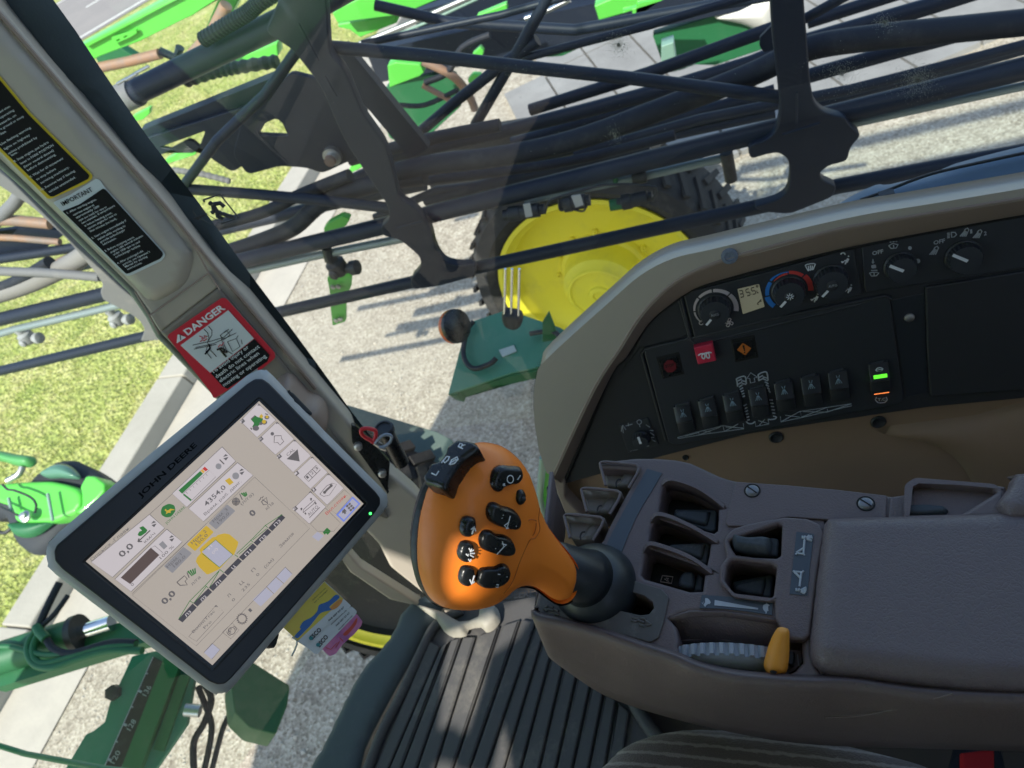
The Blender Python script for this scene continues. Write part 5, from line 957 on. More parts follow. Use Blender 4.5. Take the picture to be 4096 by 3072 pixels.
sp('level_text', [T('31', k3((1108, 388))[0], k3((1148, 345))[0], 10, Z4 + .0001, .01), T('(л)', k3((1155, 425))[0], k3((1205, 372))[0], 10, Z4 + .0001, .01)], E_LT)
sp('rate_button', [P(k3((885, 325), (1085, 132), (1162, 200), (970, 395)), Z2, 5)], E_YEL)
sp('rate_button_grey', [P(k3((652, 548), (850, 350), (940, 415), (740, 620)), Z2, 5), P([k2((95, 1500))[0], k2((300, 1292))[0], k2((392, 1365))[0], k2((178, 1572))[0]], Z2, 5)], E_GRY)
sp('rate_text', [T('Нрм. 2', k3((945, 325))[0], k3((1090, 195))[0], 12, .0049), T('150,0', k3((990, 340))[0], k3((1105, 235))[0], 12, .0049), T('Нрм. 1', k3((695, 568))[0], k3((838, 432))[0], 12, .0049), T('180,0', k3((762, 562))[0], k3((878, 455))[0], 12, .0049), T('Нрм. 3', k2((155, 1495))[0], k2((310, 1355))[0], 12, .0049), T('190,0', k2((208, 1512))[0], k2((328, 1398))[0], 12, .0049)], E_DK)
sp('fuel_bar', [P(k3((212, 665), (520, 358), (605, 435), (308, 730)), Z2)], E_BRN)
sp('gauge', [P(k1((1250, 1242), (1510, 1008), (1545, 1040), (1292, 1282)), Z2), P(k1((1302, 1295), (1318, 1282), (1410, 1355), (1395, 1372)), Z2), g_plate(MP, k2((1358, 1600), (1405, 1550), (1448, 1588), (1440, 1600), (1412, 1630), (1395, 1612), (1378, 1628)), .0001, Z2)], E_GRN)
sp('gauge_amber', [P(k1((1512, 1004), (1535, 985), (1568, 1015), (1548, 1036)), Z2)], emit('screen_amber', (.8, .45, .08), 0.40))
sp('gauge_red', [P(k1((1537, 982), (1565, 955), (1605, 990), (1578, 1012)), Z2), T('Вкл.стоян.', k2((1405, 1412))[0], k2((1628, 1195))[0], 12)], E_RED)
sp('gauge_frame', [g_strokes(MP, [k1((1300, 1285), (1618, 998), (1698, 1078), (1410, 1360))] + [[(a, b), (a + 5, b + 6)] for a, b in [(k1((1342 + i * 40, 1262 - i * 36))[0]) for i in range(7)]], .0002, Z2), g_strokes(MP, [k1((1745, 870), (1800, 925))], .0006, Z2, 6)], E_DK)
sp('icon_grey', [P(circ(k2((205, 872))[0], 12, 14), Z2), P(circ(k2((395, 978))[0], 14, 14), Z2), P(k3((600, 325), (640, 290), (690, 345), (652, 378)), Z2)], E_GRY)
sp('icon_green', [P([(x, y) for x, y in k3((385, 225), (400, 195), (430, 185), (400, 155), (440, 138), (485, 180), (470, 205), (420, 240), (395, 240))], Z2, 2)] + [P(k2((450 + i * 24, 1175 - i * 6), (462 + i * 24, 1162 - i * 6), (505 + i * 10, 1205 - i * 8), (498 + i * 8, 1212 - i * 6)), Z2) for i in range(3)] + [P(k3((890 + i * 24, 605 - i * 10), (902 + i * 24, 592 - i * 10), (945 + i * 12, 645 - i * 8), (938 + i * 10, 652 - i * 8)), Z2) for i in range(4)], E_GRN)
sp('icon_arrow', [g_strokes(MP, [k3((388, 298), (512, 182)), k3((388, 298), (398, 265)), k3((388, 298), (430, 295))], .0006, Z2, 6), g_strokes(MP, [k3((560, 340), (640, 410), (605, 435), (520, 362), (560, 340))], .0002, Z2)], E_DK)
sp('hourglass', [P(k2((275, 1030), (325, 998), (372, 1050), (328, 1082)), Z2)], E_YEL)
sp('home_button', [P(k2((1505, 1408), (1690, 1205), (1775, 1285), (1590, 1488)), Z2)], E_BLU)
sp('home_button_face', [P(k2((1530, 1410), (1688, 1228), (1752, 1288), (1592, 1465)), Z3_)], E_LAV)
sp('home_button_icon', [P(k2((1572, 1365), (1598, 1340), (1625, 1372), (1608, 1372), (1618, 1390), (1600, 1402), (1590, 1385), (1575, 1395)), Z4)] + [P(k2((1612 + j * 26 + i * 20, 1312 - j * 22 + i * 22), (1632 + j * 26 + i * 20, 1294 - j * 22 + i * 22), (1646 + j * 26 + i * 20, 1310 - j * 22 + i * 22), (1626 + j * 26 + i * 20, 1328 - j * 22 + i * 22)), Z4) for i in range(3) for j in range(2)], E_DK)
sp('tractor_picture', [P(k2((575, 440), (600, 395), (560, 350), (605, 305), (640, 330), (690, 330), (700, 370), (660, 410), (640, 430), (600, 440)), Z2, 4)], E_GRN)
sp('tractor_tyre', [P(circ(k2(c)[0], r, 14, ry=r * .8), Z3_) for c, r in (((618, 450), 13), ((710, 385), 12), ((740, 330), 10), ((672, 400), 7))] + [g_strokes(MP, [k2((565, 350), (610, 310)), k2((560, 445), (575, 465)), k2((720, 290), (752, 300))], .0006, Z3_)], E_DK)
sp('tractor_rim', [P(circ(k2((708, 378))[0], 8, 12), Z4), P(circ(k2((742, 325))[0], 6, 12), Z4), P(k2((655, 320), (680, 292), (700, 318), (680, 345)), Z4)], E_YEL)
# emblem: green rounded badge with a leaping deer, and the maker's name
sp('badge', [P(k1((1035, 1500), (1050, 1440), (1130, 1400), (1200, 1420), (1215, 1490), (1160, 1560), (1100, 1570), (1045, 1540)), Z2, 8)], E_GRN)
sp('badge_deer', [P(k1((1095, 1530), (1105, 1500), (1080, 1480), (1098, 1462), (1105, 1485), (1130, 1478), (1150, 1462), (1195, 1470), (1205, 1478), (1165, 1482), (1150, 1500), (1158, 1515), (1130, 1510), (1110, 1520)), Z3_)], E_YEL)
sp('maker_name', [T('JOHN DEERE', k1((1105, 1655))[0], k1((1335, 1448))[0], 10)], E_GRN)
obj('embossed_name', [g_text(MP, 'JOHN DEERE', k1((790, 1335))[0], k1((1475, 700))[0], 20, .0067, bold=.03)], mat('emboss_black', (0.002, 0.002, 0.003), 0.6, spec=.1), mo)
obj('status_led', [g_lathe(MP.at(1481, 2054, .0062), MP.n, [(.0016, 0), (.0014, .0008), (.0001, .001)], 16)], mat('led_green', (0.05, 0.5, 0.1), 0.3, emis=(0.05, 0.9, 0.12), es=2.0), mo)
obj('mount_clamp', [g_plate(MP, fillet([(1150, 1560), (1175, 1572), (1250, 1650), (1248, 1662), (1190, 1640)], 3), .03, -.004, .002)], M_NOZ, mo)
obj('mount_knob', [g_inflate(MP, [(1060, 2560), (1112, 2528), (1110, 2555), (1095, 2590), (1050, 2590)], .01, .01, .03, off=-.02, sm=2)], M_NOZ, mo, sm=180)
# business cards tucked under the lower edge
CD = Pl(tuple(MP.at(1280, 2450, -.018)), MP.n)
M_CW = mat('card_white', (0.70, 0.72, 0.74), 0.35); M_CY = mat('card_yellow', (0.80, 0.66, 0.09), 0.35, var=(60, .5, (0.8, 0.5, 0.1))); M_CB = mat('card_blue', (0.05, 0.17, 0.50), 0.35); M_CP = mat('card_pink', (0.78, 0.25, 0.45), 0.35, var=(70, .9, (0.45, 0.14, 0.38))); M_CT = mat('card_ink', (0.03, 0.03, 0.035), 0.5); M_CG = mat('card_teal', (0.04, 0.25, 0.28), 0.4); M_CR = mat('card_red', (0.65, 0.09, 0.06), 0.4); M_CO = mat('card_orange', (0.8, 0.33, 0.08), 0.4)
def card(name, label, outline, z, base, parts):
    t = thing(name, label, 'card', tuple(CD.at(*outline[0], z)), 'cards tucked behind the monitor')
    obj('sheet', [g_plate(CD, fillet(outline, 6), .0006, z)], base, t)
    for n, g, mt in parts: obj(n, g, mt, t)
card('business_card', 'pink card with red pattern lying under the white cards', c13((640, 470), (860, 370), (905, 430), (895, 465), (840, 530), (750, 610), (690, 690), (640, 710), (590, 665), (560, 600)), 0, M_CP, [('pattern', [g_plate(CD, smooth2(c13((750, 530), (810, 470), (860, 400), (855, 450), (800, 520), (770, 545)), 3), .0002, .0004), g_strokes(CD, [c13((610, 640), (650, 655), (700, 600)), c13((690, 640), (720, 590)), c13((720, 560), (750, 590))], .0004, .0003)], M_CR)])
card('business_card', 'white card edge with company lettering, middle of the three cards', c13((330, 560), (820, 310), (862, 350), (850, 375), (545, 690), (520, 690), (460, 640)), .0015, M_CW, [('lettering', [g_text(CD, 'ESCO', c13((560, 640))[0], c13((632, 555))[0], 17, .0021, bold=.03), g_text(CD, '068 687 27 67', c13((695, 470))[0], c13((805, 362))[0], 6, .0021, bold=.02), g_text(CD, 'ecojet.com.ua', c13((715, 500))[0], c13((825, 385))[0], 5, .0021, bold=.02)], M_CT), ('logo', [g_plate(CD, circ(c13((548, 618))[0], 8, 14), .0001, .0022)], M_CG)])
card('business_card', 'yellow, blue and white card in front of the other cards', c13((600, 105), (815, 305), (425, 620), (262, 475), (262, 455)), .003, M_CW, [
    ('yellow_field', [g_plate(CD, c13((598, 112), (752, 250), (385, 585), (268, 478), (268, 462)), .0002, .0034)], M_CY),
    ('blue_stripe', [g_plate(CD, smooth2(c13((690, 215), (720, 240), (640, 310), (655, 335), (600, 350), (560, 370), (520, 420), (480, 470), (450, 500), (390, 560), (368, 560), (360, 545), (410, 490), (400, 480), (430, 430), (490, 400), (540, 350), (555, 300), (600, 280), (640, 260)), 3), .0002, .0038)], M_CB),
    ('orange_patch', [g_plate(CD, smooth2(c13((745, 262), (700, 320), (640, 340), (655, 310), (710, 260)), 3), .0002, .0036), g_plate(CD, smooth2(c13((500, 400), (540, 350), (530, 385)), 3), .0002, .0036)], M_CO),
    ('lettering', [g_text(CD, 'ESCO', c13((500, 580))[0], c13((578, 500))[0], 17, .0036, bold=.03), g_text(CD, '068 687 27 67', c13((635, 430))[0], c13((760, 318))[0], 6.5, .0036, bold=.02), g_text(CD, 'ecojet.com.ua', c13((655, 458))[0], c13((778, 342))[0], 5.5, .0036, bold=.02), g_text(CD, 'Доброго вечора,', c13((505, 262))[0], c13((612, 162))[0], 4.5, .0040), g_text(CD, 'ми з України!', c13((520, 282))[0], c13((625, 182))[0], 4.5, .0040)], M_CT),
    ('logo', [g_plate(CD, circ(c13((490, 565))[0], 8, 14), .0001, .0037)], M_CG)])
kp = W(1175, 2590, .70)
obj('hanging_ring', [g_tube([CD.at(u, v, .002) for u, v in c13((378, 585), (375, 620), (360, 660), (335, 708))], .0010, 8)], M_CHROME, label='thin bright metal hook hanging below the cards', cat='hook', sm=60)

# =================================================================== JOYSTICK
JP = plane3(W(1700, 2000, .585), W(2350, 2300, .665), W(1800, 2450, .61))
kj = K(1600, 1700, .4822)
js = thing('joystick', 'orange hydrostatic drive joystick with black buttons in front of the armrest', 'joystick', tuple(W(2365, 2335, .72)))
jo = kj((430, 300), (500, 200), (640, 150), (740, 150), (850, 180), (950, 250), (1030, 340), (1080, 450), (1120, 570), (1150, 690), (1220, 830), (1300, 940), (1400, 1060), (1470, 1160), (1490, 1250), (1480, 1330), (1450, 1420), (1390, 1475), (1310, 1480), (1240, 1440), (1180, 1390), (1100, 1340), (1010, 1325), (930, 1350), (850, 1420), (760, 1480), (640, 1515), (520, 1525), (400, 1515), (300, 1480), (230, 1410), (180, 1300), (150, 1180), (140, 1050), (145, 900), (165, 750), (205, 600), (250, 500), (340, 370))
lx0, _ = JP.l2(*kj((600, 800))[0]); nx0, ny0 = JP.l2(*kj((1400, 1300))[0]); cx0, cy0 = JP.l2(*kj((620, 880))[0])
def jfn(x, y, d):
    # the palm face falls away towards the rim and the neck drops towards the boot
    t = max(0, min(1, (math.hypot(x - cx0, y - cy0) - 0.045) / 0.10))
    return -0.018 * t * t + 0.006 * math.exp(-((x - cx0) ** 2 + (y - cy0) ** 2) / 0.0012)
obj('grip', [g_inflate(JP, jo, .026, .034, .010, off=-.012, sm=3, step=.0022, fn=jfn, Rb=.02)], M_ORANGE, js, sm=180)
jb = kj((430, 300), (500, 200), (640, 150), (900, 230), (1000, 400), (1050, 700), (1200, 1000), (1380, 1200), (1480, 1350), (1440, 1460), (1360, 1500), (1290, 1490), (1200, 1430), (1110, 1365), (1010, 1350), (930, 1380), (850, 1430), (700, 1500), (520, 1528), (380, 1522), (270, 1480), (190, 1390), (135, 1290), (100, 1150), (90, 1000), (95, 900), (120, 740), (165, 590), (215, 490), (320, 370))
obj('back_shell', [g_inflate(JP, jb, .010, .02, .022, off=-.022, sm=3, step=.003, fn=lambda x, y, d: jfn(x, y, d) * .8)], M_BOOT, js, sm=180)
def jz(u, v):  # surface height at a photo point
    pts = [tuple(p) for p in smooth2([JP.l2(*q, -.012) for q in jo], 3)]
    x, y = JP.l2(u, v, .01); d = seg_dist(x, y, pts) if inside(x, y, pts) else 0
    t = min(d / .034, 1); return -.012 + .026 * math.sqrt(max(0, 1 - (1 - t) ** 2)) + jfn(x, y, d)
def jbtn(name, pts, h, c, sub=(), r=.0035, tilt=0.0, mt=None):
    """raised black button: side wall outlined wide at the foot, cap shifted by the viewing angle"""
    z = jz(*kj(c)[0]); o = JP.n * (z)
    loc = [JP.l2(*q, z + h) for q in kj(*pts)]
    return obj(name, [g_inflate(JP, loc, h * .9, r, .008, off=z + h * .1, px=False, sm=3, step=.0016)], mt or M_GLOSSB, js, sm=180), z + h
def jprint(parent, z, lines, r=.00045):
    obj('print', [g_strokes(JP, lines, r, z + .0002, 6)], M_WHITE, parent)
b, z = jbtn('thumb_switch', ((765, 470), (800, 385), (870, 350), (940, 355), (1010, 360), (1038, 400), (1030, 460), (990, 500), (930, 510), (880, 530), (850, 565), (800, 565), (765, 520)), .0065, (900, 450))
jprint(b, z, [kj(*[(915 + 26 * math.cos(a), 450 + 32 * math.sin(a)) for a in [i * .35 for i in range(19)]]), kj((975, 455), (1000, 418)), kj((855, 488), (872, 505)), kj((855, 505), (870, 484))])
b, z = jbtn('round_button', ((968, 600), (990, 555), (1030, 548), (1056, 580), (1056, 630), (1030, 670), (995, 675), (970, 645)), .0045, (1010, 610)); obj('button_cap', [g_inflate(JP, [JP.l2(*q, z) for q in circ(kj((1022, 615))[0], 11, 14)], .0015, .002, .0, off=z, px=False, sm=0)], M_NOZ, b, sm=180)
b, z = jbtn('rocker_button', ((740, 720), (770, 665), (820, 662), (870, 690), (920, 700), (980, 730), (1022, 790), (1020, 850), (985, 885), (930, 882), (860, 865), (790, 835), (745, 790)), .0075, (880, 780))
jprint(b, z, [kj((915, 755), (888, 855)), kj((888, 855), (865, 835), (905, 805)), kj((880, 860), (900, 855)), kj((962, 838), (966, 842)), kj((855, 748), (857, 750)), kj((845, 772), (847, 774))])
b, z = jbtn('rocker_button', ((668, 960), (700, 895), (760, 885), (820, 920), (880, 930), (940, 960), (978, 1020), (968, 1080), (920, 1105), (850, 1100), (760, 1075), (690, 1040)), .0075, (830, 1010))
jprint(b, z, [kj((803, 1075), (862, 1010), (850, 968)), kj((862, 1010), (884, 995), (845, 985)), kj((792, 1025), (794, 1027))])
b, z = jbtn('rocker_button', ((650, 1270), (680, 1205), (740, 1190), (800, 1190), (850, 1168), (900, 1175), (935, 1220), (925, 1290), (880, 1340), (800, 1370), (710, 1370), (655, 1330)), .0075, (800, 1275))
jprint(b, z, [kj((795, 1345), (812, 1348), (815, 1325), (800, 1325)), kj((812, 1238), (830, 1240)), kj((888, 1260), (890, 1262))])
for pts, ln in ((((516, 860), (540, 790), (590, 772), (640, 790), (648, 840), (635, 900), (600, 940), (550, 940), (520, 910)), [kj((598, 905), (615, 845)), kj((588, 868), (615, 845), (628, 880))]),
                (((494, 1060), (520, 990), (570, 972), (622, 1000), (630, 1060), (610, 1120), (575, 1155), (530, 1145), (498, 1110)), [kj((548, 1070), (565, 1085), (568, 1070)), kj((580, 1050), (612, 1038)), kj((582, 1065), (620, 1065)), kj((582, 1078), (612, 1095)), kj((572, 1022), (588, 1045), (595, 1025)), kj((568, 1112), (582, 1132), (590, 1112))]),
                (((502, 1260), (525, 1190), (575, 1172), (628, 1200), (638, 1260), (620, 1320), (580, 1355), (535, 1345), (505, 1310)), [kj((618, 1248), (595, 1318)), kj((580, 1282), (595, 1318), (618, 1300))])):
    c = (sum(p[0] for p in pts) / len(pts), sum(p[1] for p in pts) / len(pts)); b, z = jbtn('oval_button', pts, .0055, c); jprint(b, z, ln, .0006)
# L / R selector on the far rim
SW = plane3(W(1700, 1940, .580), W(1900, 1780, .588), W(1780, 1960, .570))
sb = obj('selector_switch', [g_inflate(SW, kj((198, 440), (230, 400), (262, 335), (330, 315), (362, 290), (385, 250), (400, 200), (440, 165), (490, 132), (620, 152), (640, 170), (662, 205), (600, 245), (540, 290), (490, 350), (430, 440), (395, 510), (370, 540), (300, 515), (215, 492)), .004, .0035, .022, off=0, sm=1, step=.0016)], M_GLOSSB, js, sm=180)
obj('print', [g_strokes(SW, [kj((262, 400), (300, 418), (322, 382)), kj((522, 197), (484, 179)), kj((484, 179), (500, 152), (519, 161), (503, 188)), kj((511, 174), (542, 163)) , kj((345, 315), (388, 262)), kj((360, 300), (372, 315), (400, 290), (410, 265), (388, 262)), kj((410, 330), (430, 290), (475, 265), (482, 285), (450, 320), (415, 330)), kj((420, 315), (450, 295), (470, 285))], .0006, .0043, 6)], M_WHITE, sb)
obj('thumb_recess', [g_strokes(JP, [smooth2(kj((1130, 800), (1120, 790), (1080, 785), (1045, 810), (1030, 860), (1045, 910), (1080, 928), (1110, 905), (1125, 860)), 4)], .0004, jz(*kj((1080, 855))[0]) + .0002, 6), g_strokes(JP, [smooth2(kj((1160, 690), (1150, 780), (1160, 870), (1120, 940), (1075, 960), (1000, 1120), (940, 1290), (860, 1400)), 4, False)], .0004, jz(*kj((1000, 1120))[0]) + .0002, 6)], mat('seam_orange', (0.5, 0.12, 0.015), 0.5), js)
# boot: squashed dome on the console with a collar
BP = Pl(tuple(W(2365, 2335, .722)), (0.0, 0.05, 1)); bc = W(2375, 2340, .722)
bx = Pl(tuple(bc), tuple((V((0.10, 0.12, 1.0))).normalized()))
obj('boot', [g_lathe(bc - bx.n * .012, bx.n, [(.0425 * math.cos(a), .006 + .040 * math.sin(a)) for a in [math.radians(-30 + 7.5 * i) for i in range(17)]], 64)], M_BOOT, js, sm=180)
nk0 = W(2225, 2250, .690); nk1 = bc + bx.n * .030
obj('collar', [g_tube([nk0 + (nk0 - nk1) * .3, nk0, nk0 + (nk1 - nk0) * .45, nk1, nk1 - bx.n * .01], [.018, .020, .022, .026, .030], 40, sm=0)], M_BOOT, js, sm=180)
obj('boot_seam', [g_tube([bc + bx.n * (-.012 + h) + (V((0.25, -0.9, 0)).normalized()) * r for r, h in [(.0432 * math.cos(a), .006 + .0405 * math.sin(a)) for a in [math.radians(-5 + 12 * i) for i in range(7)]]], .0009, 8, sm=3)], M_DARKREC, js)
# =================================================================== SIDE CONSOLE
SP = Pl(tuple(W(3050, 1450, 1.02)), (-0.04, 0.945, 0.30))
km = K(2600, 950, .27125); kn = K(2550, 1350, .27125); kq2 = K(2350, 1800, .39177); kr = K(2650, 2300, .27125)
cs = thing('side_console', 'black switch panel in a curved beige surround under the side window', 'console', tuple(SP.at(3300, 1900)))
cpt = lambda n, g, mt, **k: obj(n, g, mt, cs, **k)
outer = [(2154, 1700), (2150, 1600), (2162, 1510), (2200, 1446), (2448, 1222), (2572, 1116), (2696, 1051), (2845, 1016), (3100, 957), (3446, 880), (3800, 823), (4900, 640)]
bound = [(4900, 647), (3800, 830), (3446, 889), (3322, 914), (3100, 976), (2895, 1030), (2746, 1090), (2641, 1163), (2547, 1267), (2472, 1387), (2368, 1550), (2219, 1868), (2206, 1905)]
tops = smooth2(outer, 4, False); bs = smooth2(bound, 4, False)
sil = [tuple(p) for p in tops] + [tuple(p) for p in bs] + [(2170, 1800)]
cpt('rim', [g_plate(SP, sil, .05, .030, .006, seg=4)], M_SILVER, sm=60)
panel = [(2249, 1908), (2437, 1500), (2497, 1425), (2587, 1282), (2731, 1172), (2791, 1140), (3100, 1055), (3411, 982), (3800, 905), (4900, 707), (4900, 1460), (4096, 1594), (3713, 1630), (3300, 1690), (3000, 1736), (2641, 1828), (2398, 1898), (2254, 1938)]
ps = [tuple(p) for p in fillet(panel, 30)]
brown = [(4300, 765), (4300, 825)] + [tuple(p) for p in smooth2([(3800, 912), (3411, 988), (3100, 1062), (2791, 1148), (2731, 1180), (2587, 1292), (2497, 1441), (2437, 1510), (2249, 1908), (2252, 1960)], 4, False)] + [(2330, 2160), (2300, 2180), (2240, 2000), (2200, 1900), (2206, 1880), (2219, 1868)] + [tuple(p) for p in smooth2([(2219, 1868), (2368, 1550), (2472, 1387), (2547, 1267), (2641, 1163), (2746, 1090), (2895, 1030), (3100, 976), (3322, 928), (3446, 905), (3800, 846), (4300, 765)], 4, False)][1:-1]
# bevelled taupe inner band: rises from the panel to the rim
ba = smooth2([(2206, 1905), (2219, 1868), (2368, 1550), (2472, 1387), (2547, 1267), (2641, 1163), (2746, 1090), (2895, 1030), (3100, 972), (3322, 914), (3446, 889), (3800, 830), (4900, 647)], 8, False)
bb_ = smooth2([(2254, 1945), (2262, 1890), (2440, 1498), (2500, 1425), (2590, 1290), (2690, 1205), (2795, 1142), (2940, 1098), (3105, 1054), (3300, 1005), (3450, 972), (3800, 905), (4900, 707)], 8, False)
rows = []
for t in (0, .15, .5, .85, 1.0):
    rows.append([SP.at(a.x * (1 - t) + b.x * t, a.y * (1 - t) + b.y * t, .029 * (1 - t) ** .8) for a, b in zip(ba, bb_)])
cpt('bevel_band', [g_grid(rows)], M_TRIMB, solid=-.004, sm=180)
cpt('lower_band', [g_plate(SP, fillet([(2154, 1680), (2215, 1850), (2262, 1930), (2262, 1990), (2420, 2160), (2300, 2180), (2240, 2010), (2200, 1900)], 8), .03, .012, .004)], M_TRIMB, sm=60)
cpt('panel', [g_plate(SP, ps, .03, 0, .002)], M_BLACK, sm=60)
cpt('panel_edge', [g_tube([SP.at(u, v, .003) for u, v in smooth2([(2254, 1936), (2430, 1518), (2497, 1430), (2590, 1290), (2700, 1200), (2795, 1144), (3100, 1058), (3411, 985), (3800, 908), (4900, 710)], 5, False)], .004, 8)], M_DARKREC, sm=60)
# lower wall
WL = Pl(tuple(SP.at(3100, 1750, -.02)), (-0.04, 0.96, 0.28))
cpt('lower_wall', [g_plate(WL, [(2225, 1850), (3000, 1650), (4900, 1367), (4900, 2500), (3600, 2500), (2300, 2500), (2240, 2050)], .02, 0, .002, holes=[])], M_WALL, sm=60)
cpt('wall_bulge', [g_inflate(WL, [(3500, 1720), (3900, 1660), (4900, 1520), (4900, 2500), (4050, 2300), (3900, 1950), (3760, 1790)], .02, .09, 0, sm=3)], M_WALL, sm=180)
for u, v, r in ((3104, 1748, .0105), (3513, 1687, .0105), (2742, 1829, .005)):
    c = WL.at(u, v, .0); obj('plug', [g_lathe(c, WL.n, [(r, -.004), (r, .0015), (r * .8, .003), (r * .5, .001), (.0001, .001)], 24)], M_NOZ, cs, sm=40)
# climate panel
hv = cpt('climate_panel', [g_plate(SP, fillet([(2733, 1174), (3080, 1085), (3416, 990), (3450, 1178), (3100, 1272), (2778, 1353)], 8), .006, .003, .0015)], M_BLACK2, sm=60)
cpt('frame_line', [g_tube([SP.at(u, v, .002) for u, v in smooth2([(3445, 1215), (3100, 1300), (2790, 1378), (2765, 1360), (2722, 1180)], 1, False)], .0022, 8), g_tube([SP.at(u, v, .002) for u, v in [(2715, 1195), (2758, 1345), (2740, 1358), (2580, 1400)]], .002, 8)], M_BLACK2, sm=60)
cpt('blank_cover', [g_plate(SP, fillet([(2502, 1462), (2590, 1300), (2715, 1190), (2752, 1335), (2735, 1348), (2560, 1392), (2480, 1500)], 6), .005, .002, .0015)], M_BLACK, sm=60)
def knob(u, v, rpx, h=.016, ang=None, centre=None, teeth=24, name='knob', off=.003):
    c = SP.at(u, v, off); r = rpx * dep(c) / FPX * .97
    k = obj(name, [g_lathe(c, SP.n, [(r * 1.06, 0), (r * 1.06, .002), (r * .97, .003), (r, .005), (r * .96, h * .8), (r * .88, h), (r * .5, h + .0004), (.0001, h + .0004)], 96, teeth, .0014, (3, 4))], M_BLACK2, cs, sm=50)
    if ang is not None:
        d = V((math.cos(ang), -math.sin(ang))); ppm = FPX / dep(c)
        e = SP.ex * d.x + SP.ey * (-d.y)
        a0, a1 = (.42, .92)
        if centre is None: a0, a1 = -.05, .93
        obj('pointer', [g_bar(c + e * r * a0 + SP.n * (h + .0006), c + e * r * a1 + SP.n * (h * .98 + .0002), .0030 if centre else .0036, .0012, SP.n)], M_WHITE, k)
    if centre:
        obj('centre_cap', [g_lathe(c + SP.n * h, SP.n, [(r * .34, 0), (r * .34, .0008), (r * .30, .0014), (.0001, .0014)], 32)], M_BLACK, k, sm=50)
    return k, c, r, h
kA, cA, rA, hA = knob(2858, 1236, 64, ang=math.radians(225), centre=True)
kB, cB, rB, hB = knob(3154, 1163, 64, ang=math.radians(225), centre=True)
kC, cC, rC, hC = knob(3322, 1120, 66, ang=math.radians(225), centre=True)
upn = cpt('light_switch_panel', [g_plate(SP, fillet([(3446, 980), (3800, 908), (4900, 710), (4900, 940), (4096, 1072), (3466, 1171), (3458, 1150)], 8), .006, .003, .0015)], M_BLACK2, sm=60)
kD, cD_, rD, hD = knob(3600, 1064, 60, h=.014, ang=math.radians(145), teeth=26)
kE, cE, rE, hE = knob(3852, 1024, 66, h=.014, ang=math.radians(143), teeth=26)
pan = [(2445, 1668)] 
sp_ = obj('small_switch_plate', [g_plate(SP, fillet(c22((955, 405), (1190, 345), (1280, 565), (1030, 630)), 5), .003, .002, .001)], M_BLACK2, cs)
kF, cF, rF, hF = knob(2564, 1752, 34, h=.013, ang=math.radians(95), teeth=16)
# printed arcs and symbols
def arc(c, r0, r1, a0, a1, n=14):
    """ring segment on the panel, angles in degrees anticlockwise from the right; r1 may be (start, end)"""
    A = []; B = []
    ra, rb_ = (r1 if isinstance(r1, tuple) else (r1, r1))
    for i in range(n + 1):
        t = math.radians(a0 + (a1 - a0) * i / n); e = SP.ex * math.cos(t) + SP.ey * math.sin(t); q = ra + (rb_ - ra) * i / n
        A.append(c + e * r0 + SP.n * .0004); B.append(c + e * q + SP.n * .0004)
    return A + B[::-1], [(i, i + 1, 2 * n - i, 2 * n + 1 - i) for i in range(n)]
M_PP = mat('print_pinkish', (0.58, 0.50, 0.50), 0.5); M_PB = mat('print_blue', (0.03, 0.20, 0.62), 0.5); M_PR = mat('print_red', (0.66, 0.06, 0.05), 0.5)
def fl(g): return g[0], [tuple(reversed(f)) for f in g[1]]
oA = rA * 1.20
obj('fan_scale', [fl(arc(cA, oA, (oA + .0015, oA + .0025), 218, 178)), fl(arc(cA, oA, (oA + .0025, oA + .0035), 174, 132)), fl(arc(cA, oA, (oA + .0035, oA + .0045), 128, 88)), fl(arc(cA, oA, (oA + .0045, oA + .0055), 84, 40)), fl(arc(cA, oA, (oA + .0055, oA + .0062), 36, -18))], M_PP, hv)
fan = []
fc = (2915, 1290)
for q in range(4):
    a = q * math.pi / 2 + .2; fan.append(smooth2([(fc[0] + r * math.cos(a + t), fc[1] + r * math.sin(a + t)) for r, t in ((2, 0), (10, -.5), (17, -.1), (16, .45), (8, .5), (2, 0))], 3, False))
obj('fan_symbol', [g_strokes(SP, fan, .0006, .0036, 6), g_strokes(SP, [circ((2805, 1291), 8, 12, a0=.4, a1=5.2)], .0006, .0036, 6)], M_PP, hv)
obj('cold_scale', [fl(arc(cB, rB * 1.18, rB * 1.18 + .0065, 222, 186)), fl(arc(cB, rB * 1.18, rB * 1.18 + .005, 182, 140)), fl(arc(cB, rB * 1.3, (rB * 1.3 + .003, rB * 1.3 + .001), 136, 82))], M_PB, hv)
obj('warm_scale', [fl(arc(cB, rB * 1.14, (rB * 1.14 + .001, rB * 1.14 + .003), 132, 86)), fl(arc(cB, rB * 1.18, rB * 1.18 + .0045, 82, 42)), fl(arc(cB, rB * 1.18, rB * 1.18 + .0065, 38, -12))], M_PR, hv)
seat_ic = lambda x, y, s=1.0: [[(x + 8 * s, y - 22 * s), (x + 10 * s, y - 18 * s)], [(x + 6 * s, y - 12 * s), (x, y), (x - 4 * s, y + 12 * s)], [(x + 10 * s, y - 10 * s), (x + 4 * s, y + 4 * s), (x - 4 * s, y + 6 * s)], [(x - 8 * s, y - 2 * s), (x + 2 * s, y - 4 * s)], [(x - 20 * s, y + 2 * s), (x - 8 * s, y + 2 * s)], [(x - 18 * s, y + 6 * s), (x - 12 * s, y + 4 * s)]]
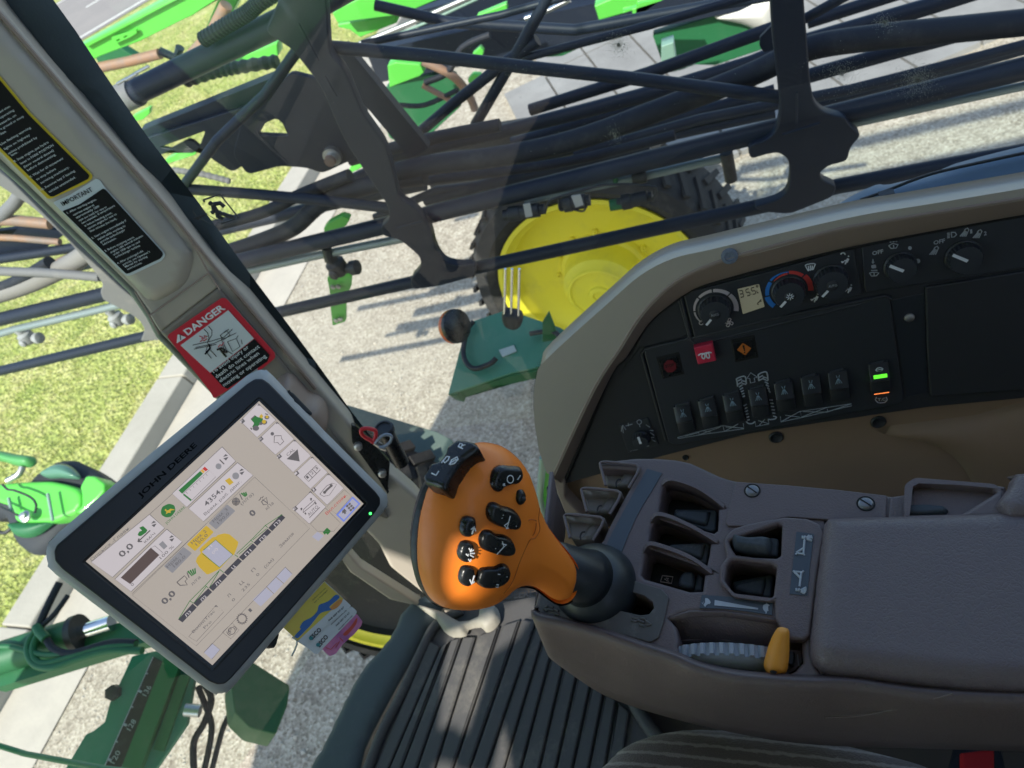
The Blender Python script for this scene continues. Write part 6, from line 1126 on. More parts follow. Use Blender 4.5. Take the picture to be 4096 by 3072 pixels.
def frost(x, y): return [[(x - 20, y - 10), (x - 14, y - 14), (x, y - 17), (x + 14, y - 18), (x + 20, y - 16), (x + 12, y + 6), (x - 10, y + 8), (x - 20, y - 10)], [(x - 8, y - 8), (x - 6, y), (x - 8, y + 12)], [(x, y - 10), (x + 2, y), (x, y + 10)], [(x + 8, y - 10), (x + 9, y - 2), (x + 6, y + 8)]]
for sy in (seat_ic(3385, 1045) + [circ((3372, 1020), 9, 8, a0=3.4, a1=6.1)], seat_ic(3396, 1160), seat_ic(3262, 1196), frost(3241, 1072)): obj('vent_symbol', [g_strokes(SP, sy, .0008, .0036, 6)], M_WHITE, hv)
for c, kk, s in ((cA, kA, 'AUTO'), (cC, kC, 'AUTO')):
    h_ = hA + .0014
    LP = Pl(tuple(c + SP.n * (h_ + .003)), SP.n)
    um = c; 
    # text centred on the knob cap
    uv = lambda P_: ((P_ - CAM).dot(XA) / (P_ - CAM).dot(ZA) * FPX + CX, (P_ - CAM).dot(YA) / (P_ - CAM).dot(ZA) * FPX + CY)
    a = uv(c + SP.n * h_ - SP.ex * rA * .24 - SP.ey * rA * .08); b = uv(c + SP.n * h_ + SP.ex * rA * .24 - SP.ey * rA * .08)
    obj('print', [g_text(LP, s, a, b, 9, .0003 - .003)], M_GREYP, kk)
uv = lambda P_: ((P_ - CAM).dot(XA) / (P_ - CAM).dot(ZA) * FPX + CX, (P_ - CAM).dot(YA) / (P_ - CAM).dot(ZA) * FPX + CY)
snow = []
for i in range(8):
    t = i * math.pi / 4; e = SP.ex * math.cos(t) + SP.ey * math.sin(t); snow.append(g_tube([cB + SP.n * (hB + .0016) + e * rB * .07, cB + SP.n * (hB + .0016) + e * rB * .24], .0005, 6))
obj('print', snow, M_WHITE, kB)
lcd = obj('temperature_display', [g_plate(SP, fillet(km((1290, 765), (1610, 690), (1692, 1022), (1370, 1132)), 4), .002, .0042, .0005)], mat('lcd_beige', (0.40, 0.37, 0.26), 0.35, emis=(0.5, 0.46, 0.32), es=0.06), hv)
M_LCD = mat('lcd_ink', (0.07, 0.065, 0.05), 0.5)
digs = []
def seven(x, y, on, w_=10, h_=24, sx=.0, up_=(-0.25)):
    """seven segment figure at lower left (x, y) in photo px"""
    bx_, by_ = 1, -0.24; cx_, cy_ = -0.22, -1
    pt = lambda a, b: (x + a * bx_ + b * -cx_ * -1, y + a * by_ + b * cy_)
    S = {'a': ((1, h_), (w_ - 1, h_)), 'g': ((1, h_ / 2), (w_ - 1, h_ / 2)), 'd': ((1, 0), (w_ - 1, 0)), 'f': ((0, h_ / 2 + 1), (0, h_ - 1)), 'b': ((w_, h_ / 2 + 1), (w_, h_ - 1)), 'e': ((0, 1), (0, h_ / 2 - 1)), 'c': ((w_, 1), (w_, h_ / 2 - 1))}
    return [[pt(*S[k][0]), pt(*S[k][1])] for k in on]
digs += seven(2962, 1190, 'abgcd', 13, 26) + seven(2988, 1184, 'afgcd', 13, 26) + seven(3010, 1178, 'afgcd', 13, 26) + [[(3005, 1177), (3006, 1176)]] + seven(3029, 1172, 'def', 6, 10)[:3] + seven(3027, 1155, 'abgf', 6, 12) + [[(3031, 1212), (3038, 1206), (3044, 1198)], [(3028, 1215), (3034, 1218)], [(3040, 1206), (3046, 1204)]]
obj('display_figures', [g_strokes(SP, digs, .00065, .0046, 4)], M_LCD, lcd)
# wiper / lights printing
tt = [g_text(SP, 'OFF', c31((988, 548))[0], c31((1078, 528))[0], 15, .0036, bold=.03), g_text(SP, 'OFF', c31((1482, 462))[0], c31((1575, 442))[0], 15, .0036, bold=.03), g_text(SP, '1', c31((1778, 372))[0], c31((1795, 368))[0], 15, .0036, bold=.03), g_text(SP, '2', c31((1888, 388))[0], c31((1912, 383))[0], 15, .0036, bold=.03)]
tt += [g_plate(SP, circ(c31((1291, 489))[0], 7.5, 14), .0004, .0038), g_plate(SP, circ(c31((1356, 594))[0], 9, 14), .0004, .0038)]
lamp = lambda x, y, s=1.0: [[(x - 30 * s, y + 50 * s), (x + 5 * s, y + 10 * s)], [(x - 15 * s, y + 50 * s), (x + 12 * s, y + 15 * s)], [(x, y + 50 * s), (x + 20 * s, y + 18 * s)], [(x + 16 * s, y + 50 * s), (x + 30 * s, y + 22 * s)], [(x + 5 * s, y + 5 * s), (x + 15 * s, y - 10 * s), (x + 30 * s, y - 18 * s), (x + 42 * s, y - 5 * s), (x + 32 * s, y + 18 * s), (x + 5 * s, y + 5 * s)]]
LL = lamp(1480, 492) + lamp(1725, 345) + lamp(1830, 358)
LL += [[(1592, 370 + i * 12), (1612, 368 + i * 12)] for i in range(4)] + [[(1625, 362), (1628, 402), (1650, 398), (1667, 380), (1655, 362), (1625, 362)]]
LL += [[(1120, 470), (1150, 452), (1196, 460), (1180, 488), (1140, 492), (1120, 470)], [(1128, 442), (1142, 440)], [(1152, 438), (1166, 437)], [(1176, 436), (1188, 435)], [(1158, 465), (1162, 490)], [(993, 580), (993, 610)], [(985, 600), (993, 612), (1002, 600)], [(965, 690), (985, 685), (1020, 684), (1040, 690), (1022, 712), (980, 715), (965, 690)], [(978, 670), (1028, 668)], [(1002, 690), (1002, 710)]]
obj('switch_print', [g_strokes(SP, [c31(*l) for l in LL], .0007, .0036, 6)] + tt + [g_plate(SP, fillet(c31((978, 628), (1015, 622), (1020, 650), (982, 655)), 5), .0004, .0038)], M_GREYP, upn)
# tiny control at the left
LL = [[(985, 405), (975, 455)], [(985, 405), (992, 465)], [(990, 405), (1012, 440)], [(1010, 410), (1065, 395)], [(1030, 385), (1035, 410)], [(1122, 400), (1126, 418)], [(1175, 400), (1205, 420)], [(1205, 445), (1235, 448)], [(1210, 465), (1240, 485)], [(1215, 505), (1240, 500)], [(1220, 520), (1250, 535)], [(1160, 580), (1200, 568)]]
obj('switch_print', [g_strokes(SP, [c22(*l) for l in LL] + [circ(c22((1120, 378))[0], 9, 14) + [circ(c22((1120, 378))[0], 9, 14)[0]]], .0006, .0024, 6), g_text(SP, 'TEST DIRECT', c22((1045, 618))[0], c22((1112, 602))[0], 4, .0024)], M_GREYP, sp_)
# rocker cluster plate
cl = cpt('switch_cluster', [g_plate(SP, fillet([(2574, 1402), (3090, 1282), (3548, 1188), (3560, 1200), (3614, 1590), (3606, 1612), (3560, 1625), (2700, 1782), (2672, 1770)], 16), .006, .003, .0018, seg=3)], M_BLACK2, sm=60)
cpt('cluster_edge', [g_tube([SP.at(u, v, .001) for u, v in smooth2([(2665, 1760), (2568, 1415), (2580, 1395), (3090, 1276), (3540, 1183), (3563, 1195)], 1, False)], .0028, 8)], M_BLACK, sm=60)
M_ROCK = mat('rocker_black', (0.034, 0.036, 0.041), 0.36, bump=('noise', 1300, 0.12, 0.0004))
def rocker(u, v, lit=False, hs_=1.0):
    c = SP.at(u, v, .003); ez = SP.ey; ex_ = SP.ex
    t = obj('rocker_switch', [g_plate(SP, fillet([(u - 38, v - 50), (u + 20, v - 66), (u + 40, v + 55), (u - 18, v + 68)], 6), .004, .0058, .0016)], M_BLACK2, cs, sm=60)
    wq, hq = .0122, .0242
    lo = [(-wq, -hq), (wq, -hq), (wq, hq), (-wq, hq)]
    x0, y0 = SP.loc(c)
    gs = []
    prof_ = [(hq, -.003), (hq * .98, .0015), (hq * .9, .0022), (.004, .0046), (.001, .0068), (-.001, .0070), (-.0040, .0034), (-hq * .88, .0036), (-hq * .97, .0028), (-hq, -.003)]
    rows_ = []
    for y_, z_ in prof_:
        r_ = []
        for f, dz in ((-1.0, -.005), (-.97, -.0008), (-.88, 0), (.88, 0), (.97, -.0008), (1.0, -.005)): r_.append(SP.w(x0 + wq * f, y0 + y_, .005 + z_ + dz))
        rows_.append(r_)
    g = g_grid(rows_); gs.append((g[0], [tuple(reversed(f)) for f in g[1]]))
    rb = obj('rocker', gs, M_ROCK, t, sm=40)
    q = lambda a, b, z: SP.w(x0 + a, y0 + b, .005 + z)
    if not lit:
        ls = [[q(-.0020, .0190, .0030), q(-.0010, .0155, .0035)], [q(.0020, .0190, .0030), q(.0010, .0155, .0035)]] + [[q(sx * .3 * .0022, .014, .0038), q(sx * .0034, .0065, .0048)] for sx in (-1.2, -.4, .4, 1.2)]
        obj('spray_symbol', [g_tube(l, .00042, 5) for l in ls], mat('print_blue_grey', (0.30, 0.42, 0.52), 0.5), t)
    else:
        ls = [[q(.004 * math.cos(a), .0150 + .003 * math.sin(a), .0030) for a in [i * .5 for i in range(13)]], [q(-.005, .015, .0030), q(.005, .015, .0030)]]
        obj('axle_symbol', [g_tube(l, .0006, 5) for l in ls], M_WHITE, t)
        obj('indicator', [(lambda g: (g[0], g[1]))(g_box(q(.0004, .0035, .0040), (.0165, .0085, .0030), (SP.ex, SP.ey, SP.n)))], mat('lit_green', (0.06, 0.4, 0.02), 0.3, emis=(0.10, 0.75, 0.03), es=.9, bump=('noise', 300, .5)), t)
        obj('indicator', [g_box(q(.0006, -.0225, .0015), (.0185, .0032, .003), (SP.ex, SP.ey, SP.n))], mat('lit_orange', (0.5, 0.12, 0.03), 0.3, emis=(1.0, 0.25, 0.06), es=.9), t)
for u, v in ((2738, 1672), (2836, 1650), (2934, 1628), (3036, 1606), (3139, 1582), (3246, 1560), (3354, 1540)): rocker(u, v)
rocker(3517, 1508, True)
obj('traction_text', [g_text(SP, 'T.C', c32((1030, 210))[0], c32((1095, 205))[0], 11, .0036, bold=.03), g_strokes(SP, [c32((1022, 180), (1012, 200), (1030, 222), (1050, 226), (1090, 222), (1108, 200), (1100, 178))], .0006, .0036, 6)], M_GREYP, cl)
# warning buttons
def btn(name, pts, z, mt, lab=None): return obj(name, [g_plate(SP, fillet(kn(*pts), 3), .006, z, .0012)], mt, cl, label=lab)
bz = btn('warning_light', ((268, 290), (612, 212), (692, 545), (368, 618)), .0036, M_DARKREC, 'red STOP warning light'); obj('lens', [g_plate(SP, fillet(kn((318, 340), (592, 278), (650, 530), (385, 590)), 3), .002, .0048, .0006)], M_GLOSSB, bz); obj('stop_sign', [g_plate(SP, circ(kn((480, 425))[0], 26, 8, rot=.39), .0004, .0054)], mat('dull_red', (0.17, 0.014, 0.022), 0.4), bz); obj('stop_text', [g_text(SP, 'STOP', kn((415, 448))[0], kn((545, 418))[0], 11, .0058, bold=.03)], M_DARKREC, bz)
gb = obj('glow_button', [g_plate(SP, fillet(kn((830, 155), (1110, 92), (1162, 345), (892, 402)), 3), .012, .013, .0015)], M_RED, cl, label='raised red button with white coil'); obj('coil_symbol', [g_strokes(SP, [smooth2(kn((898, 265), (930, 242), (970, 238), (995, 262), (985, 312), (960, 305), (948, 270), (975, 240), (1020, 226), (1052, 240), (1062, 290), (1045, 302), (1022, 290), (1015, 250), (1040, 218), (1092, 226)), 3, False)], .0010, .0133, 6)], M_WHITE, gb)
bz = btn('warning_light', ((1368, 30), (1722, -45), (1790, 300), (1440, 372)), .0036, M_DARKREC, 'orange exclamation mark warning light'); obj('lens', [g_plate(SP, fillet(kn((1400, 95), (1690, 30), (1750, 270), (1440, 335)), 3), .002, .0048, .0006)], M_GLOSSB, bz); obj('diamond', [g_plate(SP, fillet(kn((1552, 82), (1680, 160), (1590, 262), (1468, 185)), 2), .0004, .0054)], mat('amber_print', (0.62, 0.17, 0.03), 0.4), bz); obj('exclamation_mark', [g_plate(SP, fillet(kn((1545, 118), (1575, 115), (1588, 200), (1572, 202)), 1), .0003, .0058), g_plate(SP, circ(kn((1580, 222))[0], 3, 10), .0003, .0058)], M_DARKREC, bz)
# boom diagram and tyre drawings printed between the rockers
BL = [[(590, 1475), (900, 1390), (1260, 1300), (1570, 1340), (1560, 1270)], [(605, 1490), (920, 1435), (1280, 1385), (1570, 1345)], [(590, 1475), (605, 1490)], [(900, 1390), (910, 1435)], [(700, 1455), (900, 1400)], [(920, 1430), (1220, 1320)], [(960, 1375), (1080, 1395)], [(1260, 1300), (1280, 1385)], [(1290, 1380), (1485, 1275)], [(1300, 1320), (1560, 1335)],
      [(1735, 1240), (1745, 1310), (1940, 1275), (1925, 1210)], [(1780, 1225), (1930, 1270)], [(1800, 1290), (1880, 1205)],
      [(1615, 600), (1670, 520), (1765, 585), (1720, 600), (1735, 655), (1665, 672), (1655, 605), (1615, 600)]]
BR = [[(245, 335), (250, 378), (410, 345), (820, 248), (818, 232), (400, 295), (250, 378)], [(405, 295), (415, 340), (620, 262), (628, 295)], [(285, 325), (400, 340)], [(430, 295), (620, 300), (810, 235)]]
ty = [[(1460, 610), (1520, 582), (1590, 578), (1605, 680)], [(1460, 610), (1478, 720)], [(1780, 550), (1830, 520), (1905, 512), (1925, 630)], [(1780, 550), (1790, 640)], [(1605, 1240), (1640, 1270), (1700, 1265), (1730, 1240)], [(1925, 1205), (1960, 1210), (2030, 1200), (2050, 1170)]]
tr2 = [[(1480, 640), (1540, 610)], [(1535, 635), (1595, 650)], [(1485, 690), (1545, 655)], [(1540, 680), (1600, 690)]] + [[(1500 + i * 13, 730 + i * 36), (1545 + i * 10, 700 + i * 40)] for i in range(5)] + [[(1565 + i * 11, 1010 + i * 42), (1610 + i * 9, 985 + i * 45)] for i in range(6)] + [[(1790, 590), (1850, 560)], [(1850, 580), (1910, 600)], [(1800, 630), (1860, 600)]] + [[(1860 + i * 18, 612 + i * 42), (1920 + i * 9, 640 + i * 42)] for i in range(5)] + [[(1945 + i * 11, 920 + i * 48), (1995 + i * 9, 925 + i * 48)] for i in range(6)]
for sy in ([kn(*l) for l in BL[:10]], [kn(*l) for l in BL[10:13]], [kn(*l) for l in BL[13:]], [c32(*l) for l in BR]): obj('boom_diagram', [g_strokes(SP, sy, .00055, .0036, 4)], M_GREYP, cl)
obj('tyre_diagram', [g_strokes(SP, [smooth2(kn(*l), 3, False) for l in ty] + [kn(*l) for l in tr2], .0010, .0036, 6)], M_GREYP, cl)
# filler strip with screw and storage door
cpt('filler_strip', [g_plate(SP, fillet([(3562, 1200), (3700, 1172), (3712, 1572), (3622, 1588)], 4), .006, .0005, .001)], mat('filler_slate', (0.022, 0.026, 0.033), .45), sm=60)
cpt('screw', [g_lathe(SP.at(3637, 1270, .001), SP.n, [(.0062, 0), (.0058, .002), (.003, .0035), (.0001, .0037)], 20)], M_STEEL, sm=50)
cpt('storage_door', [g_plate(SP, fillet([(3702, 1150), (3900, 1118), (4900, 955), (4900, 1440), (4096, 1562), (3722, 1588), (3710, 1400)], 10), .006, .004, .002)], M_BLACK, sm=60)
cpt('top_screw', [g_lathe(SP.at(2918, 1025, .031), SP.n, [(.0105, -.002), (.010, .0015), (.006, .0022), (.0055, .001), (.0001, .001)], 28)], mat('screw_blue_grey', (0.16, 0.19, 0.25), .4, bump=('noise', 300, .6, .002)), sm=50)

# =================================================================== ARMREST CONSOLE
AR = Pl((0, -0.3, 2.45), (0.0, 0.0, 1))
ac = thing('armrest_console', 'brown plastic armrest console with finger switch wells', 'armrest', (0.1, -0.33, 1.9))
ap = lambda n, g, mt, **k: obj(n, g, mt, ac, **k)
H1 = kq2((800, 342), (850, 342), (1000, 372), (1150, 432), (1280, 512), (1395, 588), (1335, 600), (1332, 700), (1325, 815), (1290, 842), (1100, 790), (900, 730), (760, 680), (722, 640), (745, 500), (770, 390))
H2 = kq2((680, 715), (720, 696), (850, 722), (1000, 782), (1150, 852), (1315, 942), (1255, 950), (1240, 1060), (1215, 1170), (1050, 1115), (900, 1062), (660, 978), (628, 935), (650, 800))
H3 = kq2((600, 1015), (640, 998), (760, 1020), (950, 1082), (1100, 1150), (1260, 1255), (1195, 1270), (1172, 1435), (1040, 1440), (800, 1370), (585, 1310), (548, 1270), (575, 1130))
H4 = kq2((1440, 925), (1600, 868), (1780, 805), (1940, 752), (1985, 772), (1980, 900), (1972, 1075), (1930, 1102), (1700, 1090), (1520, 1078), (1470, 1000))
H5 = kq2((1420, 1180), (1465, 1125), (1530, 1115), (1700, 1140), (1880, 1160), (1930, 1195), (1915, 1350), (1895, 1490), (1850, 1512), (1700, 1500), (1500, 1468), (1400, 1330))
TH = kr((95, 640), (250, 575), (400, 545), (650, 532), (900, 545), (1200, 585), (1500, 640), (1800, 710), (2040, 745), (2062, 900), (2050, 1100), (2070, 1280), (1960, 1400), (1800, 1490), (1650, 1510), (1500, 1480), (1000, 1395), (760, 1375), (560, 1385), (450, 1330), (230, 1150), (225, 1050), (240, 960), (200, 760))
GS = c23((640, 150), (900, 165), (1060, 190), (1160, 222), (1225, 270), (1238, 320), (1200, 370), (1130, 380), (1000, 350), (850, 310), (640, 250))
top = [(2390, 1868), (2401, 1851), (2470, 1838), (2545, 1830), (2620, 1830), (2703, 1836), (2760, 1848), (2820, 1875), (2879, 1903), (2938, 1921), (3150, 1937), (3554, 1980), (3620, 1990), (3640, 2060), (3330, 2110), (3290, 2400), (3250, 2600), (3262, 2660), (3300, 2715), (3240, 2720), (3100, 2715), (2950, 2700), (2850, 2690), (2760, 2660), (2690, 2618), (2560, 2577), (2400, 2522), (2170, 2468), (2145, 2455), (2137, 2430), (2150, 2370), (2170, 2330), (2300, 2250), (2409, 2164), (2428, 2120), (2490, 2000), (2560, 1880)]
ap('top_plate', [g_plate(AR, fillet(top, 14, 3), .035, 0, .0038, holes=[H1, H2, H3, H4, H5, TH, GS], seg=4)], M_BROWN, sm=60)
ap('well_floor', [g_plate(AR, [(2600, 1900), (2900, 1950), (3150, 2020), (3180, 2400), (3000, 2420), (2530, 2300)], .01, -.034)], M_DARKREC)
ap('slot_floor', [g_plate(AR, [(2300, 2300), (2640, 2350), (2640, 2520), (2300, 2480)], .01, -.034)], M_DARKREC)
# curved fins that shield each switch
def fin(pts, h, w=.0032):
    P_ = smooth2(pts, 6, False); n_ = len(P_); rows_ = [[], [], [], []]
    for i, p in enumerate(P_):
        a = AR.at(p.x, p.y, 0); t = i / (n_ - 1); hh = h * math.sin(min(1, t * 3.5) * math.pi / 2) * (1 - t ** 2.2)
        rows_[0].append(a + V((0, -w, -.006))); rows_[1].append(a + V((0, -w * .7, hh))); rows_[2].append(a + V((0, w * .3, hh))); rows_[3].append(a + V((0, w * .6, -.012)))
    g = g_grid(rows_)
    return obj('fin', [(g[0], [tuple(reversed(f)) for f in g[1]])], M_BROWN, ac, solid=.0008, sm=50)
fin(kq2((760, 360), (850, 330), (1000, 360), (1150, 420), (1280, 500), (1400, 588)), .006)
fin(kq2((645, 735), (720, 688), (850, 712), (1000, 772), (1150, 842), (1330, 945)), .006)
fin(kq2((575, 1040), (640, 990), (760, 1010), (950, 1072), (1100, 1140), (1275, 1258)), .006)
def in_rocker(name, base, topo, z, mt=None, h=.004, **k):
    b = obj(name, [g_plate(AR, fillet(kq2(*base), 8), .02, z, .002)], mt or M_RUBBER, ac, sm=60, **k)
    obj('rocker', [g_inflate(AR, kq2(*topo), h, .004, 0, off=z, sm=2)], mt or M_RUBBER, b, sm=180)
    return b
in_rocker('finger_switch', ((890, 600), (1300, 605), (1325, 640), (1310, 820), (1260, 835), (1150, 800), (870, 700)), ((930, 625), (1235, 632), (1250, 660), (1225, 770), (1150, 770), (1020, 735), (900, 700)), -.018)
in_rocker('finger_switch', ((840, 960), (1230, 945), (1250, 970), (1215, 1165), (1100, 1130), (820, 1040)), ((880, 975), (1180, 968), (1200, 990), (1170, 1120), (1080, 1095), (850, 1020)), -.016, mat('rubber_worn', (0.06, 0.065, 0.068), .6, dust=(50, .9, (.20, .20, .19))))
in_rocker('finger_switch', ((1120, 1260), (1190, 1290), (1170, 1440), (1080, 1440)), ((960, 1280), (1020, 1250), (1095, 1270), (1090, 1420), (1000, 1420), (930, 1380)), -.018)
obj('battery_symbol', [g_strokes(AR, [kq2((765, 1282), (872, 1295), (858, 1362), (745, 1345), (765, 1282)), kq2((785, 1318), (802, 1322)), kq2((802, 1308), (828, 1312), (805, 1335), (832, 1340))], .0005, -.033, 6)], M_PP, ac)
rk = obj('finger_switch', [g_plate(AR, fillet(kq2((1690, 900), (1900, 890), (1955, 905), (1940, 1085), (1640, 1075)), 6), .02, -.004, .002)], M_RUBBER, ac, sm=60)
obj('rocker', [g_inflate(AR, kq2((1480, 925), (1510, 892), (1560, 905), (1640, 920), (1720, 920), (1800, 915), (1880, 935), (1885, 960), (1865, 1085), (1720, 1080), (1560, 1060), (1500, 1030)), .013, .006, 0, off=-.002, sm=2)], M_RUBBER, rk, sm=180, label='scooped rocker standing up out of its well')
in_rocker('finger_switch', ((1480, 1340), (1700, 1300), (1860, 1265), (1900, 1280), (1880, 1490), (1840, 1505), (1500, 1450)), ((1520, 1370), (1700, 1330), (1810, 1312), (1822, 1340), (1800, 1460), (1760, 1490), (1520, 1440)), -.020, h=.003)
# raised block carrying the right-hand wells and their label
blk = kq2((1385, 935), (1420, 860), (1480, 800), (1600, 760), (1780, 720), (1960, 690)) + [(3140, 2066), (3230, 2072), (3280, 2095), (3300, 2135), (3272, 2280), (3240, 2540), (3215, 2560), (3150, 2555), (3100, 2470), (3098, 2400)] + kq2((1890, 1540), (1830, 1535), (1490, 1492), (1345, 1350), (1352, 1180), (1420, 1090))
ap('switch_block', [g_plate(AR, fillet(blk, 10, 3), .010, .006, .0026, holes=[fillet(H4, 6), fillet(H5, 6)], seg=4)], M_BROWN, sm=60)
lb = ap('pictogram_plate', [g_plate(AR, fillet([(3186, 2127), (3256, 2135), (3240, 2260), (3229, 2383), (3158, 2375), (3172, 2250)], 2), .001, .0066)], M_SLATE)
k8 = c32; k9 = c33
obj('pictogram', [g_strokes(AR, [k8((440, 1330), (435, 1400), (430, 1450)), k8((425, 1300), (425, 1315), (440, 1320), (445, 1300)), k8((455, 1315), (500, 1300)), k8((455, 1320), (505, 1315)), k8((458, 1325), (500, 1338)), k8((460, 1312), (480, 1295)), k8((375, 1435), (430, 1400)), k8((370, 1450), (378, 1438), (435, 1445), (442, 1458)), k9((350, 22), (358, 30), (425, 35), (432, 22)), k9((358, 30), (412, 85)), k9((415, 35), (400, 148)), k9((375, 165), (375, 182), (395, 182), (395, 165)), k9((410, 180), (455, 158)), k9((412, 184), (458, 175)), k9((412, 188), (455, 192)), k9((410, 190), (445, 205))], .0010, .0070, 6)], M_GREYP, lb)
MT_BIN = mat('bin_inner', (0.20, 0.165, 0.14), .4, bump=('noise', 700, .2, .0004), var=(20, .5, (0.13, 0.105, 0.09)))
# finger bins at the far front
for i, (x, y) in enumerate(((0, 0), (-75, 105), (-143, 210))):
    sh_ = lambda *p: [(a + x, b + y) for a, b in kq2(*p)]
    ap('bin_floor', [g_plate(AR, fillet(sh_((150, 140), (330, 140), (520, 180), (425, 388), (300, 378), (192, 362)), 8), .03, -.016 + .002 * i, .003)], MT_BIN, sm=60)
    b = ap('finger_bin', [g_inflate(AR, sh_((300, 372), (330, 330), (360, 270), (420, 215), (525, 180), (500, 260), (415, 390)), .004, .006, .0, off=-.014, sm=2)], mat('bin_taupe', (0.16, 0.135, 0.115), .32, bump=('noise', 700, .2, .0004)), sm=180)
    top_ = [AR.at(*q, .004) for q in sh_((132, 150), (160, 120), (330, 140), (525, 170))]
    bot_ = [AR.at(*q, -.05) for q in sh_((185, 360), (195, 362), (300, 375), (430, 385))]
    # far wall of the bin, seen from inside
    A = [AR.at(*q, .0) for q in sh_((132, 135), (230, 130), (380, 145), (528, 178))]
    Bm = [a + V((0, 0.004, -.022)) for a in A]; Bl = [a + V((-.004, 0.008, -.052)) for a in A]
    g = g_grid([A, Bm, Bl]); obj('bin_wall', [g], MT['bin_taupe'], b, solid=.003, sm=60)
    ed = [AR.at(*q, .003) for q in sh_((185, 362), (132, 160), (140, 130), (200, 122), (380, 140), (528, 176), (420, 388))]
    obj('bin_lip', [g_tube(ed, .0016, 8, sm=3)], M_BROWN, b, sm=60)
    obj('bin_edge', [g_tube([AR.at(*q, .001) for q in sh_((295, 378), (292, 340), (310, 305), (340, 300))], .0009, 6, sm=3)], M_DARKREC, b)
ap('label_strip', [g_plate(AR, kq2((610, 192), (762, 236), (655, 420), (560, 570), (490, 700), (420, 860), (330, 1085), (195, 965), (280, 790), (375, 610), (490, 400)), .001, .0008)], M_SLATE)
ap('cover_plate', [g_plate(AR, fillet([(2942, 1926), (3150, 1940), (3350, 1958), (3548, 1981), (3544, 2072), (3330, 2080), (3150, 2068), (3000, 2105), (2912, 2104), (2902, 2090), (2920, 2010)], 5), .003, .0022, .001)], M_BROWN, sm=60)
ap('rear_block', [g_plate(AR, fillet([(3560, 1986), (3640, 1975), (3660, 1950), (4010, 1945), (4045, 2000), (4050, 2090), (3550, 2090)], 6), .03, .0025, .002)], M_BROWN, sm=60)
for u, v in ((3009, 1963), (3463, 2015)):
    c = AR.at(u, v, .002); s_ = ap('screw', [g_lathe(c, AR.n, [(.0066, 0), (.0063, .001), (.004, .002), (.0001, .0023)], 28)], mat('screw_grey', (0.20, 0.20, 0.21), .3, .6), sm=50)
    obj('slot', [g_bar(c + V((-.004, .004, .0022)), c + V((.004, -.004, .0022)), .0012, .001, (0, 0, 1))], M_DARKREC, s_)
    obj('recess_ring', [g_tube([c + V((.0073 * math.cos(a), .0073 * math.sin(a), .0002)) for a in [i * math.pi / 12 for i in range(25)]], .0007, 6)], M_DARKREC, s_)
gate = ap('gate_plate', [g_plate(AR, fillet(c23((330, 195), (640, 120), (1045, 92), (1300, 168), (1358, 232), (1320, 420), (1275, 560), (1205, 598), (850, 498), (540, 408), (330, 372), (305, 335)), 8, 3), .002, .0022, .0008, holes=[GS])], M_GATE, sm=60)
obj('raised_symbol', [g_strokes(AR, [c23((350, 325), (385, 310)), c23((350, 325), (380, 345)), c23((360, 328), (430, 340)), c23((400, 312), (430, 318)), c23((430, 330), (470, 345)), c23((440, 370), (475, 375)), c23((1060, 400), (1110, 410)), c23((1055, 420), (1100, 432)), c23((1100, 415), (1160, 440)), c23((1170, 425), (1215, 455)), c23((1215, 455), (1180, 462)), c23((1120, 455), (1160, 468)), c23((1130, 405), (1170, 412))], .0012, .0026, 6)], M_GATE, gate)
# throttle recess, ribbed wheel and orange lever
ap('throttle_well', [g_plate(AR, TH, .008, -.018, .001, holes=[kr((235, 1010), (290, 965), (800, 950), (1200, 1000), (1540, 1060), (1880, 1120), (1880, 1370), (1500, 1400), (900, 1340), (560, 1320), (240, 1150))])], M_BROWN, sm=60)
ap('well_wall', [g_grid([[AR.at(u, v, .000) for u, v in kr((100, 640), (400, 548), (900, 548), (1500, 642), (2040, 748))], [AR.at(u, v, -.008) for u, v in kr((180, 720), (420, 622), (900, 618), (1500, 705), (2000, 790))], [AR.at(u, v, -.018) for u, v in kr((250, 960), (420, 950), (900, 950), (1500, 1040), (2030, 1120))]])], M_BROWN, solid=.002, sm=50)
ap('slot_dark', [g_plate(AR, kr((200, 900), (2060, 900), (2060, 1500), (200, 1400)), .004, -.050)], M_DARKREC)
ta = AR.at(*kr((300, 1070))[0], -.001); tb_ = AR.at(*kr((1520, 1180))[0], -.001)
mid = (ta + tb_) / 2; half = (tb_ - ta).length / 2; R_ = .085
cz = mid - V((0, 0, math.sqrt(max(R_ * R_ - half * half, 1e-5)))); axd = V((0.03, 1, 0)).normalized()
wdt = (AR.at(*kr((850, 1150))[0], 0) - AR.at(*kr((850, 985))[0], 0)).length
ap('throttle_wheel', [g_lathe(cz - axd * wdt * .5, axd, [(R_ * .6, -.002), (R_ - .003, -.001), (R_, 0), (R_, wdt * .95), (R_ - .003, wdt * 1.02), (R_ - .004, wdt * 1.1), (R_ - .012, wdt * 1.75), (R_ * .5, wdt * 1.8)], 504, 63, .0035, (2, 3))], M_GREYW, sm=40)
LV = Pl(tuple(AR.at(*kr((1700, 1150))[0], .006)), (0.05, 0.50, 0.85))
lv = ap('throttle_lever', [g_inflate(LV, kr((1680, 800), (1720, 772), (1790, 772), (1850, 800), (1872, 850), (1872, 1000), (1868, 1200), (1840, 1400), (1800, 1450), (1640, 1492), (1560, 1460), (1515, 1400), (1492, 1330), (1500, 1260), (1550, 1080), (1610, 920)), .007, .010, .018, off=0, sm=2, step=.0016)], M_ORANGE2, sm=180)
obj('pivot_hole', [g_plate(LV, circ(kr((1635, 1432))[0], 15, 16, ry=6, rot=.15), .001, .0078)], M_DARKREC, lv)
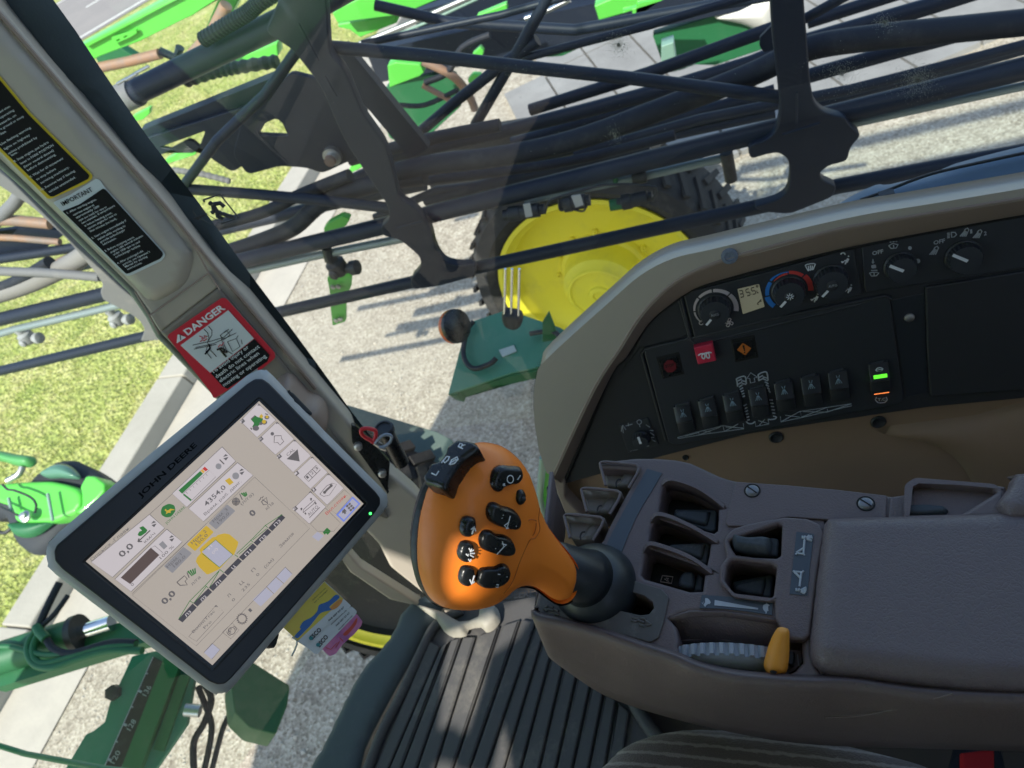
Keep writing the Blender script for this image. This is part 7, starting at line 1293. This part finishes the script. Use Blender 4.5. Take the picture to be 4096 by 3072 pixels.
ap('lever_guide', [g_tube([AR.at(*q, -.012) for q in kr((1880, 1150), (1885, 1240), (1860, 1320))], .004, 8)], M_NOZ)
sl_ = ap('speed_plate', [g_plate(AR, kr((577, 292), (1100, 330), (1628, 380), (1615, 592), (1250, 535), (900, 495), (547, 487)), .001, .0012)], M_SLATE)
obj('speed_wedge', [g_plate(AR, kr((770, 368), (1410, 487), (1408, 508), (764, 446)), .0003, .0018), g_plate(AR, smooth2(kr((580, 408), (592, 412), (608, 445), (612, 405), (600, 390), (620, 425), (630, 380), (628, 350), (640, 340), (665, 345), (690, 365), (705, 390), (712, 405), (700, 415), (702, 432), (690, 425), (665, 430), (645, 445), (630, 468), (612, 450)), 2), .0003, .0018), g_plate(AR, smooth2(kr((1533, 400), (1545, 425), (1575, 440), (1578, 455), (1560, 452), (1558, 510), (1566, 525), (1545, 530), (1532, 565), (1520, 570), (1518, 545), (1492, 520), (1480, 485), (1490, 440), (1530, 425)), 2), .0003, .0018)], M_GREYP, sl_)
# near side of the console
tr_ = [(2137, 2430), (2150, 2466), (2250, 2490), (2400, 2530), (2560, 2585), (2690, 2626), (2800, 2672), (2950, 2706), (3100, 2720), (3240, 2728), (3420, 2732), (3812, 2780), (4900, 2815)]
br_ = [(2205, 2600), (2212, 2625), (2320, 2705), (2413, 2764), (2500, 2800), (2597, 2832), (2720, 2866), (2845, 2896), (3000, 2928), (3120, 2948), (3350, 2968), (3812, 2980), (4900, 3010)]
SW1 = Pl(tuple(AR.at(2700, 2630, 0) + V((0, .004, 0))), (0, 1, 0.18)); SW2 = Pl(tuple(AR.at(2700, 2630, 0) + V((0, -.004, 0))), (0, 1, -.12))
def ywall(u, v, y):
    r = ray(u, v); return CAM + r * (y / r.y)
rows = []
TRs = [tuple(p) for p in smooth2(tr_, 4, False)]; BRs = [tuple(p) for p in smooth2(br_, 4, False)]
YS = [AR.at(a[0], a[1], -.002).y for a in TRs]
rows.append([AR.at(a[0], a[1] - 8, -.001) for a in TRs])
for t in (.0, .05, .15, .35, .6, .85, 1.0):
    rows.append([ywall(a[0] * (1 - t) + b[0] * t, a[1] * (1 - t) + b[1] * t, y + .003 + .005 * math.sin(t * math.pi) - .012 * t * t) for a, b, y in zip(TRs, BRs, YS)])
rows.append([p + V((0, -.05, -.03)) for p in rows[-1]])
def SWat(u, v):
    return ywall(u, v, AR.at(u, v - 60, 0).y * .4 + YS[-8] * .6 + .010)
ap('side_wall', [g_grid(rows)], M_BROWN, solid=-.004, sm=180)
fr_ = [(2137, 2430), (2160, 2500), (2205, 2600)]
g = g_grid([[AR.at(u, v, -.003 if i == 0 else -.02 - .03 * i) for i, (u, v) in enumerate(fr_)], [AR.at(u, v, -.003 if i == 0 else -.02 - .03 * i) + V((.0, -.16, 0)) for i, (u, v) in enumerate(fr_)]])
ap('front_wall', [g], M_BROWN, solid=.004, sm=60)
ap('panel_seam', [g_tube([ywall(p.x, p.y, YS[-6] + .0075) for p in smooth2([(3812, 2775), (3700, 2805), (3560, 2842), (3430, 2864), (3300, 2870)], 4, False)], .0007, 6)], M_BROWN)
# leather pads
ap('pad', [g_inflate(AR, [(3297, 2098), (3320, 2088), (3590, 2078), (4096, 2062), (4900, 2033), (4900, 2805), (4096, 2792), (3812, 2772), (3500, 2730), (3320, 2705), (3262, 2670), (3236, 2615), (3245, 2500), (3270, 2280)], .020, .020, .02, off=.0, sm=2, step=.0035)], M_PAD, sm=180)
ap('rear_pad', [g_inflate(AR, [(4028, 1960), (4050, 1915), (4090, 1904), (4900, 1865), (4900, 2085), (4030, 2085)], .012, .012, .015, off=.012, sm=2, step=.003)], M_PAD, sm=180)
# recessed rear switch
ap('rear_well', [g_plate(AR, fillet(c32((1262, 1010), (1275, 880), (1345, 842), (1700, 855), (2070, 890), (2080, 1150), (1240, 1170)), 8), .03, .012, .004, holes=[fillet(c32((1285, 1030), (1290, 900), (1350, 860), (1960, 910), (1990, 940), (1700, 1120), (1700, 1150), (1290, 1150)), 8)], seg=3)], M_BROWN, sm=60)
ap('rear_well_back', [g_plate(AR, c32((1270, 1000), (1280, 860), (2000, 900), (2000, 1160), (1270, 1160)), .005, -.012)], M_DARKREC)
ap('well_slope', [g_plate(Pl(tuple(AR.at(3800, 2050, 0)), (-.5, 0.3, 1)), c32((1730, 1080), (1975, 920), (2010, 940), (2010, 1140), (1720, 1140)), .004, .006)], M_BROWN)
rs2 = ap('rear_switch', [g_plate(AR, fillet(c32((1200, 1045), (1560, 1060), (1660, 1075), (1660, 1150), (1190, 1150)), 6), .02, .002, .002)], M_RUBBER, sm=60)
obj('rocker', [g_inflate(AR, c32((1280, 1060), (1560, 1070), (1575, 1140), (1270, 1150)), .006, .004, 0, off=.002, sm=2)], M_RUBBER, rs2, sm=180)
# =================================================================== SEAT AND BUCKLE
SE = plane3(W(2700, 3000, .80), W(3400, 3040, .78), W(2900, 3300, .72))
def seat_mat():
    mt = M_FAB; N, L, b = nodes(mt); tc = N.new('ShaderNodeTexCoord'); wv = N.new('ShaderNodeTexWave'); wv.wave_type = 'BANDS'; wv.bands_direction = 'Y'; wv.inputs['Scale'].default_value = 22; wv.inputs['Distortion'].default_value = 1.2; wv.inputs['Detail'].default_value = 3; wv.inputs['Detail Scale'].default_value = 6
    L.new(tc.outputs['Object'], wv.inputs['Vector']); mr = N.new('ShaderNodeMapRange'); mr.inputs['From Min'].default_value = .72; mr.inputs['From Max'].default_value = .95; L.new(wv.outputs['Fac'], mr.inputs['Value'])
    mx = N.new('ShaderNodeMix'); mx.data_type = 'RGBA'; mx.inputs['A'].default_value = (0.17, 0.135, 0.13, 1); mx.inputs['B'].default_value = (0.42, 0.37, 0.35, 1); L.new(mr.outputs[0], mx.inputs['Factor']); L.new(mx.outputs['Result'], b.inputs['Base Color'])
seat_mat()
se = thing('driver_seat', 'brown striped fabric seat cushion at the bottom edge', 'seat', tuple(SE.at(2900, 3050, -.3)))
obj('cushion', [g_inflate(SE, [(2330, 3200), (2418, 3072), (2497, 3005), (2622, 2958), (2796, 2938), (3100, 2958), (3300, 2988), (3545, 3045), (3760, 3120), (3900, 3300), (3900, 3700), (2300, 3700)], .03, .05, .05, off=-.02, sm=3, step=.006)], M_FAB, se, sm=180)
obj('backrest', [g_box((-0.62, 0.0, 2.75), (0.14, 0.5, 0.75))], M_FAB, se, bevel=.04)
obj('seat_base', [g_box((-0.25, 0.05, 2.0), (0.5, 0.42, 0.3))], M_NOZ, se, bevel=.03)
BK = plane3(W(3840, 3000, .95), W(4000, 2990, .95), W(3900, 3150, .9))
bk = thing('seatbelt_buckle', 'red release button of the seat belt buckle at bottom right', 'buckle', tuple(BK.at(3900, 3050)))
obj('button', [g_inflate(BK, [(3838, 3018), (3976, 3002), (3978, 3160), (3838, 3160)], .006, .006, .01, off=0, sm=0)], M_BRED, bk, sm=180)
obj('casing', [g_inflate(BK, [(3812, 2995), (4000, 2985), (4006, 3200), (3812, 3200)], .004, .006, .02, off=-.006, sm=2)], M_NOZ, bk, sm=180)
obj('carpet_side', [g_plate(Pl((0.05, -0.42, 2.0), (0, 1, 0.0)), [(2300, 2500), (5200, 2500), (5200, 3300), (2600, 3300)], .03, 0)], M_NOZ, kind=None, label='dark trim board below the armrest', cat='trim')
